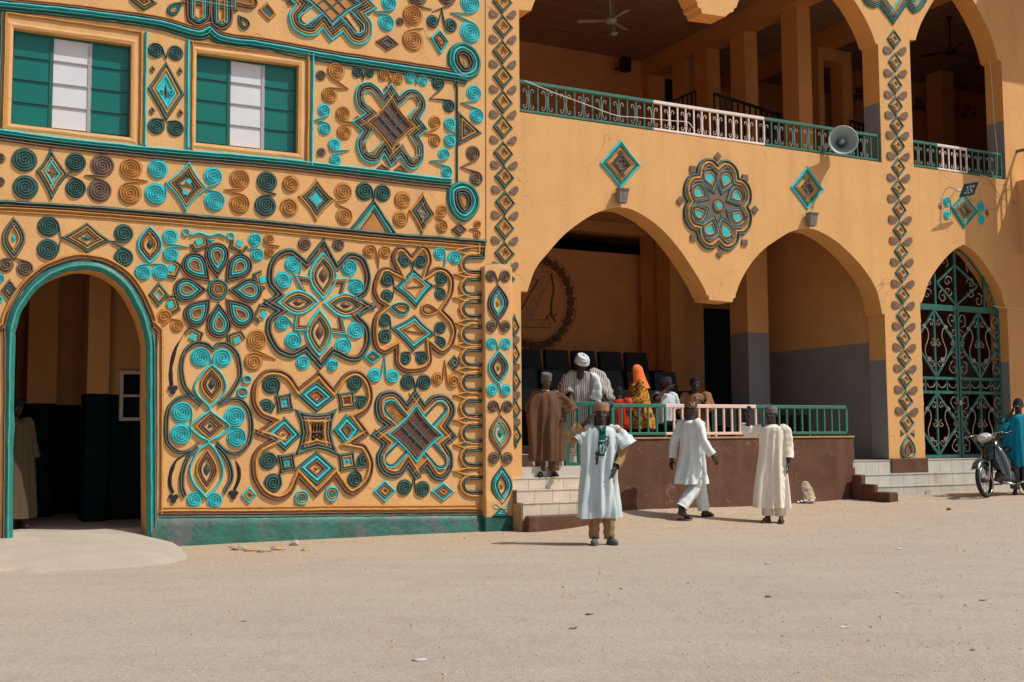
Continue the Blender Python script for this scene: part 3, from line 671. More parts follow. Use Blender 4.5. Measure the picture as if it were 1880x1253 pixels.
# ---- railings ----
def cscroll(mb, s, z, h, y, m, sgn):                       # a C shaped scroll with curled ends, bulging to sgn
    P = []
    for i in range(7): a = -math.pi*1.6+i*.30*math.pi; P.append((s+sgn*(-.035)*1+.017*math.cos(a)*sgn*.9, y, z+h/2-.018+.017*math.sin(a)))
    pts = cr([(sgn*-.055, .80), (sgn*-.075, .88), (sgn*-.05, .97), (sgn*-.02, .90), (sgn*-.005, .68), (0, .5), (sgn*-.005, .32), (sgn*-.02, .10), (sgn*-.05, .03), (sgn*-.075, .12), (sgn*-.055, .20)], 3)
    mb.tube([(s+p[0], y, z+(p[1]-.5)*h) for p in pts], .006, m, 5)
def railing(name, label, s0, s1, z0, z1, y, colf, pitch, scroll=None, w=.022, tw=.05, cat='railing', group=None, ends=True):
    t = thing(name, label, cat, (s0, y, z0), group=group); L = s1-s0; H = z1-z0; n = max(2, round(L/pitch)); 
    seg = []; x = 0; c0 = colf(0)                          # coloured rail segments
    for i in range(1, n+1):
        c = colf((i-.5)/n) if i <= n else None
        if c != c0: seg.append((x, L*(i-1)/n, c0)); x = L*(i-1)/n; c0 = c
    seg.append((x, L, c0))
    for (a, b, m) in seg:
        o = MB(); o.box(a, b, -.026, .026, H-tw, H, m, .006); o.build('top_rail', t)
        o = MB(); o.box(a, b, -.02, .02, .03, .03+tw*.75, m, .005); o.build('bottom_rail', t)
    for i in range(n+1):
        m = colf(min(.999, max(0, (i-.25)/n))); x = L*i/n; ww = w*1.5 if (ends and i in (0, n)) else w
        o = MB(); o.box(x-ww/2, x+ww/2, -ww/2, ww/2, .03+tw*.75 if i % 6 else -.005, H-tw, m); o.build('post' if (i in (0, n)) else 'baluster', t)
        if scroll and i % 2 == 1 and i < n:
            o = MB(); ms = scroll(i/n)
            for sg in (-1, 1): cscroll(o, x+sg*.02, H*.47, H*.62, .0, ms, -sg)
            o.build('scroll', t)
    return t
g = lambda f: 'WHITEM' if .33 <= f < .62 else 'GREENM'
s0 = su0+.02; s1 = su1-.04; fw = (W(1201, 200)[0]-s0)/(s1-s0); fw2 = (W(1405, 200)[0]-s0)/(s1-s0)
zr = W(958, 145)[1]; zr2 = W(1605, 245)[1]; print('rail z', zr, zr2, UF, zp)
railing('balcony_railing', 'long green and white balcony railing carrying the horn loudspeaker', s0, s1, UF+.0, (zr+zr2)/2, .06, lambda f: 'WHITEM' if fw <= f < fw2 else 'GREENM', .165, lambda f: 'PINKM' if fw <= f < fw2 else 'GREYM', group='balcony railings')
s0 = s2a+.03; s1 = s2b-.06; q0 = (W(1726, 280)[0]-s0)/(s1-s0); q1 = (W(1782, 280)[0]-s0)/(s1-s0)
railing('balcony_railing', 'short balcony railing right of the patterned pillar, white in its middle', s0, s1, UF, (zr+zr2)/2, .06, lambda f: 'WHITEM' if q0 <= f < q1 else 'GREENM', .165, lambda f: 'WHITEM' if q0 <= f < q1 else 'GREYM', group='balcony railings')
s0 = sa-.0; s1 = sb-.05; q0 = (W(1228, 770)[0]-s0)/(s1-s0); q1 = (W(1395, 770)[0]-s0)/(s1-s0); zt = W(1350, 743)[1]
railing('parapet_railing', 'green and pinkish white railing on the brown parapet wall', s0, s1, zp+.03, zt, .09, lambda f: 'PINKM' if q0 <= f < q1 else 'GREENM', .172, w=.03, tw=.06)
s0 = W(1040, 800, .2)[0]; s1 = W(1127, 800, .2)[0]
railing('stair_railing', 'dark green railing beside the tiled steps behind the man in pale blue', s0, s1, W(1080, 858, .2)[1], W(1080, 738, .2)[1], .2, lambda f: 'FRAMEG', .21, w=.045, tw=.07)
# dark railing of the stairs inside the upper hall
def slope_rail(label, p, q, y, n):
    a = W(*p, y); b = W(*q, y); t = thing('stair_railing', label, 'railing', (a[0], y, UF), group='black stair railings upstairs'); o = MB()
    A = Vector((0, 0, a[1]-UF)); B = Vector((b[0]-a[0], 0, b[1]-UF)); o.bar(A, B, .05, .06, 'BLACKM'); o.build('handrail', t)
    for i in range(n+1):
        c = A.lerp(B, i/n); o = MB(); o.box(c.x-.014, c.x+.014, -.014, .014, 0, c.z-.02, 'BLACKM'); o.build('baluster', t)
slope_rail('short black stair railing rising to the right in the upper hall', (1238, 185), (1277, 167), 5.0, 5)
slope_rail('longer black stair railing descending to the right in the upper hall', (1311, 172), (1440, 214), 4.0, 12)
slope_rail('black stair railing end beside the grey balcony pillar', (1561, 222), (1592, 232), 3.6, 4)
o = MB(); o.box(sL+.02, W(2, 970)[0]-.02, -.06, -.002, -.2, .42, 'PLINTH', .015); o.build('plinth', LB)
# ======================= RELIEFS =======================
def orn(name, fn, y=0.0, par=None, **pr):
    r = Relief(y); fn(r); return r.build(name, par or LB, **pr)
def S(*L, par=None, y=0.0, col=None):                          # single spirals
    for i, q in enumerate(L):
        x, yy, r, m = q[:4]; tip = q[4] if len(q) > 4 else None
        orn('spiral', lambda k: k.spiral(x, yy, r, m, 1 if i % 2 else -1, tip), y, par)
def PR(a, b, m, tip, par=None, y=0.0):                         # two spirals whose strands meet in a point
    for (p, q) in ((a, b), (b, a)):
        k = Relief(y); T = W(tip[0], tip[1], y); c = W(p[0], p[1], y); o = W(q[0], q[1], y)
        cross = (T[0]-c[0])*(o[1]-c[1])-(T[1]-c[1])*(o[0]-c[0])
        k.spiral(p[0], p[1], p[2], m, -1 if cross > 0 else 1, tip); k.build('spiral', par or LB)
def D(top, right, bottom, left, cols, par=None, y=0.0, **kw): return orn('diamond', lambda k: k.diamond(top, right, bottom, left, cols, **kw), y, par)
def DC(cx, cy, hw, hh, cols, tilt=.0, **kw): return D((cx, cy-hh), (cx+hw, cy+hw*tilt), (cx, cy+hh), (cx-hw, cy-hw*tilt), cols, **kw)
def L(cx, cy, hh, hw, cols, par=None, y=0.0, **kw): return orn('lens', lambda k: k.lens(cx, cy, hh, hw, cols, **kw), y, par)
def BAND(name, path, spec, y=0.0, closed=False, n=6):
    P = cr(path, n) if not closed else path
    return orn(name, lambda k: [k.stroke(parallel(P, d), w, m, h) for (d, w, m, h) in spec], y)
# long mouldings; offsets run downwards
BAND('moulding', [(-60, -3), (0, 6), (128, 19), (281, 39), (345, 56), (370, 60), (384, 52, 1), (400, 66), (430, 74), (480, 80), (608, 103), (725, 121), (827, 136), (858, 142)],
     [(-10, 5, 'OC', .02), (-5, 5, 'BR', .03), (0, 7, 'TQ', .045), (6.5, 6, 'TG', .05), (12, 5, 'DG', .035)])
BAND('moulding', [(-60, 234), (0, 243), (120, 259), (240, 272), (345, 282), (480, 293), (650, 312), (760, 326), (828, 333)],
     [(-3, 6, 'TQ', .045), (2.5, 6, 'TG', .045), (8, 5, 'DG', .035), (13.5, 5, 'BR', .03)])
BAND('moulding', [(-60, 366), (0, 371), (120, 378), (250, 388), (370, 398), (480, 407), (600, 419), (725, 431), (820, 438), (891, 444)],
     [(0, 7, 'DG', .045), (6, 4, 'BR', .04), (10.5, 6, 'OC', .035), (17, 5, 'OC', .02)])
# curl ends of the mouldings
def curl(cx, cy, pts, cols, fill):
    def f(k):
        P = cr(pts, 5, True); st = k.bands(P, cols, [7.5, 6, 5, 5], .045); k.plate(offset(P, (1 if poly_area(P) > 0 else -1)*st), fill, .015)
    orn('curl', f)
curl(853, 111, [(822, 118), (824, 92), (846, 78), (870, 88), (883, 113), (876, 138), (856, 147), (838, 143)], ['TG', 'TQ', 'BR', 'DG'], 'OC')
curl(852, 367, [(822, 346), (845, 334), (868, 342), (880, 366), (874, 392), (853, 408), (832, 397), (821, 374)], ['TG', 'TQ', 'BR', 'DG'], 'OC')
# window surrounds and the panel between the windows
def surround(k):
    k.stroke([(11, 24), (5, 238)], 7, 'OC', .03); k.stroke([(12, 24), (130, 41), (258, 60)], 6, 'OC', .03); k.stroke([(260, 58), (258, 265)], 7, 'OC', .035)
    k.stroke([(4, 22), (-3, 240)], 6, 'DG', .04); k.stroke([(268, 60), (266, 268)], 6, 'TQ', .045)
orn('window_surround', surround)
def surround(k):
    k.stroke([(345, 75), (344, 272)], 8, 'TQ', .045); k.stroke([(354, 78), (352, 276)], 6, 'OC', .03); k.stroke([(350, 76), (460, 92), (564, 103)], 5, 'OC', .025)
    k.stroke([(566, 99), (564, 302)], 8, 'OC', .04); k.stroke([(574, 100), (572, 304)], 7, 'TQ', .045)
orn('window_surround', surround)
def frame_ridge(q):
    def f(k):
        P = offset(q, -(1 if poly_area(q) > 0 else -1)*5.5); k.stroke(P, 9, 'WALL', .007, True)
    orn('window_surround', f)
frame_ridge(win1); frame_ridge(win2)
S((286, 93, 15, 'DG', (305, 108)), (322, 98, 15, 'DG', (305, 110)), (287, 232, 16, 'DG', (305, 222)), (322, 236, 16, 'DG', (305, 224)))
D((305, 112), (338, 174), (305, 223), (271, 163), ['DG', 'OC', 'TQ'], w=5.5, fill='TQ')
orn('lens', lambda k: (k.lens(304, 168, 26, 4, [], core=None), k.hip([(304, 143), (309, 168), (304, 194), (299, 168)], 'BR', .035)))
for (x, y) in ((295.5, 170), (313, 171)): orn('ring', lambda k: k.ring(x, y, 5.5, 'TQ', 3.4, .035))
for (x, y) in ((280, 128), (330, 131), (279, 204), (331, 208)): orn('stud', lambda k: (k.bands([(x, y-8), (x+6, y), (x, y+8), (x-6, y)], ['PB'], 3.5, .02), k.hip([(x, y-3), (x+3, y), (x, y+3), (x-3, y)], 'BR', .02)))
# cropped motifs along the top edge
DC(263, 3, 26, 18, ['DG', 'OC', 'BR'], tilt=.12, w=5, core='OC')
orn('drop', lambda k: k.tear((335, 3), (309, 27), 11, ['DG', 'TG'], 4, 'OC'))
orn('drop', lambda k: k.tear((437, 28), (455, 53), 10, ['DG', 'BR'], 3.5, 'OC'))
def ush(x, w, yb):
    def f(k):
        for i, (c, ww) in enumerate((('BR', 6), ('DG', 3), ('TQ', 4), ('OC', 5))):
            d = (0, 5, 8.5, 12.5)[i]+2; k.stroke(cr([(x-w+d, -10), (x-w+d, yb-w*.9), (x-w*.55+d*.5, yb-d-w*.2), (x, yb-d), (x+w*.55-d*.5, yb-d-w*.2), (x+w-d, yb-w*.9), (x+w-d, -10)], 4), ww, c, .035)
    orn('loop', f)
ush(364, 22, 50); ush(406, 20, 56)
orn('loop', lambda k: [k.stroke(cr([(430, -8), (462, -4), (471, 6), (462, 15), (434, 11)], 5), 4, 'BR', .035), k.stroke(cr([(430, -3), (456, -1), (464, 6), (456, 10), (434, 5)], 5), 4, 'OC', .03)])
orn('frame', lambda k: [k.stroke([(336, -6), (345, 0), (430, 14), (432, -10)], 4, 'TQ', .04), k.stroke([(344, -8), (424, 6), (425, -10)], 4, 'OC', .03), k.stroke([(330, 4), (436, 20)], 4, 'BR', .03)])
# knot medallions
KN = [(763, 715, 1), (779.5, 739, 1), (795, 726), (817, 725), (834, 743), (835, 763), (824, 782, 1), (841, 802, 1), (822, 818, 1), (832, 836), (830, 865), (813, 883), (795, 880), (782, 863, 1), (762, 883, 1), (748, 861, 1), (737, 875), (717, 878), (697, 866), (690, 838), (701, 816, 1), (679, 799, 1), (706, 781, 1), (692, 769), (687, 743), (697, 723), (719, 717), (735, 725), (746, 738, 1)]
def knot(label, cols, ws, loops, A, inner='OC', pit='BR', bar='DG', edge='TQ'):
    def T(p): return A(p[0]-761, p[1]-799)
    def f(k):
        P = cr([(*T(p), 1) if len(p) > 2 else T(p) for p in KN], 4, True)
        st = k.bands(P, cols, ws, .032)
        k.plate(offset(P, (1 if poly_area(P) > 0 else -1)*(st-1)), inner, .006)
    o = orn('knot_medallion', f, label=label)
    def U_(a, b, hw, m, w, h):
        a = Vector(T(a)); b = Vector(T(b)); d = (b-a).normalized(); n = Vector((-d.y, d.x)); P = [a+n*hw, b+n*hw]
        for i in range(1, 8): t = math.pi*i/8; P.append(b+n*hw*math.cos(t)+d*hw*math.sin(t))
        P += [b-n*hw, a-n*hw]; return [(p.x, p.y) for p in P]
    for (a, b) in (((740, 775), (717, 750)), ((783, 777), (807, 751)), ((786, 822), (808, 847)), ((740, 820), (717, 844))):
        def f(k):
            hw = 17
            for (m, w_) in loops: k.stroke(U_(a, b, hw-w_/2, m, w_, .03), w_*1.08, m, .03); hw -= w_
            k.plate(U_(a, b, hw, 0, 0, 0), 'WALL', .009)
        orn('loop', f, par=o)
    def f(k):
        q = [T(p) for p in ((763, 741), (815, 800), (764, 853), (708, 797))]
        I = k.diamond(*q, [edge, 'PB'], w=5, h=.05) if False else None
        P = []
        for i in range(4):
            a = q[i]; b = q[(i+1) % 4]
            for j in range(4):
                t = j/4; g = .10*4*t*(1-t); c = (sum(v[0] for v in q)/4, sum(v[1] for v in q)/4); x = a[0]+(b[0]-a[0])*t; y = a[1]+(b[1]-a[1])*t; P.append((x+(c[0]-x)*g, y+(c[1]-y)*g))
        st = k.bands(P, [edge, bar if bar != 'DG' else 'PB'], [5, 3.5], .042); I = offset(P, (1 if poly_area(P) > 0 else -1)*st); k.plate(I, pit, .012)
        v = [Vector(I[0]), Vector(I[4]), Vector(I[8]), Vector(I[12])]
        for t in (.36, .66):
            for (a, b, c, d) in ((0, 1, 3, 2), (1, 2, 0, 3)):
                p = v[a].lerp(v[b], t); r = v[c].lerp(v[d], t); k.stroke([tuple(p), tuple(r)], 4.2, bar, .034)
        for i in range(3):
            for j in range(3):
                u = (.18, .51, .83)[i]; w_ = (.18, .51, .83)[j]; c = v[0].lerp(v[1], u).lerp(v[3].lerp(v[2], u), w_); e = 4.5
                k.hip([(c.x, c.y-e), (c.x+e, c.y), (c.x, c.y+e), (c.x-e, c.y)], pit, .022)
    orn('lattice', f, par=o); return o
knot('knot medallion with brown latticed centre low on the wall', ['DG', 'BR', 'OC'], [5.5, 5, 6], (('TQ', 4.5), ('DG', 4)), lambda x, y: (761+x, 799+y))
knot('black and turquoise banded knot medallion right of the second window', ['TQ', 'BR', 'DG', 'OC'], [4, 5, 5, 4], (('OC', 3), ('TQ', 4)), lambda x, y: (716+x*.88, 230+y*.93+x*.07), inner='TG', edge='OC')
knot('large knot medallion cut by the top of the picture', ['TQ', 'OC', 'BR', 'DG', 'BR'], [5, 5, 5, 5, 4], (('DG', 4), ('TQ', 5)), lambda x, y: (606+x*1.09, 2+y*.90+x*.13), inner='OC', edge='TQ', pit='OC')
# ---- upper right field
D((491, 3), (508, 26), (494, 40), (474, 18), ['OC'], w=5, fill='DG')
S((714, 6, 16, 'TQ', (686, 22)), (709, 42, 17, 'TQ', (686, 24)), (734, 40, 8, 'PB'), (758, 28, 21, 'OC'), (758, 74, 22, 'OC', (778, 52)), (766, -6, 20, 'PB', (793, 18)), (820, -8, 20, 'PB', (793, 22)))
DC(711, 79, 22, 15, ['BR', 'PB'], tilt=.1, w=4, fill='DG')
PR((794, 40, 13), (827, 47, 14), 'DG', (811, 17))
D((807, 53), (825, 77), (808, 102), (789, 70), ['TQ', 'BR', 'OC'], w=4.5, core='OC')
PR((863, 6, 21), (863, 60, 22), 'TQ', (827, 24))
S((589, 139, 10, 'PB'), (590, 280, 9, 'PB')); PR((617, 131, 18), (605, 175, 16), 'OC', (640, 164))
PR((656, 133, 11), (678, 134, 10), 'DG', (667, 148)); PR((704, 138, 12), (730, 145, 12), 'OC', (718, 156)); PR((753, 143, 11), (776, 148, 11), 'TQ', (765, 156))
PR((804, 153, 14), (824, 195, 13), 'DG', (788, 182)); PR((595, 203, 13), (596, 236, 13), 'TQ', (577, 221)); PR((630, 209, 15), (632, 243, 15), 'OC', (656, 228))
PR((614, 266, 13), (616, 294, 12), 'TQ', (642, 276)); PR((798, 225, 13), (798, 258, 13), 'OC', (778, 246)); PR((826, 228, 13), (826, 259, 13), 'TQ', (838, 247)); PR((815, 283, 12), (820, 316, 12), 'TQ', (788, 296))
orn('triangle', lambda k: k.bands([(690, 311), (701, 301), (716, 313)], ['BR'], 3, .025)); orn('triangle', lambda k: k.bands([(722, 313), (734, 303), (749, 317)], ['BR'], 3, .025))
PR((870, 171, 16), (875, 213, 15), 'TQ', (845, 189)); PR((868, 282, 15), (874, 328, 14), 'PB', (845, 307))
orn('triangle', lambda k: (k.bands([(840, 203), (884, 245), (840, 268)], ['DG', 'OC', 'BR'], 4.5, .03), k.plate([(844, 226), (858, 242), (844, 250)], 'TG', .012)))
orn('moulding', lambda k: (k.stroke([(839, 146), (839, 333)], 4, 'DG', .035), k.stroke([(833, 144), (837, 160)], 4, 'DG', .03)))
orn('moulding', lambda k: k.stroke([(891, 0), (892, 440)], 1.2, 'BR', .004))
# ---- frieze of spirals
S((0, 291, 10, 'PB'), (0, 334, 9, 'PB'), (45, 294, 23, 'DG'), (47, 344, 23, 'DG'), (139, 299, 19, 'DG', (124, 317)), (139, 346, 19, 'DG', (124, 322)))
D((93, 272), (126, 321), (94, 368), (66, 314), ['DG', 'OC', 'TQ'], w=5, curve=.1, core='OC', split='BR')
PR((188, 304, 22), (183, 350, 22), 'PB', (155, 322)); PR((241, 309, 21), (239, 355, 22), 'OC', (272, 333))
S((290, 311, 19, 'TQ'), (286, 356, 21, 'TQ', (304, 336)), (391, 324, 18, 'TQ', (378, 345)), (394, 369, 20, 'TQ', (378, 349)))
D((347, 296), (381, 347), (341, 390), (302, 336), ['TQ', 'OC', 'BR', 'DG'], w=4.2, curve=.1, split='PB')
for (x, y) in ((346, 334), (339, 354)): orn('ring', lambda k: k.disc(x, y, 5, 'TQ', .03))
PR((440, 329, 20), (440, 374, 20), 'OC', (411, 349)); PR((490, 334, 20), (487, 378, 21), 'DG', (508, 357))
S((534, 338, 17, 'OC'), (531, 381, 18, 'OC'), (630, 352, 18, 'OC', (616, 370)), (632, 397, 17, 'OC', (616, 374)))
D((581, 327), (617, 367), (580, 408), (546, 361), ['OC', 'DG', 'PB'], w=5, curve=.12, fill='TQ')
PR((669, 352, 18), (702, 355, 17), 'DG', (686, 370))
orn('triangle', lambda k: (k.stroke([(645, 421), (686, 370), (725, 429)], 6, 'DG', .035), k.stroke([(652, 423), (686, 379), (717, 428)], 5, 'TQ', .04), k.stroke([(660, 424), (686, 388), (709, 427)], 3, 'BR', .02), k.plate([(664, 424), (685, 392), (707, 427)], 'OC', .014),
                      [k.hip([(x-2, y), (x, y-2), (x+2, y), (x, y+2)], 'BR', .025) for (x, y) in ((685, 395), (673, 412), (699, 416))]))
S((739, 367, 17, 'OC'), (735, 402, 16, 'OC', (750, 388)), (811, 387, 12, 'OC', (799, 398)), (811, 416, 13, 'OC', (799, 400)))
D((776, 351), (800, 395), (775, 432), (750, 387), ['OC', 'DG', 'PB'], w=4.6, curve=.1, split='TQ')
DC(843, 422, 15, 13, ['BR', 'PB'], w=4, fill='TQ'); PR((876, 412, 8), (876, 430, 8), 'OC', (861, 421))
# ---- around the doorway arch
AP = [(20, 1000), (27, 614)]+arc[1:-1]+[(268, 628)]
def archband(k):
    a0 = [(14, 990), (18, 640), (19, 618)]; A = offset_open(arc, 8)
    k.stroke(a0+A+[(276, 640), (277, 985)], 17, 'TG', .05)
    k.stroke(cr([(6, 990), (9, 630), (2, 606, 1), (6, 602, 1)], 3)+offset_open(arc, 20)[1:-2]+[(280, 601), (289, 608), (287, 640), (286, 975)], 5, 'BR', .045)
    k.stroke([(-3, 600)]+offset_open(arc, 27)[2:-3]+[(284, 592), (297, 605), (297, 640), (296, 945)], 7, 'OC', .035)
    k.stroke([(284, 968), (283, 640), (280, 615)], 3, 'TQ', .055)
def offset_open(P, d):
    o = []
    for i in range(len(P)):
        a = Vector(P[min(i+1, len(P)-1)])-Vector(P[max(i-1, 0)]); a.normalize(); o.append((P[i][0]+a.y*d, P[i][1]-a.x*d))
    return o
orn('arch_moulding', archband)
L(25, 438, 40, 22, ['PB', 'DG', 'OC'], w=5, core='TQ'); S((11, 487, 14, 'PB', (28, 474)), (46, 493, 15, 'PB', (28, 474)), (0, 511, 8, 'TQ'), (-1, 550, 7, 'TQ'))
DC(17, 532, 15, 19, ['BR', 'DG'], w=4, core='TG')
S((89, 416, 20, 'DG', (112, 436)), (88, 458, 20, 'DG', (112, 438)), (227, 429, 18, 'DG', (203, 443)), (227, 473, 18, 'DG', (204, 445)))
D((160, 408), (204, 443), (160, 465), (111, 437), ['DG', 'OC', 'PB'], w=4.6, curve=.08, core='TG')
L(275, 450, 36, 24, ['TQ', 'BR', 'OC'], w=5, core='DG'); S((263, 500, 16, 'TQ', (277, 485)), (295, 499, 16, 'TQ', (278, 485)))
PR((313, 435, 15), (314, 467, 15), 'TQ', (346, 454))
def bow(k): k.stroke(cr([(350, 432), (365, 428), (384, 433), (402, 430), (415, 436)], 5), 5, 'TQ', .035); k.ring(341, 427, 8, 'TQ', 4); k.ring(423, 434, 8, 'TQ', 4); k.hip([(375, 437), (397, 440), (387, 450)], 'TQ', .03)
orn('bow', bow)
PR((468, 440, 13), (472, 468, 13), 'TQ', (455, 457)); PR((494, 440, 11), (495, 463, 10), 'OC', (514, 452))
DC(291, 541, 19, 23, ['DG', 'OC'], w=5, fill='TQ'); S((302, 581, 14, 'OC', (293, 600)), (325, 598, 13, 'OC', (312, 585)))
# flower
fl = orn('flower_medallion', lambda k: (k.ring(400, 532, 20, 'TG', 5), k.ring(400, 532, 15, 'PB', 4), k.ring(400, 532, 11, 'OC', 4), k.disc(400, 532, 5, 'PB', .03)), label='eight petalled flower right of the doorway arch')
for i in range(8):
    a = math.pi/4*i+math.pi/2+.03; ca, sa_ = math.cos(a), -math.sin(a)
    tip = (400+19*ca, 533+21*sa_+19*ca*.04); end = (400+82*ca, 533+88*sa_+82*ca*.05)
    orn('petal', lambda k: k.tear(tip, end, 23, ['BR', 'DG', 'TQ', 'OC'], [4, 5, 4.5, 4], 'PB'), par=fl)
for (x, y) in ((365, 445), (439, 448), (315, 494), (313, 560), (354, 618), (434, 625), (481, 514), (482, 578)):
    d = Vector((400-x, 533-y)).normalized(); n = Vector((-d.y, d.x)); c = Vector((x, y))
    def f(k):
        k.plate([tuple(c+n*7-d*1), tuple(c-d*7), tuple(c-n*7-d*1), tuple(c+d*6)] if False else [tuple(c-n*6-d*6), tuple(c+n*6-d*6), tuple(c+n*6+d*5), tuple(c-n*6+d*5)], 'TQ', .022)
        k.stroke([tuple(c-n*12-d*2), tuple(c-n*9+d*9), tuple(c+n*9+d*9), tuple(c+n*12-d*2)], 4, 'OC', .026); k.stroke([tuple(c-n*16-d*2), tuple(c-n*13+d*13), tuple(c+n*13+d*13), tuple(c+n*16-d*2)], 4, 'DG', .03)
    orn('chevron', f, par=fl)
# big quatrefoil
QF = [(594, 436, 1), (619, 482, 1), (640, 463), (668, 472), (681, 505), (676, 538), (664, 548, 1), (692, 563, 1), (661, 580, 1), (678, 600), (680, 632), (664, 660), (640, 664), (612, 651, 1), (588, 680, 1), (560, 647, 1), (535, 658), (505, 645), (488, 612), (490, 586), (506, 572, 1), (481, 558, 1), (506, 541, 1), (491, 520), (493, 485), (512, 462), (538, 458), (562, 477, 1)]
q = orn('quatrefoil_medallion', lambda k: k.bands(cr(QF, 4, True), ['DG', 'BR'], [6, 6], .036), label='large four lobed medallion with lens petals at the middle of the wall')
L(593, 507, 46, 27, ['TQ', 'OC', 'DG'], w=[6, 4.5, 4.5], core='BR', par=q); L(586, 612, 46, 26, ['TQ', 'OC', 'DG'], w=[6, 4.5, 4.5], core='BR', par=q)
L(547, 556, 41, 24, ['TQ', 'OC', 'DG'], w=[6, 4.5, 4.5], core='BR', rot=math.pi/2-.02, par=q); L(634, 561, 42, 24, ['TQ', 'OC', 'DG'], w=[6, 4.5, 4.5], core='BR', rot=math.pi/2+.08, par=q)
S((538, 486, 17, 'TQ', (550, 508)), (520, 515, 17, 'TQ', (535, 506)), (640, 491, 17, 'TQ', (640, 514)), (654, 527, 16, 'TQ', (640, 514)), (518, 593, 15, 'TQ', (540, 600)), (538, 626, 17, 'TQ', (545, 602)), (654, 606, 17, 'TQ', (632, 612)), (630, 635, 17, 'TQ', (632, 612)), par=q)
for P in ([(568, 511), (541, 506), (556, 534)], [(612, 514), (636, 513), (629, 538)], [(543, 580), (541, 606), (566, 607)], [(628, 586), (634, 614), (608, 611)]):
    c = Vector((587, 558)); P2 = [tuple(Vector(p).lerp(c, .07)) for p in P]; P3_ = [tuple(Vector(p).lerp(c, .14)) for p in P]
    orn('chevron', lambda k: (k.stroke(P, 4.5, 'TQ', .034), k.stroke(P2, 4, 'OC', .03), k.stroke(P3_, 4, 'BR', .03)), par=q)
PR((679, 461, 14), (707, 463, 13), 'OC', (695, 492)); PR((807, 466, 13), (835, 473, 14), 'TQ', (815, 490))
S((559, 448, 13, 'PB'), (621, 450, 12, 'PB'), (556, 666, 14, 'TQ'), (610, 670, 12, 'TQ'))
# tall double quatrefoil
DQ = [(755, 468, 1), (741, 453), (725, 456), (717, 475), (727, 497, 1), (712, 490), (694, 497), (683, 530), (690, 553), (703, 563, 1), (688, 578), (682, 605), (688, 640), (705, 651), (724, 642, 1), (725, 668), (737, 682), (753, 685), (780, 680), (793, 665), (792, 640, 1), (810, 652), (829, 640), (838, 614), (833, 590), (815, 570, 1), (831, 543), (833, 512), (818, 493), (800, 491), (787, 499, 1), (793, 478), (786, 456), (771, 451)]
q = orn('double_quatrefoil', lambda k: k.bands(cr(DQ, 4, True), ['BR', 'OC'], [4.5, 6.5], .034), label='tall ochre outlined medallion holding two diamonds')
D((758, 492), (798, 524), (764, 566), (723, 530), ['DG', 'TQ', 'OC'], w=4.6, curve=.06, par=q, split='BR'); D((762, 578), (800, 614), (759, 646), (716, 603), ['DG', 'TQ', 'OC'], w=4.6, curve=.06, par=q, split='BR')
S((742, 478, 14, 'DG', (758, 494)), (771, 480, 14, 'DG', (758, 494)), (710, 514, 14, 'DG', (724, 529)), (710, 544, 13, 'DG', (724, 531)), (810, 512, 13, 'DG', (797, 524)), (808, 540, 12, 'DG', (797, 526)), (705, 588, 14, 'DG', (718, 603)), (808, 602, 12, 'DG', (798, 613)), (706, 618, 14, 'DG', (718, 605)), (808, 630, 12, 'DG', (798, 616)), (743, 658, 13, 'DG', (758, 647)), (774, 657, 13, 'DG', (760, 647)), par=q)
orn('drop', lambda k: k.tear((711, 562), (752, 570), 13, ['TQ', 'DG', 'OC'], 3, 'OC'), par=q); orn('drop', lambda k: k.tear((810, 573), (771, 566), 12, ['OC', 'BR'], 4, 'OC'), par=q)
PR((688, 689, 14), (720, 691, 14), 'TQ', (706, 652)); PR((748, 702, 15), (778, 702, 15), 'DG', (763, 718)); PR((803, 695, 12), (832, 699, 14), 'OC', (816, 661))
DC(684, 656, 17, 14, ['TQ', 'DG', 'OC'], w=3.6, core='BR'); DC(834, 667, 13, 15, ['DG', 'PB'], w=4, core='BR')
PR((742, 895, 15), (775, 898, 15), 'DG', (760, 876)); DC(706, 902, 22, 21, ['TQ', 'PB', 'OC'], w=4.2, fill='TG'); DC(813, 903, 22, 18, ['TQ', 'PB', 'OC'], w=4, fill='TG')
# heart and lens motif beside the door
H1 = [(391, 640, 1), (378, 630), (358, 629), (338, 645), (331, 672), (335, 705), (350, 728), (368, 745, 1)]; H2 = [(391, 640, 1), (402, 630), (420, 632), (438, 652), (443, 685), (436, 705), (421, 728), (402, 745, 1)]
H3 = [(358, 733, 1), (343, 727), (322, 733), (307, 752), (303, 785), (307, 815), (325, 831), (345, 829), (362, 817, 1)]; H4 = [(411, 737, 1), (430, 732), (448, 738), (460, 757), (464, 785), (458, 815), (440, 833), (420, 831), (400, 815, 1)]
H5 = [(362, 818, 1), (345, 836), (334, 862), (332, 893), (338, 912)]; H6 = [(397, 818, 1), (412, 832), (424, 855), (426, 880), (412, 906)]
def hm(k):
    for P in (H1, H2, H3, H4, H5, H6):
        Q = cr(P, 5); c = Vector((385, 780 if P in (H3, H4) else (690 if P in (H1, H2) else 860)))
        k.stroke(Q, 5, 'DG', .036); k.stroke([tuple(Vector(p)+(c-Vector(p)).normalized()*5) for p in Q], 4.5, 'PB', .03)
q = orn('heart_medallion', hm, label='tall heart shaped motif with turquoise strands next to the doorway')
def strand(k):
    for sg in (-1, 1):
        k.stroke(cr([(389, 670), (389+sg*16, 685), (386+sg*28, 707), (385+sg*22, 727), (385, 751), (385-sg*-17, 766), (385+sg*36, 783), (385+sg*20, 800), (382, 812), (380-sg*-16, 828), (379+sg*30, 862), (379+sg*22, 890), (378, 914)], 4), 5.5, 'TQ', .04)
orn('strand', strand, par=q)
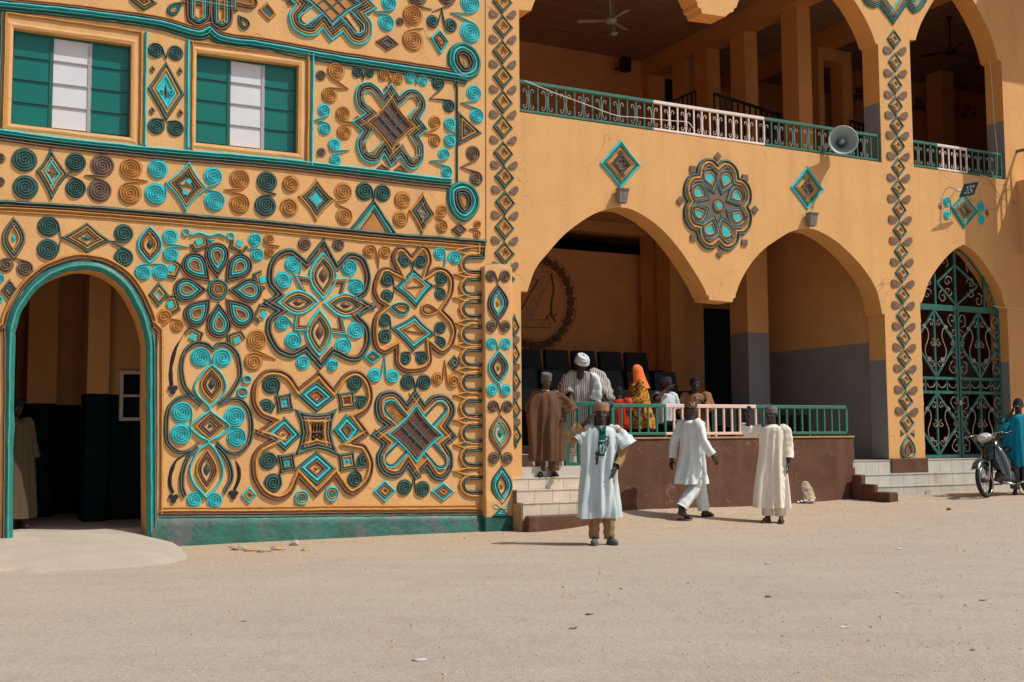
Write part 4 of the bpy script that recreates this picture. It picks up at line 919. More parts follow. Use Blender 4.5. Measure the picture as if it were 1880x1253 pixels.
L(388, 707, 33, 21, ['OC', 'BR', 'PB'], w=[5, 4, 3], core='DG', par=q, pinch=1.1); L(379, 863, 41, 21, ['OC', 'BR', 'PB'], w=[5, 4, 3], core='DG', par=q, pinch=1.1); DC(385, 783, 29, 27, ['OC', 'BR', 'PB'], w=4.5, core='DG', par=q)
S((368, 656, 19, 'TQ', (389, 672)), (408, 657, 18, 'TQ', (390, 672)), (334, 757, 20, 'TQ', (351, 780)), (332, 797, 20, 'TQ', (351, 784)), (431, 764, 20, 'TQ', (419, 782)), (434, 803, 19, 'TQ', (419, 784)), (357, 917, 15, 'TQ', (377, 914)), (394, 919, 15, 'TQ', (379, 914)), par=q)
def sword(P, hx, hy):
    def f(k):
        Q = cr(P, 6); n = len(Q); k.stroke(Q, 7, 'BK', .022, False, [max(.2, min(1, i/(n*.35))) for i in range(n)])
        for a in (-2.6, -.5, 1.57): k.disc(hx+5*math.cos(a), hy+5*math.sin(a), 4.6, 'BK', .02)
    orn('curved_sword', f)
sword([(334, 620), (322, 640), (315, 668), (314, 690), (316, 708)], 317, 715); sword([(340, 834), (322, 848), (313, 870), (312, 890), (317, 905)], 318, 915); sword([(433, 845), (439, 860), (438, 880), (430, 900)], 428, 908)
orn('ring', lambda k: (k.ring(453, 697, 9, 'TQ', 4), k.disc(453, 697, 5, 'PB', .012), k.ring(445, 721, 11, 'TQ', 4), k.disc(445, 721, 6, 'PB', .012)))
PR((472, 624, 20), (465, 664, 18), 'OC', (507, 660)); DC(457, 910, 15, 16, ['TQ', 'OC'], w=4, fill='TG')
# four diamonds medallion
FD = [(585, 681, 1), (612, 712, 1), (630, 688), (655, 680), (676, 695), (685, 728), (676, 755), (657, 767, 1), (679, 797, 1), (655, 812, 1), (672, 818), (686, 850), (678, 886), (650, 909), (632, 902), (615, 878, 1), (581, 913, 1), (549, 880, 1), (535, 908), (511, 920), (482, 908), (464, 880), (461, 845), (472, 822), (497, 808, 1), (466, 796, 1), (497, 774, 1), (473, 762), (461, 735), (464, 705), (482, 683), (508, 678), (532, 688), (549, 711, 1)]
q = orn('diamond_medallion', lambda k: k.bands(cr(FD, 4, True), ['BR', 'OC'], [5, 7.5], .036), label='medallion of four diamonds around a concave square')
D((581, 700), (616, 730), (581, 757), (545, 725), ['DG', 'TQ', 'BR'], w=5.5, core='OC', par=q); D((522, 765), (554, 799), (523, 829), (486, 796), ['DG', 'TQ', 'BR'], w=5.5, core='OC', par=q)
D((636, 760), (664, 790), (637, 822), (611, 790), ['TG', 'TQ', 'BR'], w=5.5, core='OC', par=q); D((581, 828), (617, 861), (581, 892), (543, 859), ['DG', 'TQ', 'BR'], w=5.5, core='OC', par=q)
for (x, y, c1, c2) in ((522, 740, 'PB', 'TQ'), (636, 736, 'OC', 'BR'), (527, 850, 'BR', 'TQ'), (637, 847, 'OC', 'TQ')):
    e = 16; orn('diamond', lambda k: k.diamond((x-e-2, y-e+2), (x+e-3, y-e-3), (x+e+2, y+e-2), (x-e+3, y+e+3), ['DG', c1], 4.4, c2, c2, .1), par=q)
CS = [(541, 752), (560, 758), (581, 760), (600, 758), (620, 750), (611, 772), (609, 795), (613, 815), (622, 838), (600, 828), (581, 824), (562, 829), (541, 838), (550, 815), (554, 795), (550, 772)]
orn('square', lambda k: k.bands(CS, ['DG', 'PB', 'OC'], [6, 5, 7], .034), par=q)
def glyph(k):
    for dx in (-8, -3, 3, 8): k.stroke([(582+dx, 778), (581+dx, 792)], 3, 'BK', .03)
    k.stroke([(573, 785), (592, 785)], 2.6, 'BK', .034); k.stroke([(572, 796), (592, 796)], 3, 'BK', .032); k.ring(576, 802, 5, 'BK', 2.6); k.ring(587, 803, 5, 'BK', 2.6); k.stroke([(572, 808), (592, 809)], 3, 'BK', .03)
orn('black_lettering', glyph, par=q)
S((498, 707, 18, 'DG', (508, 732)), (488, 748, 16, 'DG', (508, 736)), (651, 703, 16, 'DG', (648, 724)), (665, 740, 14, 'DG', (650, 728)), (492, 846, 17, 'DG', (512, 852)), (501, 887, 18, 'DG', (512, 864)), (667, 846, 14, 'DG', (652, 854)), (651, 880, 15, 'DG', (650, 860)), par=q)
for (x, y) in ((553, 914), (609, 907)): orn('rosette', lambda k: (k.ring(x, y, 14, 'TQ', 4.5), k.ring(x, y, 9.5, 'OC', 4), k.disc(x, y, 5, 'TG', .02)))
# battlement meander with arrow heads
ys_ = [486, 527, 568, 614, 657, 703, 750, 796, 840, 891]; xr_ = [887+.5*i for i in range(10)]
def meander(k):
    for (d, w_, m, h) in ((0, 5, 'DG', .045), (4.4, 3.4, 'BR', .04), (9.6, 8, 'OC', .036)):
        P = [(889-d, 447)]
        for i, y in enumerate(ys_):
            x = xr_[i]-d+1; xl = 856; r = 12+d*.75; P.append((x, y-r, 1)); 
            P += [(xl+8, y-r), (xl-1-d*.35, y-r*.75), (xl-5-d*.72, y), (xl-1-d*.35, y+r*.75), (xl+8, y+r), (x, y+r, 1)]
        P.append((893-d, 938)); k.stroke(cr([p if len(p) > 2 or True else p for p in P], 2), w_, m, h)
orn('battlement_border', meander)
for y in (461, 504, 547, 593, 634, 680, 726, 772, 817, 866):
    orn('arrow_head', lambda k: (k.stroke([(874, y-7), (852, y-5), (836, y), (852, y+6), (874, y+7)], 5.5, 'OC', .034), k.plate([(840, y), (856, y-5), (874, y-6), (874, y+6), (856, y+5)], 'OC', .012), k.hip([(846, y), (862, y-5), (857, y), (862, y+5)], 'TQ', .03), k.stroke([(848, y), (864, y-5)], 1.6, 'DG', .034)))
BAND('moulding', [(292, 940), (450, 940), (600, 938), (750, 937), (893, 936)], [(-8, 3, 'OC', .02), (-2, 5, 'OC', .03), (3.5, 4, 'BR', .035), (9, 5, 'DG', .04)])
# ---- buttress with lens chain
bt = Relief(); z1 = W(915, 491, -.12)[1]; s0_ = W(890, 700, -.12)[0]; s1_ = W(942, 700, -.12)[0]
rr = random.Random(9); vs = []; N = 26
o = MB()
for i in range(N+1):
    z = -.2+(z1+.2)*i/N; w0 = .02*mnoise(Vector((0, 0, z*1.7))); w1 = .014*mnoise(Vector((5, 0, z*1.7))); bl = .02 if z < .55 else 0
    vs += [(s0_+w0, 0.0, z), (s0_+w0, -.105-bl, z), (s0_+w0+.015, -.12-bl, z), (s1_+w1-.015, -.12-bl, z), (s1_+w1, -.105-bl, z), (s1_+w1, .0, z)]
o.add(vs, [(i*6+j, i*6+j+1, (i+1)*6+j+1, (i+1)*6+j) for i in range(N) for j in range(5)], 'WALL')
o.add([(s0_, .0, z1), (s0_, -.12, z1), (s1_, -.12, z1), (s1_, .0, z1), (s0_+.1, 0.0, z1+.07), (s0_+.2, -.08, z1+.05), (s1_-.06, -.08, z1+.04), (s1_-.02, 0.0, z1+.08)], [(0, 1, 5, 4), (1, 2, 6, 5), (2, 3, 7, 6), (4, 5, 6, 7)], 'DIRTY')
bu = o.build('buttress', LB)
zg = W(915, 948, -.15)[1]; o = MB(); o.box(s0_-.02, s1_+.012, -.155, 0, -.2, zg, 'PLINTH', .015); o.build('plinth', LB)
Y = -.12
def chain(y0, y1, hh, hw, cy, cols, c1, c2, x, core):
    PR((x-13, y0, 11.5), (x+13, y0+.5, 11.5), c1, (x, y0+13), par=bu, y=Y)
    if y1: PR((x-12, y1, 11.5), (x+13, y1+.5, 11.5), c2, (x, y1-13), par=bu, y=Y)
    L(x, cy, hh, hw, cols, w=4.4, core=core, par=bu, y=Y)
chain(507, 599, 36, 20, 557, ['BR', 'DG', 'TQ'], 'PB', 'PB', 914, 'OC'); chain(631, 716, 33, 20, 675, ['TQ', 'BR', 'DG'], 'TQ', 'TQ', 915, 'OC'); chain(746, 841, 36, 21, 796, ['PB', 'OC', 'TQ'], 'PB', 'PB', 918, 'TG')
L(921, 892, 37, 20, ['DG', 'TQ', 'DG'], w=4.6, core='OC', par=bu, y=Y)
orn('drop', lambda k: k.tear((920, 935), (903, 927), 5, ['TQ'], 2.5, 'PB'), Y, bu); orn('drop', lambda k: k.tear((921, 935), (939, 927), 5, ['TQ'], 2.5, 'PB'), Y, bu)
orn('triangle', lambda k: k.bands([(904, 948), (937, 948), (921, 932)], ['DG', 'TQ'], 3, .02), Y-.036, bu)
# ---- diamond chains on the arcade pillars
def dchain(pts, hw, hh, x_off, first=True, flat=None):
    for i, (x, y) in enumerate(pts):
        orn('diamond', lambda k: (k.diamond((x, y-hh), (x+hw, y+1.5), (x, y+hh), (x-hw, y-1.5), ['DG', 'OC'], [4.4, 5], None), k.hip([(x, y-7), (x+5.5, y), (x, y+7), (x-5.5, y)], 'OC', .02), k.hip([(x-5, y-1), (x+5, y+1), (x+2, y+4), (x-3, y+3)], 'GREYM', .03), k.hip([(x-5, y-2), (x+5, y), (x+2, y-5)], 'BR', .03)), 0.0, RB)
        if i+1 < len(pts):
            X, Y_ = (x+pts[i+1][0])/2, (y+pts[i+1][1])/2
            for sg in (-1, 1):
                def f(k):
                    P = []
                    for j in range(12):
                        a = 2*math.pi*j/12; u = math.cos(a); v = math.sin(a); e = .72+.42*u
                        P.append((X+sg*(x_off-1+u*8.6), Y_+v*(8.6*e)-2.2*u+sg*.8))
                    k.plate(P, 'PB', .020)
                orn('pebble', f, 0.0, RB)
dchain([(922, -42), (922, 4), (923, 50), (922, 96), (923, 142), (923, 188), (923, 234), (924, 282), (926, 326), (927, 373), (926, 419), (926, 466), (927, 512)], 19, 23, 17)
dchain([(944, 600), (945, 650), (946, 700), (946, 752), (947, 800)], 11, 23, 1)
rc = [(1641, 73), (1643, 115), (1643, 156), (1644, 195), (1646, 231), (1648, 268), (1649, 308), (1649, 347), (1651, 385), (1652, 424), (1654, 463), (1656, 502), (1657, 542), (1658, 581), (1659, 620), (1660, 658), (1662, 697), (1663, 736), (1665, 776)]
dchain(rc, 14, 19.5, 13.5)
orn('triangle', lambda k: (k.hip([(1652, 787), (1652, 806), (1663, 796)], 'PB', .025), k.hip([(1680, 787), (1680, 806), (1668, 796)], 'PB', .025)), 0, RB)
orn('drop', lambda k: k.tear((1666, 796), (1667, 845), 15, ['TG', 'OC', 'BR'], [4, 4, 3], 'PB'), 0, RB)
# crown of the patterned pillar, cut by the picture's top edge
CRN = [(1640, 47, 1), (1613, 12, 1), (1604, 15), (1590, 10), (1582, -2), (1580, -20), (1595, -40), (1640, -60), (1690, -40), (1704, -12), (1700, 6), (1690, 19), (1676, 25), (1664, 12, 1)]
orn('crown_medallion', lambda k: (k.bands(cr(CRN, 4, True), ['DG', 'TG', 'PB', 'OC', 'TQ'], [3.6, 3.6, 3.6, 4.5, 3.6], .03)), 0, RB)
for (cx, cy, hw, hh) in ((1139, 302, 38, 46), (1481.5, 346, 32, 42)):
    t = .06
    dm = orn('diamond_plaque', lambda k: k.diamond((cx, cy-hh), (cx+hw, cy+3), (cx+.5, cy+hh), (cx-hw, cy-2), ['TQ', 'TG', 'OC', 'WALLR', 'BR', 'DG'], [4.5, 3.2, 4, 3, 3, 3], None, 'BR', .03), 0, RB)
    for (dx, dy) in ((0, -7), (7, 0), (0, 8), (-7, 0)): orn('leaf', lambda k: k.hip([(cx+dx*1.1, cy+dy*1.2-6), (cx+dx*1.1+6, cy+dy*1.2+.5), (cx+dx*1.1, cy+dy*1.2+7), (cx+dx*1.1-6, cy+dy*1.2-.5)], 'PB', .04), 0, dm)
# rosette
cx, cy = 1317, 376; P = []
for i in range(8):
    a0 = math.pi/8+i*math.pi/4+math.pi/8
    for j in range(9):
        f = j/9; a = a0+f*math.pi/4; r = .86+.14*math.sin(f*math.pi)**.7; P.append((cx+67*r*math.cos(a), cy+88*r*math.sin(a)+67*r*math.cos(a)*.09, ))
rs = orn('rosette', lambda k: (k.bands(P, ['DG', 'OC', 'PB'], [5.5, 6.5, 5], .04), k.plate(offset(P, (1 if poly_area(P) > 0 else -1)*15), 'PB', .008), k.ring(cx+1, cy+2, 14, 'DG', 3.5), k.ring(cx+1, cy+2, 11, 'OC', 4.5), k.disc(cx+1, cy+2, 6.5, 'TQ', .03)), 0, RB, label='round eight petalled rosette between the two large arches')
for i in range(8):
    a = math.pi/8+i*math.pi/4; ca, sa_ = math.cos(a), math.sin(a); k1 = .21; k2 = .84
    orn('petal', lambda k: k.tear((cx+67*k1*ca, cy+88*k1*sa_+6*ca*k1), (cx+67*k2*ca, cy+88*k2*sa_+6*ca*k2), 20.5, ['DG', 'GREYM', 'DG', 'OC'], [4, 2.6, 3, 4], 'TQ'), 0, rs)
for (x, y) in ((1317, 288), (1271, 311), (1248, 369), (1272, 437), (1321, 466), (1366, 446), (1385, 386), (1367, 327)):
    orn('stud', lambda k: (k.plate([(x, y-8), (x+7, y), (x, y+8), (x-7, y)] if abs(x-1318) < 10 or abs(y-378) < 12 else [(x-5, y-6), (x+5, y-5), (x+5, y+6), (x-5, y+5)], 'PB', .025), k.hip([(x-2, y), (x, y-2), (x+2, y), (x, y+2)], 'BR', .035)), 0, rs)
# emblem over the gate
e = orn('diamond_plaque', lambda k: k.diamond((1769, 356), (1795, 389), (1769, 421), (1744, 382), ['TG', 'TQ', 'OC', 'PB', 'DG'], [3.5, 3, 4, 3, 3], 'OC'), 0, RB)
S((1738, 371, 10, 'TQ', (1746, 383)), (1738, 395, 9, 'TQ', (1746, 384)), (1800, 380, 10, 'TQ', (1793, 390)), (1801, 404, 9, 'TQ', (1793, 391)), par=e)
for (x, y) in ((1726, 379), (1812, 392)): orn('stud', lambda k: k.hip([(x, y-9), (x+5, y+1), (x, y+9), (x-5, y-1)], 'PB', .03), 0, e)
# ======================= PEOPLE =======================
mat('SKIN', (.040, .020, .013), .5, .12, 30, .12, 120, spec=.5)
mat('SKINL', (.075, .036, .022), .5, .12, 30, .12, 120, spec=.5)
mat('EYE', (.30, .25, .21), .3, 0, 5, 0); mat('PUPIL', (.01, .008, .006), .2, 0, 5, 0); mat('LIP', (.07, .025, .02), .45, .1, 20, 0)
mat('HAIR', (.006, .005, .005), .9, .2, 60, .6, 200)
def cloth(name, col, rough=.85, **k): return mat(name, col, rough, k.pop('var', .07), k.pop('vs', 9), .25, 160, spec=.2, bd=.003, **k)
cloth('C_PALE', (.55, .63, .645)); cloth('C_TAN', (.33, .20, .095)); cloth('C_WHITEB', (.67, .73, .74)); cloth('C_CREAM', (.80, .73, .61)); cloth('C_BROWN', (.125, .062, .034)); cloth('C_RED', (.55, .035, .012))
cloth('C_GREEN', (.01, .11, .075)); cloth('C_BLUE', (.008, .22, .32)); cloth('C_DARK', (.012, .013, .016)); cloth('C_ORANGE', (.80, .17, .05)); cloth('C_SHIRT', (.52, .56, .58)); cloth('C_BRN2', (.26, .125, .055)); cloth('C_GREYCAP', (.10, .11, .12)); cloth('C_TAUPE', (.10, .07, .04))
def pattern(name, c1, c2, scale, kind='WAVE', rot=(0, 0, 0), lo=.45, hi=.55, dist=0.0, rough=.85, dirn='X'):
    m = mat(name, c1, rough, .05, 9, .2, 150, spec=.2, bd=.003); n = m.node_tree.nodes; l = m.node_tree.links; b = n['Principled BSDF']
    src = b.inputs['Base Color'].links[0].from_socket; tc = n.new('ShaderNodeTexCoord'); mp = n.new('ShaderNodeMapping'); mp.inputs['Rotation'].default_value = rot
    l.new(tc.outputs['Object'], mp.inputs[0])
    if kind == 'WAVE':
        t = n.new('ShaderNodeTexWave'); t.bands_direction = dirn; t.inputs['Scale'].default_value = scale; t.inputs['Distortion'].default_value = dist; o = t.outputs['Fac']
    elif kind == 'VOR': t = n.new('ShaderNodeTexVoronoi'); t.inputs['Scale'].default_value = scale; o = t.outputs['Distance']
    else: t = n.new('ShaderNodeTexNoise'); t.inputs['Scale'].default_value = scale; t.inputs['Detail'].default_value = 2; o = t.outputs['Fac']
    l.new(mp.outputs[0], t.inputs['Vector']); r = n.new('ShaderNodeMapRange'); r.inputs[1].default_value = lo; r.inputs[2].default_value = hi; l.new(o, r.inputs[0])
    x = n.new('ShaderNodeMix'); x.data_type = 'RGBA'; l.new(r.outputs[0], x.inputs['Factor']); l.new(src, x.inputs['A']); x.inputs['B'].default_value = (*c2, 1); l.new(x.outputs['Result'], b.inputs['Base Color'])
pattern('C_STRIPE', (.52, .49, .46), (.13, .095, .06), 11, dist=.6, lo=.5, hi=.7)
pattern('C_FLORAL', (.62, .26, .03), (.06, .05, .02), 26, 'NOI', lo=.50, hi=.56); pattern('C_CAPBR', (.30, .15, .09), (.50, .36, .26), 30, 'VOR', lo=.28, hi=.18)
pattern('C_CAPEM', (.42, .38, .33), (.10, .045, .025), 34, 'VOR', lo=.25, hi=.4); pattern('C_CAPST', (.05, .045, .045), (.30, .28, .27), 17, dirn='Z', dist=2, lo=.55, hi=.75); pattern('C_TURBAN', (.60, .66, .68), (.30, .36, .4), 14, 'NOI', lo=.55, hi=.66)
def V3(*a): return Vector(a)
DEF = dict(neck=(0, .01, 1.47), chest=(0, .0, 1.27), belly=(0, .0, 1.08), pel=(0, .0, .95), sl=(-.185, .01, 1.42), sr=(.185, .01, 1.42), el=(-.25, .03, 1.13), er=(.25, .03, 1.13), wl=(-.27, -.03, .88), wr=(.27, -.03, .88),
           hl=(-.09, 0, .93), hr=(.09, 0, .93), kl=(-.10, -.02, .50), kr=(.10, -.02, .50), al=(-.10, .03, .085), ar=(.10, .03, .085), tl=(-.13, -.15, .03), tr=(.13, -.15, .03), head=(0, 0, 0), hdl=None, hdr=None, cl=.5, crr=.5)
def person(label, at, H, rot, J=None, skin='SKIN', voxel=.008, scale_to=None):
    j = dict(DEF); j.update(J or {}); k = H/1.75
    t = thing('person', label, 'person', tuple(at), rot, frame=False); t.scale = (k, k, k); bpy.context.view_layer.update()
    b = MB(); p = {q: Vector(v) for q, v in j.items() if isinstance(v, tuple) and len(v) == 3 and q not in ('head', 'hdl', 'hdr')}
    def cap(a, c, r1, r2, n=10):
        a = Vector(a); c = Vector(c); b.tube([a, a.lerp(c, .5), c], [r1, (r1+r2)/2*1.02, r2], 'SKIN', n); b.ell(a, (r1, r1, r1), 'SKIN', n, 6); b.ell(c, (r2, r2, r2), 'SKIN', n, 6)
    b.ell(p['chest'], (.165, .105, .19), 'SKIN'); b.ell(p['belly'], (.14, .10, .17), 'SKIN'); b.ell(p['pel'], (.155, .105, .12), 'SKIN'); cap(p['chest'], p['pel'], .12, .12)
    for s in 'lr':
        cap(p['chest']+Vector((0, 0, .1)), p['s'+s], .075, .06); cap(p['s'+s], p['e'+s], .052, .040); cap(p['e'+s], p['w'+s], .040, .026)
        cap(p['h'+s], p['k'+s], .080, .055); cap(p['k'+s], p['a'+s], .052, .036); a_ = p['a'+s]; t_ = p['t'+s]
        cap(a_+Vector((0, .02, -.045)), t_, .034, .024); cap(a_, t_.lerp(a_, .45), .035, .030)
        # hand with five fingers
        d, nrm = j['hd'+s] or ((p['w'+s]-p['e'+s]).normalized(), Vector((0, -1, 0)) if False else Vector(((1 if s == 'l' else -1), 0, 0))); d = Vector(d).normalized(); nrm = Vector(nrm); nrm = (nrm-d*nrm.dot(d)).normalized(); lat = d.cross(nrm)
        if lat.y > 0: lat = -lat                       # the thumb lies on the forward side
        w0 = p['w'+s]; cu = j['cl'] if s == 'l' else j['crr']
        M = Matrix((lat, nrm, d)).transposed(); b.ell(w0+d*.052, (.040, .017, .052), 'SKIN', 12, 8, M); cap(w0, w0+d*.03, .025, .026)
        for f, (o, ln) in enumerate(((.027, .072), (.009, .082), (-.009, .076), (-.026, .060))):
            q = w0+d*.085+lat*o; ang = cu*(.7+.1*f); d1 = (d*math.cos(ang*.6)+nrm*math.sin(ang*.6)+lat*o*1.6).normalized(); q1 = q+d1*ln*.5; d2 = (d*math.cos(ang*1.7)+nrm*math.sin(ang*1.7)).normalized(); q2 = q1+d2*ln*.5
            cap(q-d1*.02, q1, .0098, .0088, 7); cap(q1, q2, .0088, .0075, 7)
        q = w0+d*.025+lat*.030; q1 = q+(d*.5+lat*.75+nrm*.25).normalized()*.035; cap(q, q1, .012, .0105, 7); cap(q1, q1+(d*.85+lat*.25+nrm*.4).normalized()*.030, .0105, .0085, 7)
    # head
    nk = p['neck']; HM = Euler((R(j['head'][0]), R(j['head'][1]), R(j['head'][2]))).to_matrix(); hb = nk+Vector((0, -.012, .018)); HS = 1.12
    def h(x, y, z): return hb+HM @ (Vector((x, y, z))*HS)
    _ell = b.ell
    cap(nk-Vector((0, 0, .06)), h(0, .012, .07), .066, .058)
    b.ell(h(0, .012, .150), (0.0829, 0.1030, 0.1098), 'SKIN', 16, 12, HM); b.ell(h(0, -.022, .085), (0.0627, 0.0694, 0.0739), 'SKIN', 14, 10, HM); b.ell(h(0, -.052, .046), (0.0291, 0.0269, 0.0246), 'SKIN', 10, 8, HM)
    for sx in (-1, 1):
        b.ell(h(sx*.036, -.052, .098), (0.0246, 0.0246, 0.0269), 'SKIN', 10, 8, HM); b.ell(h(sx*.030, -.072, .155), (0.0291, 0.0134, 0.0090), 'SKIN', 10, 6, HM); b.ell(h(sx*.077, .012, .115), (0.0101, 0.0202, 0.0314), 'SKIN', 10, 8, HM); b.ell(h(sx*.012, -.090, .100), (0.0123, 0.0146, 0.0101), 'SKIN', 8, 6, HM)
    b.tube([h(0, -.074, .145), h(0, -.088, .120), h(0, -.100, .103)], [.009, .012, .014], 'SKIN', 8); b.ell(h(0, -.098, .100), (0.0157, 0.0146, 0.0123), 'SKIN', 8, 6, HM)
    b.ell(h(0, -.083, .071), (0.0269, 0.0134, 0.0090), 'SKIN', 10, 6, HM); b.ell(h(0, -.080, .059), (0.0235, 0.0134, 0.0090), 'SKIN', 10, 6, HM)
    me = b.mesh('body'); ob = bpy.data.objects.new('tmp', me); C.objects.link(ob)
    md = ob.modifiers.new('r', 'REMESH'); md.mode = 'VOXEL'; md.voxel_size = voxel; sm = ob.modifiers.new('s', 'SMOOTH'); sm.iterations = 2; sm.factor = .45
    dg = bpy.context.evaluated_depsgraph_get(); m2 = bpy.data.meshes.new_from_object(ob.evaluated_get(dg)); bpy.data.objects.remove(ob)
    m2.materials.clear(); m2.materials.append(MATS[skin]); m2.polygons.foreach_set('use_smooth', [True]*len(m2.polygons)); new('body', m2, t)
    for sx in (-1, 1):
        e = MB(); e.ell(h(sx*.030, -.0690, .133), (.013, .009, .0065), 'EYE', 10, 8, HM); e.ell(h(sx*.030, -.0755, .133), (.0068, .004, .0065), 'PUPIL', 8, 6, HM); e.build('eye', t)
    e = MB(); e.ell(h(0, -.089, .072), (.020, .008, .0055), 'LIP', 10, 6, HM); e.ell(h(0, -.086, .060), (.018, .008, .006), 'LIP', 10, 6, HM); e.build('lips', t)
    t['_k'] = k
    return t, p, h, HM
def hair(t, h, HM, full=False):
    e = MB(); vs = []; n = 18; k = 9
    for i in range(k+1):
        th = math.pi*.5*i/k*1.12
        for jx in range(n):
            a = 2*math.pi*jx/n; x = .0785*math.sin(th)*math.cos(a); y = .0965*math.sin(th)*math.sin(a)+.016; z = .103*math.cos(th)
            if y < -.05 and z < .03: z = .03
            vs.append(h(x, y, .152+z))
    e.add(vs, [(i*n+q, (i+1)*n+q, (i+1)*n+(q+1) % n, i*n+(q+1) % n) for i in range(k) for q in range(n)], 'HAIR', True); e.build('hair', t)
def hat(t, h, HM, m, r=.086, z0=.165, hh=.085, name='cap', taper=.95, top=True, stripes=None):
    e = MB(); n = 28; prof = [(1, 0), (1.01, .02), (1.0, .5*hh/.085*.085/hh), (taper, .93), (taper*.93, 1.0), (taper*.6, 1.02), (0.02, 1.0)]; vs = []
    prof = [(1.0, 0), (1.015, .3), (1.0, .6), (taper, .92), (taper*.92, 1.0), (taper*.55, 1.03), (.02, 1.0)]
    for (rr, z) in prof:
        for q in range(n):
            a = 2*math.pi*q/n; w_ = 1+.02*math.sin(3*a+z*4)*(z > .2); vs.append(h(r*.93*rr*w_*math.cos(a), .014+r*1.1*rr*w_*math.sin(a), z0+hh*z))
    e.add(vs, [(i*n+q, i*n+(q+1) % n, (i+1)*n+(q+1) % n, (i+1)*n+q) for i in range(len(prof)-1) for q in range(n)], m, True)
    return e.build(name, t)
def loft(rings, m, t, name, rows=46, n=72, fold=(5, 9, 15), ph=0.0, sharp=.6, close_top=False, half=None):
    """rings: (cx,cy,cz, rx,ry, fold_amp); returns the surface function too"""
    K = len(rings)
    def at(u):
        x = u*(K-1); i = min(K-2, int(x)); f = x-i; g = lambda q: rings[max(0, min(K-1, q))]
        return [.5*(2*g(i)[c]+(-g(i-1)[c]+g(i+1)[c])*f+(2*g(i-1)[c]-5*g(i)[c]+4*g(i+1)[c]-g(i+2)[c])*f*f+(-g(i-1)[c]+3*g(i)[c]-3*g(i+1)[c]+g(i+2)[c])*f**3) for c in range(6)]
    def fn(u, a, off=0):
        cx, cy, cz, rx, ry, am = at(u); v = 0
        for q, (k_, w_) in enumerate(zip(fold, (1, .7, .45))): v += w_*math.sin(k_*a+ph*(q+1)*1.7+.9*math.sin(2.3*u*(q+1)+ph)+1.1*u*(q-1))
        v = math.copysign(abs(v)**sharp, v)*am*.8+am*1.5*mnoise(Vector((2.2*math.cos(a)+ph, 2.2*math.sin(a), u*1.6+ph)))+.0075*min(1, am*90)*mnoise(Vector((3.5*math.cos(a+u*2)+ph*3, 3.5*math.sin(a+u*2), u*9)))+off
        return Vector((cx+(rx+v)*math.cos(a), cy+(ry+v)*math.sin(a), cz+.004*math.sin(4*a+ph)*(u > .9)))
    e = MB(); vs = [fn(i/rows, 2*math.pi*q/n) for i in range(rows+1) for q in range(n)]
    fs = [(i*n+q, (i+1)*n+q, (i+1)*n+(q+1) % n, i*n+(q+1) % n) for i in range(rows) for q in range(n)]
    e.add(vs, fs, m, True); o = e.build(name, t); return o, fn
def sleeve(pts, rad, m, t, name='sleeve', rows=18, n=24, am=.006, ph=0.0):
    P = [Vector(q) for q in pts]; K = len(P); c3 = cr3(P, rows); e = MB(); vs = []; ref = None; N = len(c3)
    for i, q in enumerate(c3):
        a = (c3[min(i+1, N-1)]-c3[max(i-1, 0)]).normalized()
        if ref is None: ref = a.orthogonal().normalized()
        ref = (ref-a*ref.dot(a)).normalized(); b = a.cross(ref); u = i/(N-1)*(K-1); j0 = min(K-2, int(u)); f = u-j0; r = rad[j0]*(1-f)+rad[j0+1]*f
        for k_ in range(n):
            th = 2*math.pi*k_/n; rr = r+am*(math.sin(3*th+5*i/N+ph)+.7*math.sin(5*th-4*i/N+ph)+.8*math.sin(i*1.9+th+ph))
            vs.append(q+(ref*math.cos(th)+b*math.sin(th))*rr)
    fs = [(i*n+k_, i*n+(k_+1) % n, (i+1)*n+(k_+1) % n, (i+1)*n+k_) for i in range(N-1) for k_ in range(n)]
    e.add(vs, fs, m, True); return e.build(name, t)
def cr3(P, n):
    K = len(P); o = []
    for s in range(n+1):
        x = s/n*(K-1); i = min(K-2, int(x)); f = x-i; g = lambda q: P[max(0, min(K-1, q))]
        o.append(.5*(2*g(i)+(g(i+1)-g(i-1))*f+(2*g(i-1)-5*g(i)+4*g(i+1)-g(i+2))*f*f+(3*g(i)-3*g(i+1)+g(i+2)-g(i-1))*f**3))
    return o
def patch(fn, rows, m, t, name, off=.005, n=8):              # rows: (u, a0, a1)
    e = MB(); vs = []
    for (u, a0, a1) in rows: vs += [fn(u, a0+(a1-a0)*k/n, off) for k in range(n+1)]
    e.add(vs, [(i*(n+1)+k, (i+1)*(n+1)+k, (i+1)*(n+1)+k+1, i*(n+1)+k+1) for i in range(len(rows)-1) for k in range(n)], m, True); return e.build(name, t)
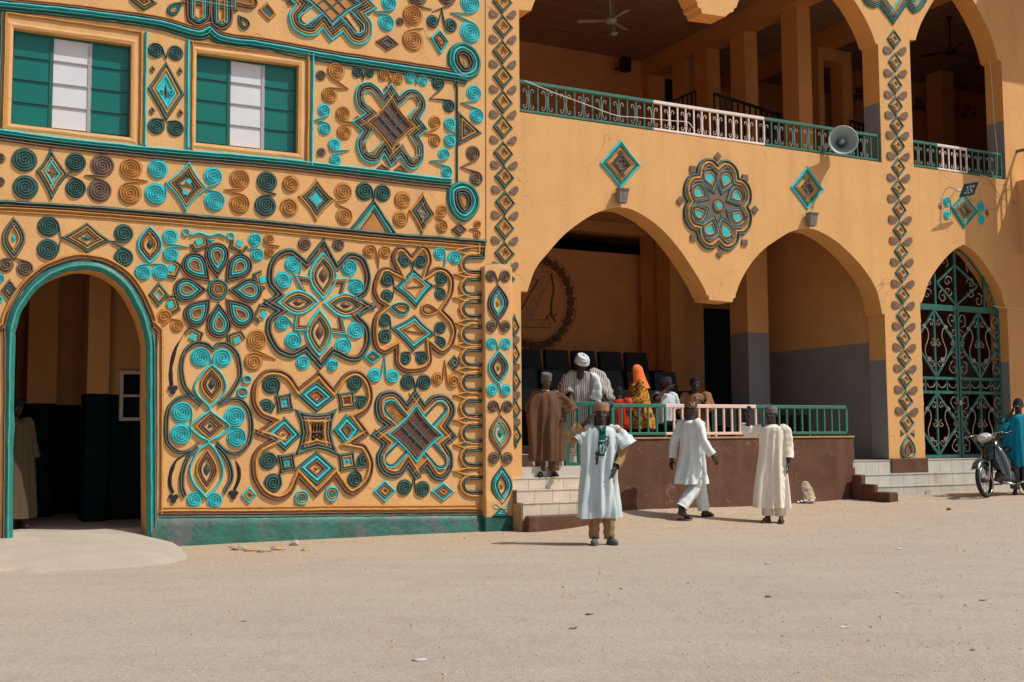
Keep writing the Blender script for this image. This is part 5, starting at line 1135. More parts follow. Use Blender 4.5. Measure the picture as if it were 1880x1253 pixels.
def shoe(t, a, toe, m, name='sandal', closed=False):
    a = Vector(a); toe = Vector(toe); d = Vector((toe.x-a.x, toe.y-a.y, 0)).normalized(); l = Vector((-d.y, d.x, 0)); e = MB(); heel = Vector((a.x, a.y, 0))-d*.06; L = .275; z0 = min(a.z-.085, toe.z-.03); pts = []
    for i in range(14): th = 2*math.pi*i/14; x = L/2+L/2*math.cos(th); w_ = .040+.010*(x/L); pts.append(heel+d*x+l*w_*math.sin(th))
    for (za, zb) in ((0, .022),):
        vs = [(q.x, q.y, z0+za) for q in pts]+[(q.x, q.y, z0+zb) for q in pts]; e.add(vs, [tuple(range(14))[::-1], tuple(range(14, 28))]+[(i, (i+1) % 14, 14+(i+1) % 14, 14+i) for i in range(14)], m)
    c = heel+d*L*.66
    if closed:
        M = Matrix((l, d, Vector((0, 0, 1)))).transposed(); e.ell(Vector((heel.x+d.x*L*.62, heel.y+d.y*L*.62, z0+.03)), (.048, .105, .050), m, 14, 10, M)
    else:
        for sg in (-1, 1): e.tube([Vector((c.x+l.x*.045*sg-d.x*.02, c.y+l.y*.045*sg-d.y*.02, z0+.02)), Vector((c.x+l.x*.02*sg, c.y+l.y*.02*sg, z0+.065)), Vector((c.x+d.x*.05, c.y+d.y*.05, z0+.045))], .009, m, 6)
        e.tube([Vector((c.x+l.x*.048*sg2, c.y+l.y*.048*sg2, z0+.02+.045*(1-abs(sg2)))) for sg2 in (-1, -.5, 0, .5, 1)], .010, m, 6)
    e.build(name, t)
def trousers(t, p, m, w0=.10, w1=.075, end=.10, name='trouser_leg', up=.5):
    for s in 'lr':
        h_, k_, a_ = p['h'+s], p['k'+s], p['a'+s]; e_ = a_.lerp(k_, end); sleeve([h_.lerp(p['pel'], .1), h_.lerp(k_, .5), k_, k_.lerp(e_, .6), e_], [w0+.005, w0, w0*.85, (w0*.8+w1)/2, w1], m, t, name, 22, 24, .007, 1.3 if s == 'l' else 2.9)
def facing(x, y): return math.atan2(x, -y)
# --- man in the pale blue gown, hand at his ear (nearest) ---
g = G(1106, 1000.5); Hn = (1000.5-738)/F*g.y/1.03
t, p, h, HM = person('man in pale blue gown with green neck panel, one hand at his ear', (g.x, g.y, g.z+.005), Hn, R(-4), dict(
    er=(.235, -.02, 1.16), wr=(.17, -.13, .955), hdr=((-.25, -.25, -.9), (-1, .3, 0)), el=(-.395, -.06, 1.33), wl=(-.185, -.13, 1.515), hdl=((.55, .1, .8), (.8, .6, -.2)), cl=.5, head=(0, 3, 3),
    sl=(-.19, .01, 1.43), al=(-.095, .02, .085), ar=(.085, .05, .085), tl=(-.10, -.16, .03), tr=(.17, -.12, .03), kl=(-.09, -.01, .48), kr=(.085, .01, .48)), voxel=.0065)
trousers(t, p, 'C_TAN', .092, .060, -.04)
sleeve([(.185, .0, 1.42), (.235, .0, 1.30), (.245, -.02, 1.14), (.215, -.07, 1.03), (.178, -.12, .975)], [.085, .075, .062, .056, .050], 'C_TAN', t, ph=1)
sleeve([(-.17, .0, 1.41), (-.28, -.03, 1.36), (-.395, -.06, 1.325), (-.33, -.09, 1.40), (-.235, -.12, 1.475)], [.085, .075, .066, .055, .045], 'C_TAN', t, ph=2)
loft([(0, 0, 1.475, .072, .066, 0), (0, 0, 1.44, .10, .08, 0), (0, 0, 1.36, .12, .09, 0)], 'C_TAN', t, 'collar', 6, 24)
o, fn = loft([(0, .005, 1.472, .085, .078, 0), (0, .005, 1.455, .150, .098, .001), (-.0, .0, 1.42, .215, .120, .003), (-.01, -.005, 1.34, .245, .140, .011), (-.02, -.005, 1.22, .250, .152, .020), (-.03, -.005, 1.06, .225, .155, .032), (-.04, 0, .88, .210, .160, .042), (-.045, 0, .66, .220, .165, .048), (-.045, .0, .46, .232, .17, .050), (-.04, 0, .33, .230, .165, .050)], 'C_PALE', t, 'gown', 64, 110, ph=.7)
# cap sleeves of the gown falling over both shoulders
sleeve([(-.08, .005, 1.425), (-.17, .0, 1.40), (-.25, -.02, 1.35), (-.315, -.035, 1.295)], [.055, .080, .100, .115], 'C_PALE', t, 'gown_sleeve', 16, 30, .012, .4)
sleeve([(.08, .005, 1.425), (.17, .0, 1.40), (.255, -.005, 1.32), (.325, -.01, 1.215)], [.055, .080, .095, .120], 'C_PALE', t, 'gown_sleeve', 16, 30, .012, 2.4)
A0 = -math.pi/2
patch(fn, [(.015, A0-.42, A0+.46), (.12, A0-.22, A0+.36), (.26, A0-.10, A0+.28), (.34, A0-.06, A0+.27), (.42, A0-.08, A0+.29), (.53, A0-.06, A0+.27)], 'C_GREEN', t, 'neck_panel', .006)
patch(fn, [(.02, A0-.12, A0+.14), (.10, A0-.06, A0+.13), (.19, A0+.01, A0+.05)], 'C_TAN', t, 'neck_opening', .010)
patch(fn, [(.50, A0-.13, A0-.02), (.60, A0-.13, A0-.06)], 'C_GREEN', t, 'embroidery', .006, 2)
def curve_on(fn, L_, m, r, t, name='embroidery', off=.009):
    e = MB(); e.tube([fn(u, A0+a, off) for (u, a) in L_], r, m, 5); e.build(name, t)
for L_ in ([(.385, -.02), (.395, .04), (.385, .09), (.395, .14), (.385, .20)], [(.43, .03), (.47, .02), (.50, .06), (.51, .12), (.50, .18), (.45, .20), (.42, .16), (.44, .10), (.47, .08), (.49, .12)]): curve_on(fn, L_, 'C_PALE', .006, t)
for L_ in ([(.44, .32), (.41, .36), (.38, .34), (.40, .38), (.36, .42), (.34, .38)], [(.49, .30), (.46, .34), (.43, .42), (.39, .44)], [(.56, -.20), (.53, -.17), (.50, -.20), (.52, -.14), (.48, -.13)], [(.60, -.18), (.56, -.14), (.54, -.18)], [(.335, .24), (.33, .36), (.345, .44)]): curve_on(fn, L_, 'C_DARK', .005, t)
for L_ in ([(.012, -.62), (.06, -.40), (.13, -.18), (.22, .02), (.28, .08)], [(.012, .66), (.06, .48), (.13, .32), (.22, .20), (.28, .16)]): curve_on(fn, L_, 'C_GREEN', .013, t, 'neckline')
curve_on(fn, [(.52, .10), (.53, .16), (.52, .22)], 'C_DARK', .004, t); curve_on(fn, [(.46, .12), (.48, .13)], 'C_DARK', .008, t)
hat(t, h, HM, 'C_CAPBR', .090, .150, .098)
for s in 'lr': shoe(t, p['a'+s], p['t'+s], 'C_GREYCAP', 'shoe', True)
# --- walking man seen from behind ---
g = G(1272, 953); Hn = (953-735)/F*g.y/1.03
t, p, h, HM = person('man in pale white kaftan and embroidered cap walking away to the right, seen from behind', (g.x, g.y, g.z+.005), Hn, R(122), dict(
    el=(-.30, .02, 1.15), wl=(-.36, -.10, .94), er=(.29, .10, 1.14), wr=(.31, .13, .88), kl=(-.09, .00, .50), al=(-.09, .31, .15), tl=(-.10, .17, .03), kr=(.09, -.22, .51), ar=(.09, -.30, .09), tr=(.10, -.48, .035), head=(4, 0, 8)), voxel=.0065)
trousers(t, p, 'C_WHITEB', .11, .088, .06)
for s, w_ in (('l', 'C_WHITEB'), ('r', 'C_WHITEB')):
    sh_, e_, q_ = p['s'+s], p['e'+s], p['w'+s]; sleeve([sh_.lerp(p['chest'], .35), sh_, sh_.lerp(e_, .5), e_, e_.lerp(q_, .9)], [.075, .080, .072, .066, .062], w_, t, ph=1.1)
o, fn = loft([(0, .005, 1.475, .060, .062, 0), (0, .005, 1.45, .125, .088, .001), (0, .0, 1.42, .195, .115, .003), (0, 0, 1.30, .205, .135, .007), (0, 0, 1.12, .190, .140, .018), (0, 0, .96, .195, .155, .024), (0, .005, .78, .200, .195, .030), (0, .01, .62, .205, .245, .034), (0, .01, .52, .205, .27, .036)], 'C_WHITEB', t, 'kaftan', 60, 96, ph=2.2)
hat(t, h, HM, 'C_CAPEM', .088, .150, .085); hair(t, h, HM)
for s in 'lr': shoe(t, p['a'+s], p['t'+s], 'C_DARK')
# --- waving man in cream kaftan ---
g = G(1421, 960); Hn = (960-745)/F*g.y/1.02
t, p, h, HM = person('man in long cream kaftan and dark striped cap waving one raised hand by the parapet', (g.x, g.y, g.z+.005), Hn, R(-22), dict(
    el=(-.36, -.05, 1.36), wl=(-.33, -.08, 1.60), hdl=((.05, 0, 1), (.3, -.9, .1)), cl=.35, er=(.235, .03, 1.13), wr=(.24, .0, .89), head=(4, 0, -12), al=(-.08, .0, .085), ar=(.10, .05, .085)), voxel=.0065)
trousers(t, p, 'C_CREAM', .10, .085, .04)
sleeve([(-.14, .0, 1.40), (-.25, -.02, 1.38), (-.355, -.05, 1.365), (-.365, -.06, 1.43), (-.355, -.07, 1.47)], [.085, .085, .080, .078, .080], 'C_CREAM', t, ph=.5)
sleeve([(.13, .0, 1.40), (.195, .01, 1.39), (.225, .02, 1.26), (.235, .03, 1.13), (.24, .01, .97)], [.075, .080, .078, .072, .074], 'C_CREAM', t, ph=2)
o, fn = loft([(0, .005, 1.475, .062, .062, 0), (0, .005, 1.45, .125, .088, .001), (0, .0, 1.42, .195, .115, .003), (0, 0, 1.30, .205, .135, .007), (0, 0, 1.12, .195, .142, .015), (-.01, 0, .90, .205, .155, .024), (-.02, 0, .66, .225, .165, .030), (-.03, 0, .42, .240, .172, .034), (-.035, 0, .22, .250, .176, .036)], 'C_CREAM', t, 'kaftan', 66, 96, ph=4.2)
patch(fn, [(.235, A0+.15, A0+.62), (.31, A0+.15, A0+.62)], 'C_CREAM', t, 'chest_pocket', .006)
hat(t, h, HM, 'C_CAPST', .088, .145, .085, taper=.85)
for s in 'lr': shoe(t, p['a'+s], p['t'+s], 'C_BROWN')
# --- youth in the brown gown on the steps ---
q0 = W(1003, 859, .02); P_ = P0+U*q0[0]+V*.02; zt = W(1000, 877, YS[2])[1]
Hn = (862-675)/F*P_.y/1.0
t, p, h, HM = person('youth in wide brown gown and dark grey cap standing on the tiled steps, looking down', (P_.x, P_.y, zt+.012), Hn, R(8), dict(
    el=(-.33, .0, 1.17), wl=(-.30, -.06, .98), er=(.32, .0, 1.17), wr=(.27, -.08, .99), head=(18, 0, 8), kr=(.11, -.06, .50), ar=(.12, -.04, .085), tr=(.15, -.22, .03)), 'SKINL', .008)
trousers(t, p, 'C_BROWN', .11, .085, .03)
loft([(0, 0, 1.475, .060, .060, 0), (0, 0, 1.43, .09, .075, 0), (0, 0, 1.38, .10, .09, 0)], 'C_CREAM', t, 'undershirt', 5, 20)
o, fn = loft([(0, .005, 1.462, .082, .076, 0), (0, .005, 1.44, .150, .098, .001), (0, 0, 1.405, .205, .120, .004), (0, 0, 1.33, .265, .140, .011), (0.01, -.0, 1.20, .325, .155, .022), (.01, 0, 1.0, .345, .160, .036), (0, 0, .80, .325, .165, .045), (0, 0, .50, .30, .17, .052), (-.01, 0, .26, .30, .175, .055)], 'C_BROWN', t, 'gown', 60, 100, ph=1.9)
sleeve([(.20, .0, 1.38), (.30, .0, 1.30), (.38, -.01, 1.18), (.42, -.01, 1.10)], [.07, .10, .13, .15], 'C_BROWN', t, 'gown_sleeve', 14, 28, .012, 1.1)
hat(t, h, HM, 'C_GREYCAP', .087, .150, .10, taper=.98)
for s in 'lr': shoe(t, p['a'+s], p['t'+s], 'C_DARK')
# --- bearded figure in the striped gown, leaning on the stair railing ---
q0 = W(1068, 740, .75); P_ = P0+U*q0[0]+V*.75; Hn = 1.80
t, p, h, HM = person('person in striped gown and white turban bending over the green stair railing', (P_.x, P_.y, FL+.01), Hn, R(14), dict(
    pel=(-.04, .15, .97), belly=(-.01, .08, 1.10), chest=(.0, -.02, 1.28), neck=(-.07, -.14, 1.44), sl=(-.20, -.06, 1.40), sr=(.17, -.08, 1.43), el=(-.27, -.10, 1.12), wl=(-.22, -.25, .95), er=(.30, -.16, 1.18), wr=(.33, -.30, 1.0), hl=(-.12, .15, .93), hr=(.05, .15, .93), head=(34, 0, 8)), voxel=.008)
trousers(t, p, 'C_CREAM', .11, .085, .05)
o, fn = loft([(-.06, -.11, 1.455, .075, .07, 0), (-.05, -.09, 1.44, .14, .10, .002), (-.03, -.05, 1.41, .215, .125, .004), (-.01, -.0, 1.30, .265, .16, .010), (.0, .03, 1.12, .27, .19, .016), (-.01, .08, .90, .255, .20, .022), (-.03, .12, .60, .25, .21, .028), (-.03, .14, .25, .25, .21, .03)], 'C_STRIPE', t, 'gown', 54, 90, ph=.3)
sleeve([(-.12, -.06, 1.40), (-.22, -.07, 1.34), (-.285, -.09, 1.20), (-.27, -.14, 1.08)], [.08, .11, .115, .105], 'C_STRIPE', t, 'gown_sleeve', 14, 28, .012, 1.1)
sleeve([(.10, -.06, 1.42), (.22, -.09, 1.37), (.30, -.13, 1.25), (.36, -.18, 1.10), (.45, -.2, .98)], [.08, .11, .12, .10, .06], 'C_STRIPE', t, 'gown_sleeve', 16, 28, .013, 3.1)
sleeve([(.14, -.10, 1.42), (.20, -.17, 1.30), (.20, -.19, 1.12), (.17, -.17, 1.0)], [.06, .07, .09, .09], 'C_WHITEB', t, 'shawl', 14, 22, .010, 2.0)
e = MB()
for i in range(6): zz = .128+i*.019; rr = .092-.002*i*i*.45; e.tube([h(rr*math.cos(2*math.pi*k_/20), .014+rr*1.12*math.sin(2*math.pi*k_/20), zz+.010*math.sin(2*math.pi*k_/20*(1 if i % 2 else -1)+i)) for k_ in range(21)], .016, 'C_TURBAN', 8, False)
e.ell(h(0, .014, .215), (.075, .088, .035), 'C_TURBAN', 14, 8, HM); e.build('turban', t)
# --- figures behind the parapet railing ---
def stand(px, y, label, headpx, rot, J=None, skin='SKIN', floor=FL):
    q0 = W(px, 760, y); P_ = P0+U*q0[0]+V*y; top = W(px, headpx, y)[1]; return person(label, (P_.x, P_.y, floor+.005), top-floor, rot, J, skin, .009)
t, p, h, HM = stand(1137, .42, 'small child in red shirt seen from behind at the green railing', 712, R(165), dict(pel=(0, 0, .95)), floor=FL)
hair(t, h, HM); trousers(t, p, 'C_DARK')
loft([(0, .005, 1.475, .066, .066, 0), (0, .005, 1.44, .15, .10, .001), (0, 0, 1.40, .215, .125, .004), (0, 0, 1.2, .22, .15, .010), (0, 0, .95, .215, .15, .014), (0, 0, .80, .215, .15, .016)], 'C_RED', t, 'shirt', 34, 60, ph=.3)
for s in 'lr': sleeve([p['s'+s].lerp(p['chest'], .3), p['s'+s], p['s'+s].lerp(p['e'+s], .75)], [.085, .088, .085], 'C_RED', t)
t, p, h, HM = stand(1171, .62, 'woman in bright orange headscarf and yellow patterned dress behind the green railing', 673, R(-78), dict(el=(-.24, -.05, 1.14), wl=(-.2, -.28, 1.05), er=(.24, -.06, 1.14), wr=(.18, -.30, 1.06), head=(8, 0, 0)))
o, fn = loft([(0, .005, 1.47, .085, .08, 0), (0, .005, 1.43, .17, .115, .002), (0, 0, 1.37, .225, .15, .005), (0, .02, 1.2, .235, .18, .010), (0, .03, 1.0, .23, .20, .014), (0, .05, .80, .25, .24, .022), (0, .06, .62, .26, .26, .028)], 'C_FLORAL', t, 'dress', 44, 70, ph=.3)
for s in 'lr': sleeve([p['s'+s].lerp(p['chest'], .3), p['s'+s], p['e'+s], p['e'+s].lerp(p['w'+s], .8)], [.085, .082, .078, .07], 'C_FLORAL', t)
loft([(0, 0, .75, .16, .14, .01), (0, 0, .4, .18, .16, .02), (0, 0, .08, .19, .17, .02)], 'C_DARK', t, 'skirt', 16, 40)
e = MB(); n = 26; rows = 14; vs = []
for i in range(rows+1):
    u = i/rows
    for k_ in range(n+1):
        a = math.pi*(-.5+ .17)+ (2*math.pi-.34*math.pi)*k_/n        # open at the face
        if u < .42: th = u/.42*math.pi*.5; r = .088*math.sin(th)+.0001; z = .152+.108*math.cos(th)
        else: q_ = (u-.42)/.58; r = .088+.060*q_**1.4; z = .152-.30*q_
        vs.append(h(r*math.cos(a)*1.02, .016+r*1.18*math.sin(a)*(1 if math.sin(a) > 0 else .93), z))
e.add(vs, [(i*(n+1)+k_, (i+1)*(n+1)+k_, (i+1)*(n+1)+k_+1, i*(n+1)+k_+1) for i in range(rows) for k_ in range(n)], 'C_ORANGE', True); e.build('headscarf', t)
SIT = dict(pel=(0, .08, .62), belly=(0, .07, .76), chest=(0, .05, .96), neck=(0, .04, 1.16), sl=(-.185, .05, 1.11), sr=(.185, .05, 1.11), el=(-.24, .0, .84), er=(.24, .0, .84), wl=(-.17, -.22, .74), wr=(.17, -.22, .74), hl=(-.10, .04, .58), hr=(.10, .04, .58), kl=(-.13, -.38, .58), kr=(.13, -.38, .58), al=(-.13, -.36, .14), ar=(.13, -.36, .14), tl=(-.14, -.54, .09), tr=(.14, -.54, .09))
def seated(px, y, label, headpx, rot, J, skin='SKIN'):
    d = dict(SIT); d.update(J); q0 = W(px, 760, y); P_ = P0+U*q0[0]+V*y; top = W(px, headpx, y)[1]; z = top-1.47
    return person(label, (P_.x, P_.y, z), 1.75, rot, d, skin, .009), (q0[0], y, z)
(t, p, h, HM), c1 = seated(1226, .95, 'seated man in pale short sleeved shirt and grey cap, shading his brow with one hand', 690, R(35), dict(el=(-.34, -.10, 1.06), wl=(-.13, -.17, 1.27), hdl=((.8, 0, .35), (0, .6, -.8)), wr=(.20, -.25, .72), head=(0, 0, 12)), 'SKINL')
loft([(0, .045, 1.165, .062, .062, 0), (0, .05, 1.14, .13, .09, .001), (0, .05, 1.10, .19, .12, .003), (0, .05, .95, .20, .14, .008), (0, .07, .78, .19, .15, .012), (0, .08, .60, .20, .17, .016)], 'C_SHIRT', t, 'shirt', 34, 60, ph=1.3)
for s in 'lr': sleeve([p['s'+s].lerp(p['chest'], .3), p['s'+s], p['s'+s].lerp(p['e'+s], .8)], [.08, .082, .078], 'C_SHIRT', t)
trousers(t, p, 'C_DARK', .10, .08, .1); hat(t, h, HM, 'C_GREYCAP', .087, .155, .085)
(t, p, h, HM), c2 = seated(1277, .85, 'seated bareheaded man in brown kaftan, arms gathered at his chest', 690, R(-12), dict(er=(.25, -.06, .90), wr=(.12, -.20, 1.02), wl=(-.08, -.26, .86), head=(6, 0, 14)))
loft([(0, .045, 1.165, .062, .062, 0), (0, .05, 1.14, .13, .09, .001), (0, .05, 1.10, .195, .12, .003), (0, .05, .95, .21, .14, .008), (0, .07, .78, .21, .16, .012), (0, .04, .62, .22, .24, .02), (0, -.10, .54, .235, .34, .02), (0, -.14, .40, .24, .35, .024), (0, -.16, .22, .24, .34, .026)], 'C_BRN2', t, 'kaftan', 50, 70, ph=2.3)
for s in 'lr': sleeve([p['s'+s].lerp(p['chest'], .3), p['s'+s], p['e'+s], p['e'+s].lerp(p['w'+s], .8)], [.08, .082, .075, .07], 'C_BRN2', t)
hair(t, h, HM)
seat_spots = [c1, c2]
# --- man in turquoise blue beside the motorcycle ---
g = G(1866, 911); Hn = (911-735)/F*g.y/1.0
t, p, h, HM = person('man in bright blue kaftan with a hand to his ear behind the parked motorcycle', (g.x+.20, g.y+.25, g.z+.01), Hn, R(-18), dict(el=(-.30, -.10, 1.22), wl=(-.12, -.12, 1.50), hdl=((.3, .1, .95), (.9, .3, 0)), cl=.8, head=(0, 0, -6)), voxel=.008)
o, fn = loft([(0, .005, 1.475, .064, .062, 0), (0, .005, 1.45, .135, .092, .001), (0, .0, 1.42, .205, .12, .003), (0, 0, 1.30, .23, .15, .010), (0, 0, 1.12, .24, .17, .016), (0, 0, .80, .25, .18, .02), (0, 0, .52, .25, .19, .024)], 'C_BLUE', t, 'kaftan', 50, 80, ph=3.2)
sleeve([(-.14, .0, 1.40), (-.23, -.04, 1.32), (-.30, -.09, 1.23), (-.25, -.10, 1.33)], [.085, .09, .095, .085], 'C_BLUE', t, ph=.5)
sleeve([p['sr'].lerp(p['chest'], .3), p['sr'], p['er'], p['er'].lerp(p['wr'], .7)], [.085, .09, .09, .085], 'C_BLUE', t, ph=.5)
trousers(t, p, 'C_GREYCAP', .10, .08, .06); hair(t, h, HM)
for s in 'lr': shoe(t, p['a'+s], p['t'+s], 'C_DARK', 'shoe', True)
# --- person inside the arched doorway ---
q0 = W(24, 900, 1.3); P_ = P0+U*q0[0]+V*1.3
t, p, h, HM = person('person in long tan gown standing in the shade inside the arched doorway', (P_.x, P_.y, .205), 1.72, R(50), dict(head=(10, 0, 0)), voxel=.009)
loft([(0, .005, 1.475, .064, .062, 0), (0, .005, 1.45, .135, .092, .001), (0, .0, 1.42, .205, .12, .003), (0, 0, 1.30, .23, .15, .010), (0, 0, 1.0, .24, .17, .018), (0, 0, .60, .26, .19, .026), (0, 0, .14, .28, .2, .03)], 'C_TAUPE', t, 'gown', 44, 70, ph=3.2)
for s in 'lr': sleeve([p['s'+s].lerp(p['chest'], .3), p['s'+s], p['e'+s], p['e'+s].lerp(p['w'+s], .8)], [.08, .09, .095, .10], 'C_TAUPE', t)
hat(t, h, HM, 'C_DARK', .087, .150, .085)
# ======================= TALL GATE =======================
gt = thing('metal_gate', 'tall green metal double gate with pinkish scrolls in the pointed arch', 'gate', (0, 0, 0))
GY = .22; gx0, gx1 = gate[1][0]+.01, gate[-2][0]-.01; gm = (gx0+gx1)/2; gz0 = FL+.01
zt1 = W(1690, 561, GY)[1]-.03; z_m1 = W(1690, 694, GY)[1]; z_m2 = W(1690, 720, GY)[1]; 
def gb(name, p, q, w_=.045, d=.04, m='GATEG', y=GY): o = MB(); o.bar((p[0], y, p[1]), (q[0], y, q[1]), w_, d, m); return o.build(name, gt)
def wx(px): return W(px, 700, GY)[0]
for (a, b) in ((gx0, gm-.02), (gm+.02, gx1)):
    L_ = a == gx0; mid = (a+b)/2
    for x in (a+.02, b-.02): gb('gate_stile', (x, gz0), (x, zt1), .05, .05)
    gb('gate_stile', (mid, gz0), (mid, zt1), .04, .035, y=GY+.002)
    for z in (gz0+.03, z_m2, z_m1, zt1-.02): gb('gate_rail', (a, z), (b, z), .055, .045, y=GY-.004)
    for (z0, z1) in ((gz0+.05, z_m2-.02), (z_m1+.03, zt1-.04)):
        zc = (z0+z1)/2; e_ = [(mid, z1), (b-.04, zc), (mid, z0), (a+.04, zc)]
        for i in range(4): gb('diamond_bar', e_[i], e_[(i+1) % 4], .04, .03, y=GY-.012)
    for k_ in (1, 3): gb('gate_bar', (a+(b-a)*k_/4, z_m2), (a+(b-a)*k_/4, z_m1), .03, .03)
def scroll(cx, cz, r, a0, cw, y=GY-.02, tail=1.0, rr=.0085, m='SCR'):
    P = []; n = 26
    for i in range(n+1):
        t = i/n; rad = r*(.16+.84*t); th = a0+cw*(1-t)*3.6*math.pi/1.6; P.append((cx+rad*math.cos(th), y+.012*math.sin(i), cz+rad*math.sin(th)*1.15))
    o = MB(); o.tube(P, rr*.85, m, 5); return o.build('scroll', gt)
def sscroll(cx, cz, h_, fl, y=GY-.02):
    P = []
    for i in range(12): a = math.pi*2.0*i/11; P.append((-.055+.05*(.35+.65*i/11)*math.cos(-a*1.1+3.6), .36+.06*(.35+.65*i/11)*math.sin(-a*1.1+3.6)))
    pts = cr(P+[(.02, .30), (.055, .14), (0, 0), (-.055, -.14), (-.02, -.30)]+[(-p[0], -p[1]) for p in P[::-1]], 2)
    o = MB(); o.tube([(cx+fl*p[0]*h_*1.45, y, cz+p[1]*h_*1.4) for p in pts], .009, 'SCR', 5); return o.build('scroll', gt)
rr = random.Random(21)
for (a, b) in ((gx0, gm-.02), (gm+.02, gx1)):
    mid = (a+b)/2; q1 = (a+mid)/2; q2 = (mid+b)/2
    for (z0, z1) in ((gz0+.05, z_m2-.02), (z_m1+.03, zt1-.04)):
        H_ = z1-z0; zc = (z0+z1)/2
        sscroll(q1+.06, zc, H_*.50, 1); sscroll(q2-.06, zc, H_*.50, -1)
        for (x, s_) in ((a+.09, -1), (b-.09, 1)):
            scroll(x-s_*.02, z0+H_*.13, .125, math.pi/2, s_); scroll(x-s_*.02, z1-H_*.13, .125, -math.pi/2, -s_); scroll(x+.0*s_, z1-H_*.32, .085, 0 if s_ < 0 else math.pi, s_); scroll(x, z0+H_*.32, .085, 0 if s_ < 0 else math.pi, -s_)
            scroll(mid+s_*.10, zc+H_*.30, .075, math.pi if s_ < 0 else 0, s_); scroll(mid+s_*.10, zc-H_*.30, .075, math.pi if s_ < 0 else 0, -s_); scroll(mid+s_*.085, zc, .07, math.pi/2, s_); scroll(x-s_*.02, zc+H_*.0, .05, math.pi/2, s_)
    w4 = (b-a)/4
    for k_ in range(4): 
        x = a+w4*(k_+.5); zc = (z_m1+z_m2)/2; o = MB(); o.tube([(x+w4*.34*math.cos(t), GY-.01, zc+.03+.075*math.sin(t)) for t in [math.pi*(1+i/10) for i in range(11)]], .008, 'SCR', 5); o.build('scroll', gt)
# tympanum
zA = zt1; ap = W(1769, 452, GY); cxm = gm
gb('gate_rail', (gx0, zA+.03), (gx1, zA+.03), .07, .05); gb('tympanum_bar', (gm, zA+.06), (gm, ap[1]-.03), .045, .04)
for px in (1722, 1812):
    x = wx(px); zt_ = W(px, 500 if px < 1760 else 508, GY)[1]; gb('tympanum_bar', (x, zA+.06), (x, zt_), .04, .035)
dz = [(gm, W(1760, 488, GY)[1]), (wx(1799), W(1799, 527, GY)[1]), (gm, zA+.07), (wx(1725), W(1725, 520, GY)[1])]
for i in range(4): gb('diamond_bar', dz[i], dz[(i+1) % 4], .035, .03, y=GY-.015)
for (x, z, r, a0, cw) in ((wx(1745), dz[1][1]+.05, .11, 0, 1), (wx(1745), dz[1][1]-.13, .10, 0, -1), (wx(1787), dz[1][1]+.05, .11, math.pi, -1), (wx(1787), dz[1][1]-.13, .10, math.pi, 1), (wx(1706), zA+.25, .11, 0, 1), (wx(1708), zA+.5, .08, 0, -1), (wx(1735), zA+.22, .12, math.pi/2, 1), (wx(1800), zA+.2, .12, math.pi/2, -1), (wx(1828), zA+.22, .12, math.pi, -1), (wx(1740), dz[0][1]+.05, .10, -1.2, 1), (wx(1786), dz[0][1]-.02, .10, 4.3, -1), (wx(1823), zA+.48, .08, math.pi, 1)): scroll(x, z, r, a0, cw)
# pointed rim that follows the arch
Pr = [(p[0], GY+.02, p[1]-.02) for p in gate[2:-2]]; o = MB(); o.tube(Pr, .022, 'GATEG', 5); o.build('arch_rim', gt)
o = MB(); o.box(gm-.03, gm+.03, GY-.05, GY-.02, 1.93, 2.02, 'ALU'); o.build('lock', gt)
# air conditioner unit stored behind the gate
q = W(1795, 660, 1.9); t = thing('air_conditioner', 'white air conditioner unit with round fan behind the right gate leaf', 'air conditioner', (q[0], 1.9, W(1795, 712, 1.9)[1]-.0))
o = MB(); o.box(-.38, .38, 0, .3, .0, .56, 'GREYM', .02); o.build('case', t); o = MB(); o.lathe([(.0, -.01), (.2, -.012), (.22, .01)], 'BLACKM', 24, (-.12, 0, .28), Matrix.Rotation(R(90), 3, 'X')); o.build('fan_grille', t)
o = MB(); 
for x in (-.25, .25): o.box(x-.02, x+.02, .05, .25, -(W(1795, 712, 1.9)[1]-FL), -.001, 'ALU')
o.build('stand', t)
# ======================= FITTINGS ON THE FACADE =======================
def floodlight(px, py, label):
    s, z = W(px, py, -.05); t = thing('floodlight', label, 'lamp', (s, 0, z), group='small wall lamps above the arches')
    o = MB(); o.box(-.05, .05, -.045, 0, .03, .13, 'ALU', .008); o.build('bracket', t)
    o = MB(); o.add([(-.085, -.045, .08), (.085, -.045, .08), (.085, -.16, .11), (-.085, -.16, .11), (-.07, -.045, -.11), (.07, -.045, -.11), (.07, -.12, -.10), (-.07, -.12, -.10)], [(0, 1, 2, 3), (7, 6, 5, 4), (0, 4, 5, 1), (1, 5, 6, 2), (2, 6, 7, 3), (3, 7, 4, 0)], 'LAMPM'); o.build('housing', t)
    o = MB(); o.box(-.10, .10, -.175, -.03, .105, .130, 'LAMPM', .006); o.build('hood', t)
floodlight(1140, 362, 'small grey wall lamp above the apex of the left large arch'); floodlight(1488, 405, 'small grey wall lamp above the apex of the right large arch')
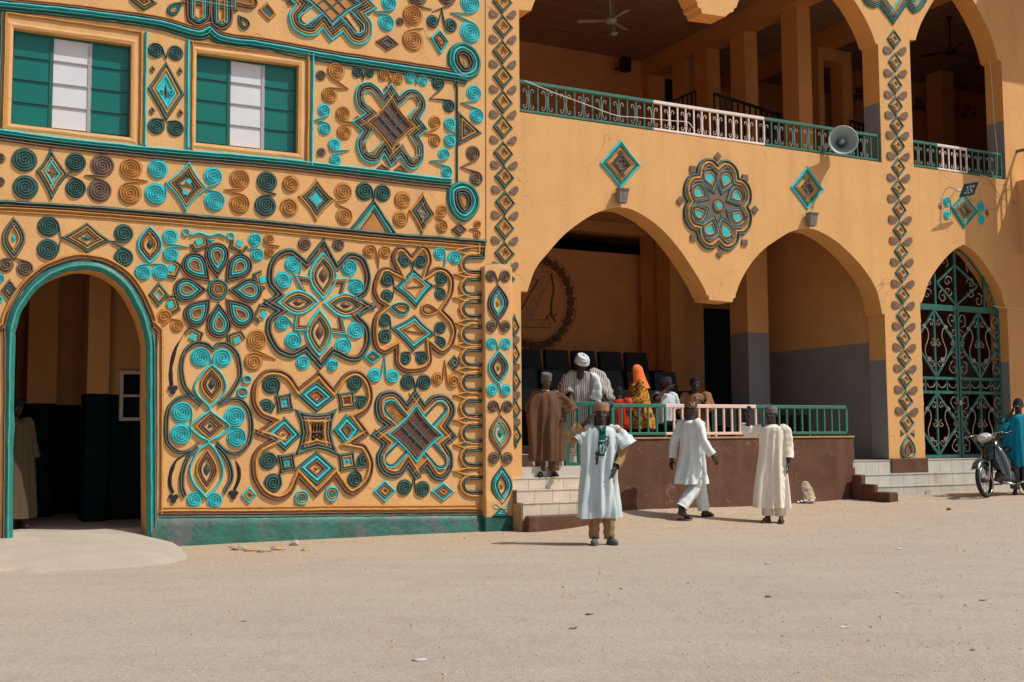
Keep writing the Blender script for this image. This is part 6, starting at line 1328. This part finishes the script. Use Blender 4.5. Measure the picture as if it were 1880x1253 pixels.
# horn loudspeaker on the balcony rail
s, z = W(1548, 258, -.42); t = thing('horn_speaker', 'grey horn loudspeaker fixed to the balcony railing beside the patterned pillar', 'loudspeaker', (s, -.42, z)); M = Matrix.Rotation(R(-27.6-4), 3, 'Z') @ Matrix.Rotation(R(90), 3, 'X')
mat('HORN', (.30, .38, .36), .45, .15, 9, .1, 40, wear=(.68, 10), wearc=(.2, .15, .1))
o = MB(); o.lathe([(.262, .0), (.265, .008), (.250, .012), (.20, -.05), (.14, -.12), (.085, -.20), (.06, -.27), (.055, -.30)], 'HORN', 40, (0, 0, 0), M); o.lathe([(.262, .0), (.205, -.06), (.15, -.14), (.10, -.22), (.09, -.34), (.0, -.35)], 'HORN', 32, (0, 0, 0), M); o.build('horn_bell', t)
o = MB(); o.lathe([(0, -.02), (.035, -.03), (.045, -.10), (.04, -.25), (0, -.26)], 'GREYM', 18, (0, 0, 0), M); o.build('horn_throat', t)
o = MB(); o.box(-.03, .03, .30, .50, -.03, .03, 'GREYM', .006); o.box(-.02, .02, .27, .31, -.12, .10, 'GREYM', .004); o.build('bracket', t)
# blue bracketed solar plate above the emblem
s, z = W(1779, 348, -.35); t = thing('solar_lamp', 'small tilted dark blue panel with white pattern on a bracket above the gate', 'lamp', (s, 0, z))
TM = Matrix.Rotation(R(-12), 3, 'Y') @ Matrix.Rotation(R(38), 3, 'X')
def tb(x0, x1, y0, y1, z0, z1, m, name, off=(0, -.35, 0)):
    o = MB(); o.box(x0, x1, y0, y1, z0, z1, m); o.v = [tuple(TM @ Vector(v)+Vector(off)) for v in o.v]; return o.build(name, t)
pl_ = tb(-.19, .19, -.012, .012, -.14, .14, 'BLUEP', 'panel')
for (x, z_) in ((-.09, .06), (.0, .07), (.08, .06), (-.05, 0), (.04, 0), (-.09, -.06), (0, -.07), (.09, -.05)):
    o = MB(); o.box(x-.022, x+.022, -.017, -.0125, z_-.022, z_+.022, 'PAPER', .004); o.v = [tuple(TM @ Vector(v)+Vector((0, -.35, 0))) for v in o.v]; o.build('cell', pl_)
o = MB(); o.tube([(-.22, 0, .05), (-.25, -.1, .07), (-.05, -.34, -.05)], .009, 'ALU', 6); o.tube([(-.25, -.02, -.25), (-.2, -.2, -.02), (-.08, -.33, -.06)], .007, 'ALU', 6); o.tube([(.1, -.34, -.10), (.07, -.15, -.20), (.05, 0, -.27)], .007, 'ALU', 6); o.build('bracket', t)
# ceiling fans and small items upstairs
def fan(px, py, y, zr_, label, m, rot):
    s, z = W(px, py, y); t = thing('ceiling_fan', label, 'fan', (s, y, z), rot, group='ceiling fans upstairs'); o = MB(); o.tube([(0, 0, .05), (0, 0, ZC-z-.01)], .018, m, 8); o.build('rod', t)
    o = MB(); o.lathe([(0, -.06), (.07, -.055), (.12, -.02), (.12, .03), (.06, .06), (0, .06)], m, 20); o.build('motor', t); o = MB(); o.lathe([(0, ZC-z-.09), (.05, ZC-z-.08), (.065, ZC-z-.02), (0, ZC-z-.018)], m, 14); o.build('canopy', t)
    for k_ in range(3):
        a = 2*math.pi*k_/3; o = MB(); ca, sa_ = math.cos(a), math.sin(a); vs = [(.10, -.03, 0), (.62, -.065, -.01), (.66, 0, .0), (.62, .065, .012), (.10, .03, .01)]; vv = [(x*ca-y_*sa_, x*sa_+y_*ca, z_) for (x, y_, z_) in vs]; vv += [(v[0], v[1], v[2]+.006) for v in vv]
        o.add(vv, [(4, 3, 2, 1, 0), (5, 6, 7, 8, 9)]+[(i, (i+1) % 5, (i+1) % 5+5, i+5) for i in range(5)], m); o.build('blade', t)
fan(1121, 39, 3.2, 0, 'pale ceiling fan hanging over the left of the balcony', 'GREYM', .5); fan(1745, 96, 2.6, 0, 'black ceiling fan behind the small upper arch', 'BLACKM', .1)
s, z = W(1126, 62, 4.0); o = MB(); o.lathe([(0, -.05), (.08, -.03), (.1, .0), (.04, .03), (.03, ZC-z-.004), (0, ZC-z-.003)], 'GREYM', 16); ob = o.build('ceiling_lamp'); ob.matrix_world = BM @ Matrix.Translation((s, 4.0, z)); tag(ob, 'small round white ceiling lamp below the pale fan upstairs', 'lamp')
s, z = W(1148, 119, 7.9); t = thing('wall_speaker', 'small black loudspeaker high on the back wall upstairs', 'loudspeaker', (s, 7.9, z)); o = MB(); o.box(-.12, .12, -.1, .1, -.18, .18, 'BLACKM', .02); o.build('case', t); o = MB(); o.box(-.02, .02, .1, .45, -.02, .02, 'BLACKM'); o.build('bracket', t)
o = MB(); a = W(1213, 145, 8.35); b = W(1243, 190, 8.35); o.box(a[0], b[0], 8.3, 8.39, UF, a[1], 'BLACKM'); o.build('dark_door', RB)
# thin cables
def cable(label, L_, r=.008, m='CABLE', name='cable'):
    o = MB(); o.tube([P0+U*W(x, yy, y)[0]+V*y+Vector((0, 0, W(x, yy, y)[1])) for (x, yy, y) in cr_3(L_)], r, m, 5); tag(o.build(name), label, 'cable')
def cr_3(L_):
    Q = cr3([Vector(q) for q in L_], len(L_)*5); return [tuple(q) for q in Q]
cable('pale cable looped along the left part of the balcony railing', [(962, 148, .0), (1010, 168, .02), (1075, 192, .02), (1130, 212, .0), (1170, 216, .02), (1230, 222, .0), (1262, 225, .02), (1272, 236, .02)], .007)
cable('thin pale cable hanging down the right pillar by the small balcony', [(1817, 112, -.02), (1822, 170, -.02), (1826, 230, -.02), (1831, 285, -.03), (1828, 325, -.03), (1800, 322, -.02)], .006)
cable('dark thin cable sagging below the small balcony near the blue panel', [(1816, 330, -.01), (1830, 352, -.02), (1843, 368, -.02), (1846, 350, -.02), (1870, 343, -.02)], .004, 'EMB')
cable('grey cable running from gate arch to the right wing', [(1822, 562, .1), (1850, 566, -.02), (1900, 569, -.1)], .008)
# ======================= RIGHT WING (mostly outside the picture) =======================
wg = thing('porch_wing', 'orange projecting balcony porch at the right edge of the picture', 'building')
sw = W(1868, 400)[0]; zw0 = W(1870, 466)[1]; zw1 = W(1870, 334)[1]
def wp(name, m, x0, x1, y0, y1, z0, z1): o = MB(); o.box(x0, x1, y0, y1, z0, z1, m); return o.build(name, wg)
wp('balcony_parapet', 'WALLR', sw, sw+3.2, -1.55, -.003, zw0, zw1)
wp('pillar', 'WALLR', sw+.02, sw+.48, -1.50, -1.05, .1, zw0-.002); wp('pillar', 'WALLR', sw+.02, sw+.48, -1.50, -1.05, zw1+.001, ZT)
wp('roof', 'REV', sw-.0, sw+3.2, -1.55, -.004, ZT+.001, ZT+.25)
for i in range(9): wp('baluster', 'GREENM', sw+.04, sw+.07, -.18-i*.155-.03, -.18-i*.155, zw1+.001, zw1+.58)
wp('top_rail', 'GREENM', sw+.03, sw+.08, -1.04, -.004, zw1+.58, zw1+.63)
# ======================= SEATS IN THE HALL =======================
rows_ = [(1.75, FL+.30), (3.0, FL+.72), (4.2, W(1100, 646, 4.6)[1]-.98)]
tr = thing('seating_tiers', 'dark stepped seating tiers inside the shaded hall', 'platform')
prev = 1.3
for i, (y, z) in enumerate(rows_):
    o = MB(); o.box(sE2+.16, W((1262, 1240, 1225)[i], 700, y)[0]+.3, y-.35, (rows_[i+1][0]-.352 if i < 2 else 5.98), FL, z, 'EMB'); o.build('tier', tr)
def armchair():
    t = thing('armchair', 'x', 'armchair'); o = MB(); o.box(-.27, .27, -.28, .22, .16, .44, 'SEAT', .04); o.build('seat', t); o = MB(); o.add([(-.27, .14, .40), (.27, .14, .40), (.27, .30, .40), (-.27, .30, .40), (-.25, .26, .98), (.25, .26, .98), (.25, .38, .96), (-.25, .38, .96)], [(3, 2, 1, 0), (4, 5, 6, 7), (0, 1, 5, 4), (1, 2, 6, 5), (2, 3, 7, 6), (3, 0, 4, 7)], 'SEAT'); o.build('backrest', t)
    for sx in (-1, 1): o = MB(); o.box(sx*.275-.035, sx*.275+.035, -.27, .24, .0, .60, 'SEAT', .02); o.build('armrest', t)
    return t
proto = armchair(); used = False
def copy_tree(o, parent=None):
    c = o.copy(); C.objects.link(c)
    if parent: c.parent = parent
    for ch in [x for x in o.children]: copy_tree(ch, c)
    return c
ordn = ['first', 'second', 'third', 'fourth', 'fifth', 'sixth', 'seventh', 'eighth']
for ri, (y, z) in enumerate(rows_):
    n = (5, 6, 6)[ri]; x_end = W((1246, 1262, 1208)[ri], 700, y)[0]; 
    for i in range(n):
        x = x_end-.32-i*.63
        if x < sE2+.5: continue
        c = copy_tree(proto) if used else proto; used = True
        c.matrix_world = BM @ Matrix.Translation((x, y+.05, z)); c['label'] = 'dark armchair in the %s row of the hall, %s from the right end' % (('front', 'middle', 'back')[ri], ordn[i]); c['group'] = 'dark armchairs in the hall'
# stools under the seated people and spare chairs near the grey pillar
for (s, y, z), lb in zip(seat_spots, ('dark stool under the seated man shading his brow', 'dark stool under the seated man in brown kaftan')):
    t = thing('stool', lb, 'stool', (s, y+.08, FL+.004), group='stools behind the parapet'); h_ = z+.50-FL; o = MB(); o.box(-.2, .2, -.17, .2, h_-.05, h_, 'SEAT', .01); o.build('seat', t)
    for (x, yy) in ((-.17, -.14), (.17, -.14), (-.17, .17), (.17, .17)): o = MB(); o.box(x-.018, x+.018, yy-.018, yy+.018, 0, h_-.051, 'BLACKM'); o.build('leg', t)
def chair(px, y, rot, m, lb):
    t = thing('chair', lb, 'chair', (W(px, 760, y)[0], y, FL+.004), rot, group='loose chairs behind the parapet'); o = MB(); o.box(-.22, .22, -.22, .22, .43, .46, m, .008); o.build('seat', t); o = MB(); o.box(-.21, .21, .20, .225, .62, .98, m, .008); o.build('backrest', t)
    for (x, yy, hh) in ((-.2, -.2, .429), (.2, -.2, .429), (-.2, .235, .95), (.2, .235, .95)): o = MB(); o.box(x-.015, x+.015, yy-.015, yy+.015, 0, hh, 'GREENM' if m == 'SEAT' else 'BLACKM'); o.build('leg', t)
chair(1326, 1.5, 2.6, 'SEAT', 'dark chair with green legs left of the grey pillar'); chair(1356, 2.0, .4, 'EMBL', 'brown backed chair just in front of the grey pillar'); chair(1318, 2.6, 3.0, 'SEAT', 'dark chair further inside beyond the front chairs')
# ======================= MOTORCYCLE =======================
mat('BIKE', (.010, .018, .018), .25, .1, 9, 0, coat=.8); mat('TYRE', (.02, .02, .02), .85, .2, 30, .4, 90); mat('CHROME', (.5, .5, .5), .25, .1, 9, 0, metal=1); mat('SILV', (.42, .44, .44), .3, .08, 9, 0, coat=.5); mat('ENG', (.10, .10, .10), .5, .3, 20, .3, 60, metal=.5); mat('AMB', (.5, .12, .01), .3)
g = G(1812, 914); mc = thing('motorcycle', 'dark green and silver underbone motorcycle parked in front of the tiled steps', 'motorcycle', (g.x, g.y, g.z), frame=False)
bk = Vector((.86, .51, 0)).normalized()         # from the front wheel back to the rear wheel
mc.matrix_world = Matrix.Translation((g.x, g.y, g.z)) @ Matrix.Rotation(math.atan2(bk.y, bk.x), 4, 'Z') @ Matrix.Rotation(R(-7), 4, 'X')
st_ = Matrix.Rotation(R(14), 3, 'Z')            # steered front end, turned towards the viewer
def wheel(x0, Ms, par_name):
    o = MB(); n = 40; R0 = .285
    vs = []; prof = [(-.034, .245), (-.040, .262), (-.030, .280), (0, .292), (.030, .280), (.040, .262), (.034, .245)]
    for i in range(n):
        a = 2*math.pi*i/n
        for (y_, r) in prof: vs.append(Vector((x0, 0, 0))+(Ms @ Vector((r*math.cos(a), y_, 0)))+Vector((0, 0, .292+r*math.sin(a))))
    m_ = len(prof); o.add(vs, [(i*m_+k_, ((i+1) % n)*m_+k_, ((i+1) % n)*m_+(k_+1) % m_, i*m_+(k_+1) % m_) for i in range(n) for k_ in range(m_)], 'TYRE', True); wh = o.build('tyre', mc)
    o = MB()
    for yy in (-.03, .03): o.tube([Vector((x0, 0, .292))+Ms @ Vector((.240*math.cos(2*math.pi*i/n), yy, 0))+Vector((0, 0, .240*math.sin(2*math.pi*i/n))) for i in range(n+1)], .009, 'CHROME', 6, False)
    o.tube([Vector((x0, 0, .292))+Ms @ Vector((0, -.06, 0)), Vector((x0, 0, .292))+Ms @ Vector((0, .06, 0))], .045, 'ENG', 14); o.build('hub', wh)
    o = MB()
    for i in range(20):
        a = 2*math.pi*i/20; o.tube([Vector((x0, 0, .292))+Ms @ Vector((.04*math.cos(a+.4), (-.03 if i % 2 else .03), 0))+Vector((0, 0, .04*math.sin(a+.4))), Vector((x0, 0, .292))+Ms @ Vector((.238*math.cos(a), 0, 0))+Vector((0, 0, .238*math.sin(a)))], .0035, 'CHROME', 4)
    o.build('spokes', wh)
I3 = Matrix.Identity(3); wheel(0, st_, 'front'); wheel(1.22, I3, 'rear')
def FT(x, y, z): v = st_ @ Vector((x, y, 0)); return (v.x, v.y, z)
def lofty(secs, m, name, n=16):        # secs: (x, z, half width, half height)
    o = MB(); vs = []
    for (x, z, w_, h_) in secs:
        for k_ in range(n): a = 2*math.pi*k_/n; c_, s_ = math.cos(a), math.sin(a); vs.append((x+h_*.0*s_, math.copysign(abs(c_)**.7, c_)*w_, z+math.copysign(abs(s_)**.7, s_)*h_))
    o.add(vs, [(i*n+k_, (i+1)*n+k_, (i+1)*n+(k_+1) % n, i*n+(k_+1) % n) for i in range(len(secs)-1) for k_ in range(n)]+[tuple(range(n)), tuple(range((len(secs)-1)*n, len(secs)*n))[::-1]], m, True); return o.build(name, mc)
for sy in (-1, 1): o = MB(); o.tube([FT(0, sy*.07, .292), FT(.12, sy*.07, .55), FT(.24, sy*.06, .84)], .020, 'CHROME', 8); o.build('fork', mc)
o = MB(); n = 16; vs = []
for i in range(n+1):
    a = R(38+112*i/n)
    for (y_, r) in ((-.072, .300), (-.065, .338), (0, .356), (.065, .338), (.072, .300)): v = st_ @ Vector((-.02+r*math.cos(a), y_, 0)); vs.append((v.x, v.y, .30+r*math.sin(a)))
o.add(vs, [(i*5+k_, (i+1)*5+k_, (i+1)*5+k_+1, i*5+k_+1) for i in range(n) for k_ in range(4)], 'BIKE', True); o.build('front_fender', mc)
o = MB()   # leg shield / front fairing
vs = []
for (x, z, w_, b_) in ((.02, .60, .07, .05), (.05, .72, .12, .05), (.10, .84, .13, .04), (.17, .93, .10, .02), (.30, .62, .18, .0), (.36, .42, .17, .0)):
    pass
for (xf, xb, z, w_) in ((.10, .32, .64, .12), (.15, .38, .80, .16), (.24, .40, .94, .13), (.30, .40, .99, .07)):
    vs += [(xf, 0, z), (xf+.05, -w_*.7, z), (xb, -w_, z), (xb, w_, z), (xf+.05, w_*.7, z)]
o.add(vs, [(i*5+k_, i*5+(k_+1) % 5, (i+1)*5+(k_+1) % 5, (i+1)*5+k_) for i in range(3) for k_ in range(5)]+[(4, 3, 2, 1, 0), (15, 16, 17, 18, 19)], 'BIKE', True); o.build('front_fairing', mc)
for sy in (-1, 1):
    o = MB(); vs = [(.22, sy*.14, .90), (.38, sy*.16, .80), (.50, sy*.19, .58), (.46, sy*.19, .32), (.28, sy*.17, .38), (.18, sy*.14, .64)]; vs += [(x+.0, y_-sy*.018, z) for (x, y_, z) in vs]
    o.add(vs, [tuple(range(6)), tuple(range(6, 12))[::-1]]+[(i, (i+1) % 6, (i+1) % 6+6, i+6) for i in range(6)], 'BIKE'); o.build('leg_shield', mc)
    o = MB(); o.tube([(.24, sy*.165, .86), (.34, sy*.20, .70), (.40, sy*.22, .50), (.42, sy*.21, .34), (.50, sy*.12, .27)], .011, 'CHROME', 8); o.build('crash_bar', mc)
for k_, (p_, q_) in enumerate(((FT(.35, -.2, 1.08), (.30, -.05, .70)), (FT(.35, .2, 1.08), (.32, .06, .66)), (FT(.30, .1, 1.06), FT(.02, .06, .35)))):
    o = MB(); a_ = Vector(p_); b_ = Vector(q_); o.tube([a_, a_.lerp(b_, .3)+Vector((-.09, 0, .02)), a_.lerp(b_, .7)+Vector((-.07, 0, -.02)), b_], .006, 'BLACKM', 5); o.build('cable', mc)
hl = MB(); hc = Vector(FT(0.25, 0, 1.02)); hM = st_ @ Matrix(((1.3, 0, 0), (0, 1, 0), (0, 0, .8)))
hl.ell(hc, (.11, .135, .085), 'SILV', 18, 12, st_); hl.build('headlamp_cowl', mc); o = MB(); o.ell(Vector(FT(0.17, 0, 1.02)), (.04, .085, .052), 'GLASSW', 14, 10, st_); o.build('headlight', mc)
for sy in (-1, 1):
    o = MB(); o.ell(Vector(FT(0.22, sy*.155, 1.0)), (.03, .03, .022), 'AMB', 10, 8, st_); o.build('indicator', mc)
    o = MB(); o.tube([FT(.31, sy*.05, 1.06), FT(.33, sy*.20, 1.09), FT(.39, sy*.33, 1.08)], .012, 'CHROME', 7); o.build('handlebar', mc); o = MB(); o.tube([FT(.37, sy*.28, 1.085), FT(.43, sy*.41, 1.07)], .018, 'BLACKM', 8); o.build('grip', mc)
    o = MB(); o.tube([FT(.33, sy*.24, 1.08), FT(.27, sy*.33, 1.07), FT(.31, sy*.40, 1.055)], .006, 'CHROME', 5); o.build('lever', mc)
o = MB(); o.tube([FT(.32, -.20, 1.09), FT(.31, -.26, 1.2)], .006, 'BLACKM', 5); o.ell(Vector(FT(.31, -.28, 1.24)), (.012, .055, .035), 'BLACKM', 12, 8, st_); o.build('mirror', mc)
lofty([(.28, .62, .05, .08), (.42, .50, .07, .09), (.60, .52, .09, .12), (.80, .62, .11, .13), (1.0, .72, .11, .10), (1.25, .80, .08, .06), (1.42, .84, .04, .03)], 'BIKE', 'body_cover')
lofty([(.52, .74, .05, .03), (.62, .80, .10, .05), (.85, .80, .12, .05), (1.15, .86, .12, .05), (1.38, .90, .07, .03)], 'SEAT', 'saddle')
lofty([(.36, .36, .06, .06), (.46, .34, .11, .11), (.62, .33, .12, .12), (.78, .34, .08, .08)], 'ENG', 'engine'); lofty([(.30, .30, .04, .04), (.40, .33, .06, .07), (.47, .34, .06, .07)], 'ENG', 'cylinder')
o = MB(); o.tube([(.36, -.08, .26), (.55, -.13, .20), (.85, -.15, .24), (.95, -.16, .27)], .02, 'CHROME', 8); o.tube([(.93, -.16, .27), (1.0, -.16, .29), (1.45, -.17, .40), (1.47, -.17, .40)], [.03, .045, .045, .03], 'CHROME', 12); o.build('exhaust', mc)
o = MB(); o.tube([(.62, -.14, .24), (.60, -.22, .02)], .010, 'BLACKM', 6); o.tube([(.60, -.12, .22), (.60, -.27, .23)], .012, 'BLACKM', 6); o.tube([(.60, .12, .22), (.60, .27, .23)], .012, 'BLACKM', 6); o.build('footrest', mc)
lofty([(1.10, .60, .09, .03), (1.30, .64, .09, .03), (1.50, .55, .08, .03), (1.58, .42, .07, .02)], 'BIKE', 'rear_fender')
# ======================= GROUND LITTER =======================
def rock(px, py, r, label, seed, m='ROCK', name='rock', sq=(1, .8, 1)):
    g = G(px, py); bm = bmesh.new(); bmesh.ops.create_icosphere(bm, subdivisions=3, radius=1)
    rr = random.Random(seed); pl_ = [(Vector((rr.uniform(-1, 1), rr.uniform(-1, 1), rr.uniform(-.6, 1))).normalized(), rr.uniform(.55, .85)) for _ in range(9)]
    for v in bm.verts:
        c = v.co.copy()
        for (n_, d_) in pl_:
            e_ = c.dot(n_)
            if e_ > d_: c -= n_*(e_-d_)
        c *= 1+.06*mnoise(c*2.5+Vector((seed, 0, 0)))
        v.co = Vector((c.x*r*sq[0], c.y*r*sq[1], (c.z+.55)*r*sq[2]))
    me = bpy.data.meshes.new(name); bm.to_mesh(me); bm.free(); me.materials.append(MATS[m])
    o = new(name, me); o.location = g; tag(o, label, 'rock'); return o
rock(1477, 922, .21, 'large pale brown rock lying against the brown parapet wall', 4, sq=(.95, .8, 1.15))
rock(541, 1002, .07, 'small whitish stone at the foot of the green plinth', 8, 'CONC', sq=(1.2, .8, .7))
rock(1742, 937, .035, 'small dark stone on the sandy ground before the tiled steps', 9, 'EMB', sq=(1.2, .8, .9))
for i, (px, py, r) in enumerate(((440, 1010, .10), (462, 1012, .08), (430, 1006, .06), (510, 1010, .09), (485, 1014, .07), (560, 1012, .05))): rock(px, py, r, ['broken brown clod in the dirt hollow by the green plinth, %s' % q for q in ('largest', 'second largest', 'leftmost', 'rightmost of the big ones', 'in the middle', 'smallest at right')][i], 20+i, 'DIRTY' if i % 2 else 'ROCK', 'clod', (1.3, .8, .35))
g = G(1482, 925); o = MB(); 
for k_ in range(5): a = .6*k_; o.add([(x_+.06*k_-.12, y_+.02*math.sin(k_*2), .02+.012*k_ % .03+z_) for (x_, y_, z_) in ((-.05, -.03, 0), (.06, -.02, .02), (.05, .05, .0), (-.04, .04, .03))], [(0, 1, 2, 3)], 'PAPER')
o = o.build('plastic_wrapper'); o.location = g; tag(o, 'crumpled clear plastic wrapper at the foot of the large rock', 'litter')
LIT = [(1649, 1088, .10, 'PAPER', 'white crumpled paper scrap on the right of the open ground'), (1552, 1153, .12, 'PAPER', 'pale flat paper scrap right of centre in the foreground'), (1805, 1103, .10, 'ROCK', 'brown dry leaf near the right edge of the ground'), (1410, 1097, .08, 'PB', 'brown leaf fragment in the middle of the ground'), (1083, 1129, .10, 'EMB', 'dark brown strip of litter left of centre'), (1052, 1155, .11, 'PB', 'small brown scrap in front of the man in pale blue'), (449, 1141, .08, 'PAPER', 'white fleck of paper on the left foreground'), (1263, 1072, .03, 'EMB', 'tiny dark pellet on the open ground'), (1410, 1036, .14, 'PAPER', 'long pale plastic strip right of the waving man'), (1652, 1009, .12, 'PAPER', 'thin white sliver lying before the gate'), (1141, 1082, .07, 'PAPER', 'pale chip on the ground ahead of the man in pale blue'), (770, 1213, .12, 'PAPER', 'thin white twig at the lower edge'), (1036, 1080, .06, 'ROCK', 'small tan flake just left of the pale chip'), (1439, 1168, .07, 'ROCK', 'tan flake in the lower foreground'), (1786, 1195, .06, 'EMB', 'dark flake at the lower right')]
rr = random.Random(77)
for (px, py, r, m, lb) in LIT:
    r *= .46; g = G(px, py); a = rr.uniform(0, 3); P = []
    for i in range(7): t = 2*math.pi*i/7; q = r*(.5+.25*rr.random()); x_ = q*math.cos(t)*1.3; y_ = q*math.sin(t)*.7; P.append((x_*math.cos(a*.3)-y_*math.sin(a*.3), x_*math.sin(a*.3)+y_*math.cos(a*.3), .004+.012*rr.random()))
    o = MB(); o.add(P+[(x_, y_, z_-.004) for (x_, y_, z_) in P], [tuple(range(7)), tuple(range(7, 14))[::-1]]+[(i, i+7, (i+1) % 7+7, (i+1) % 7) for i in range(7)], m); o = o.build('litter_scrap'); o.location = g; tag(o, lb, 'litter')
# loose grit and small stones
bm_v = []; bm_f = []; mi_ = []; rr = random.Random(11)
for i in range(7000):
    if i < 4200: x = rr.uniform(-7, 9); y = rr.uniform(6.5, 17.5)
    else:
        s = rr.uniform(-7, 10); q = P0+U*s-V*abs(rr.gauss(.15, .8)+.1); x, y = q.x, q.y
    s, yy = loc((x, y))
    if yy > -.08 or (s < -4.6 and yy > -1.6) or (s > 6.7 and yy > -.7) or (0 < s < 2.2 and yy > -.62): continue
    r = rr.choice((.006, .007, .009, .011, .013, .020 if i % 9 == 0 else .008)); z = gz(x, y); a = rr.uniform(0, 6)
    b0 = len(bm_v); 
    for k_ in range(4): t = a+k_*1.57+rr.uniform(-.3, .3); bm_v.append((x+r*1.2*math.cos(t), y+r*math.sin(t), z-.002))
    bm_v.append((x+rr.uniform(-.3, .3)*r, y, z+r*rr.uniform(.5, 1.0))); bm_f += [(b0+k_, b0+(k_+1) % 4, b0+4) for k_ in range(4)]; mi_ += [i % 3]*4
me = bpy.data.meshes.new('gravel'); me.from_pydata(bm_v, [], bm_f); [me.materials.append(MATS[q]) for q in ('ROCK', 'CONC', 'PAPER' if False else 'DIRTY')]; me.polygons.foreach_set('material_index', mi_); new('gravel', me, kind='stuff')
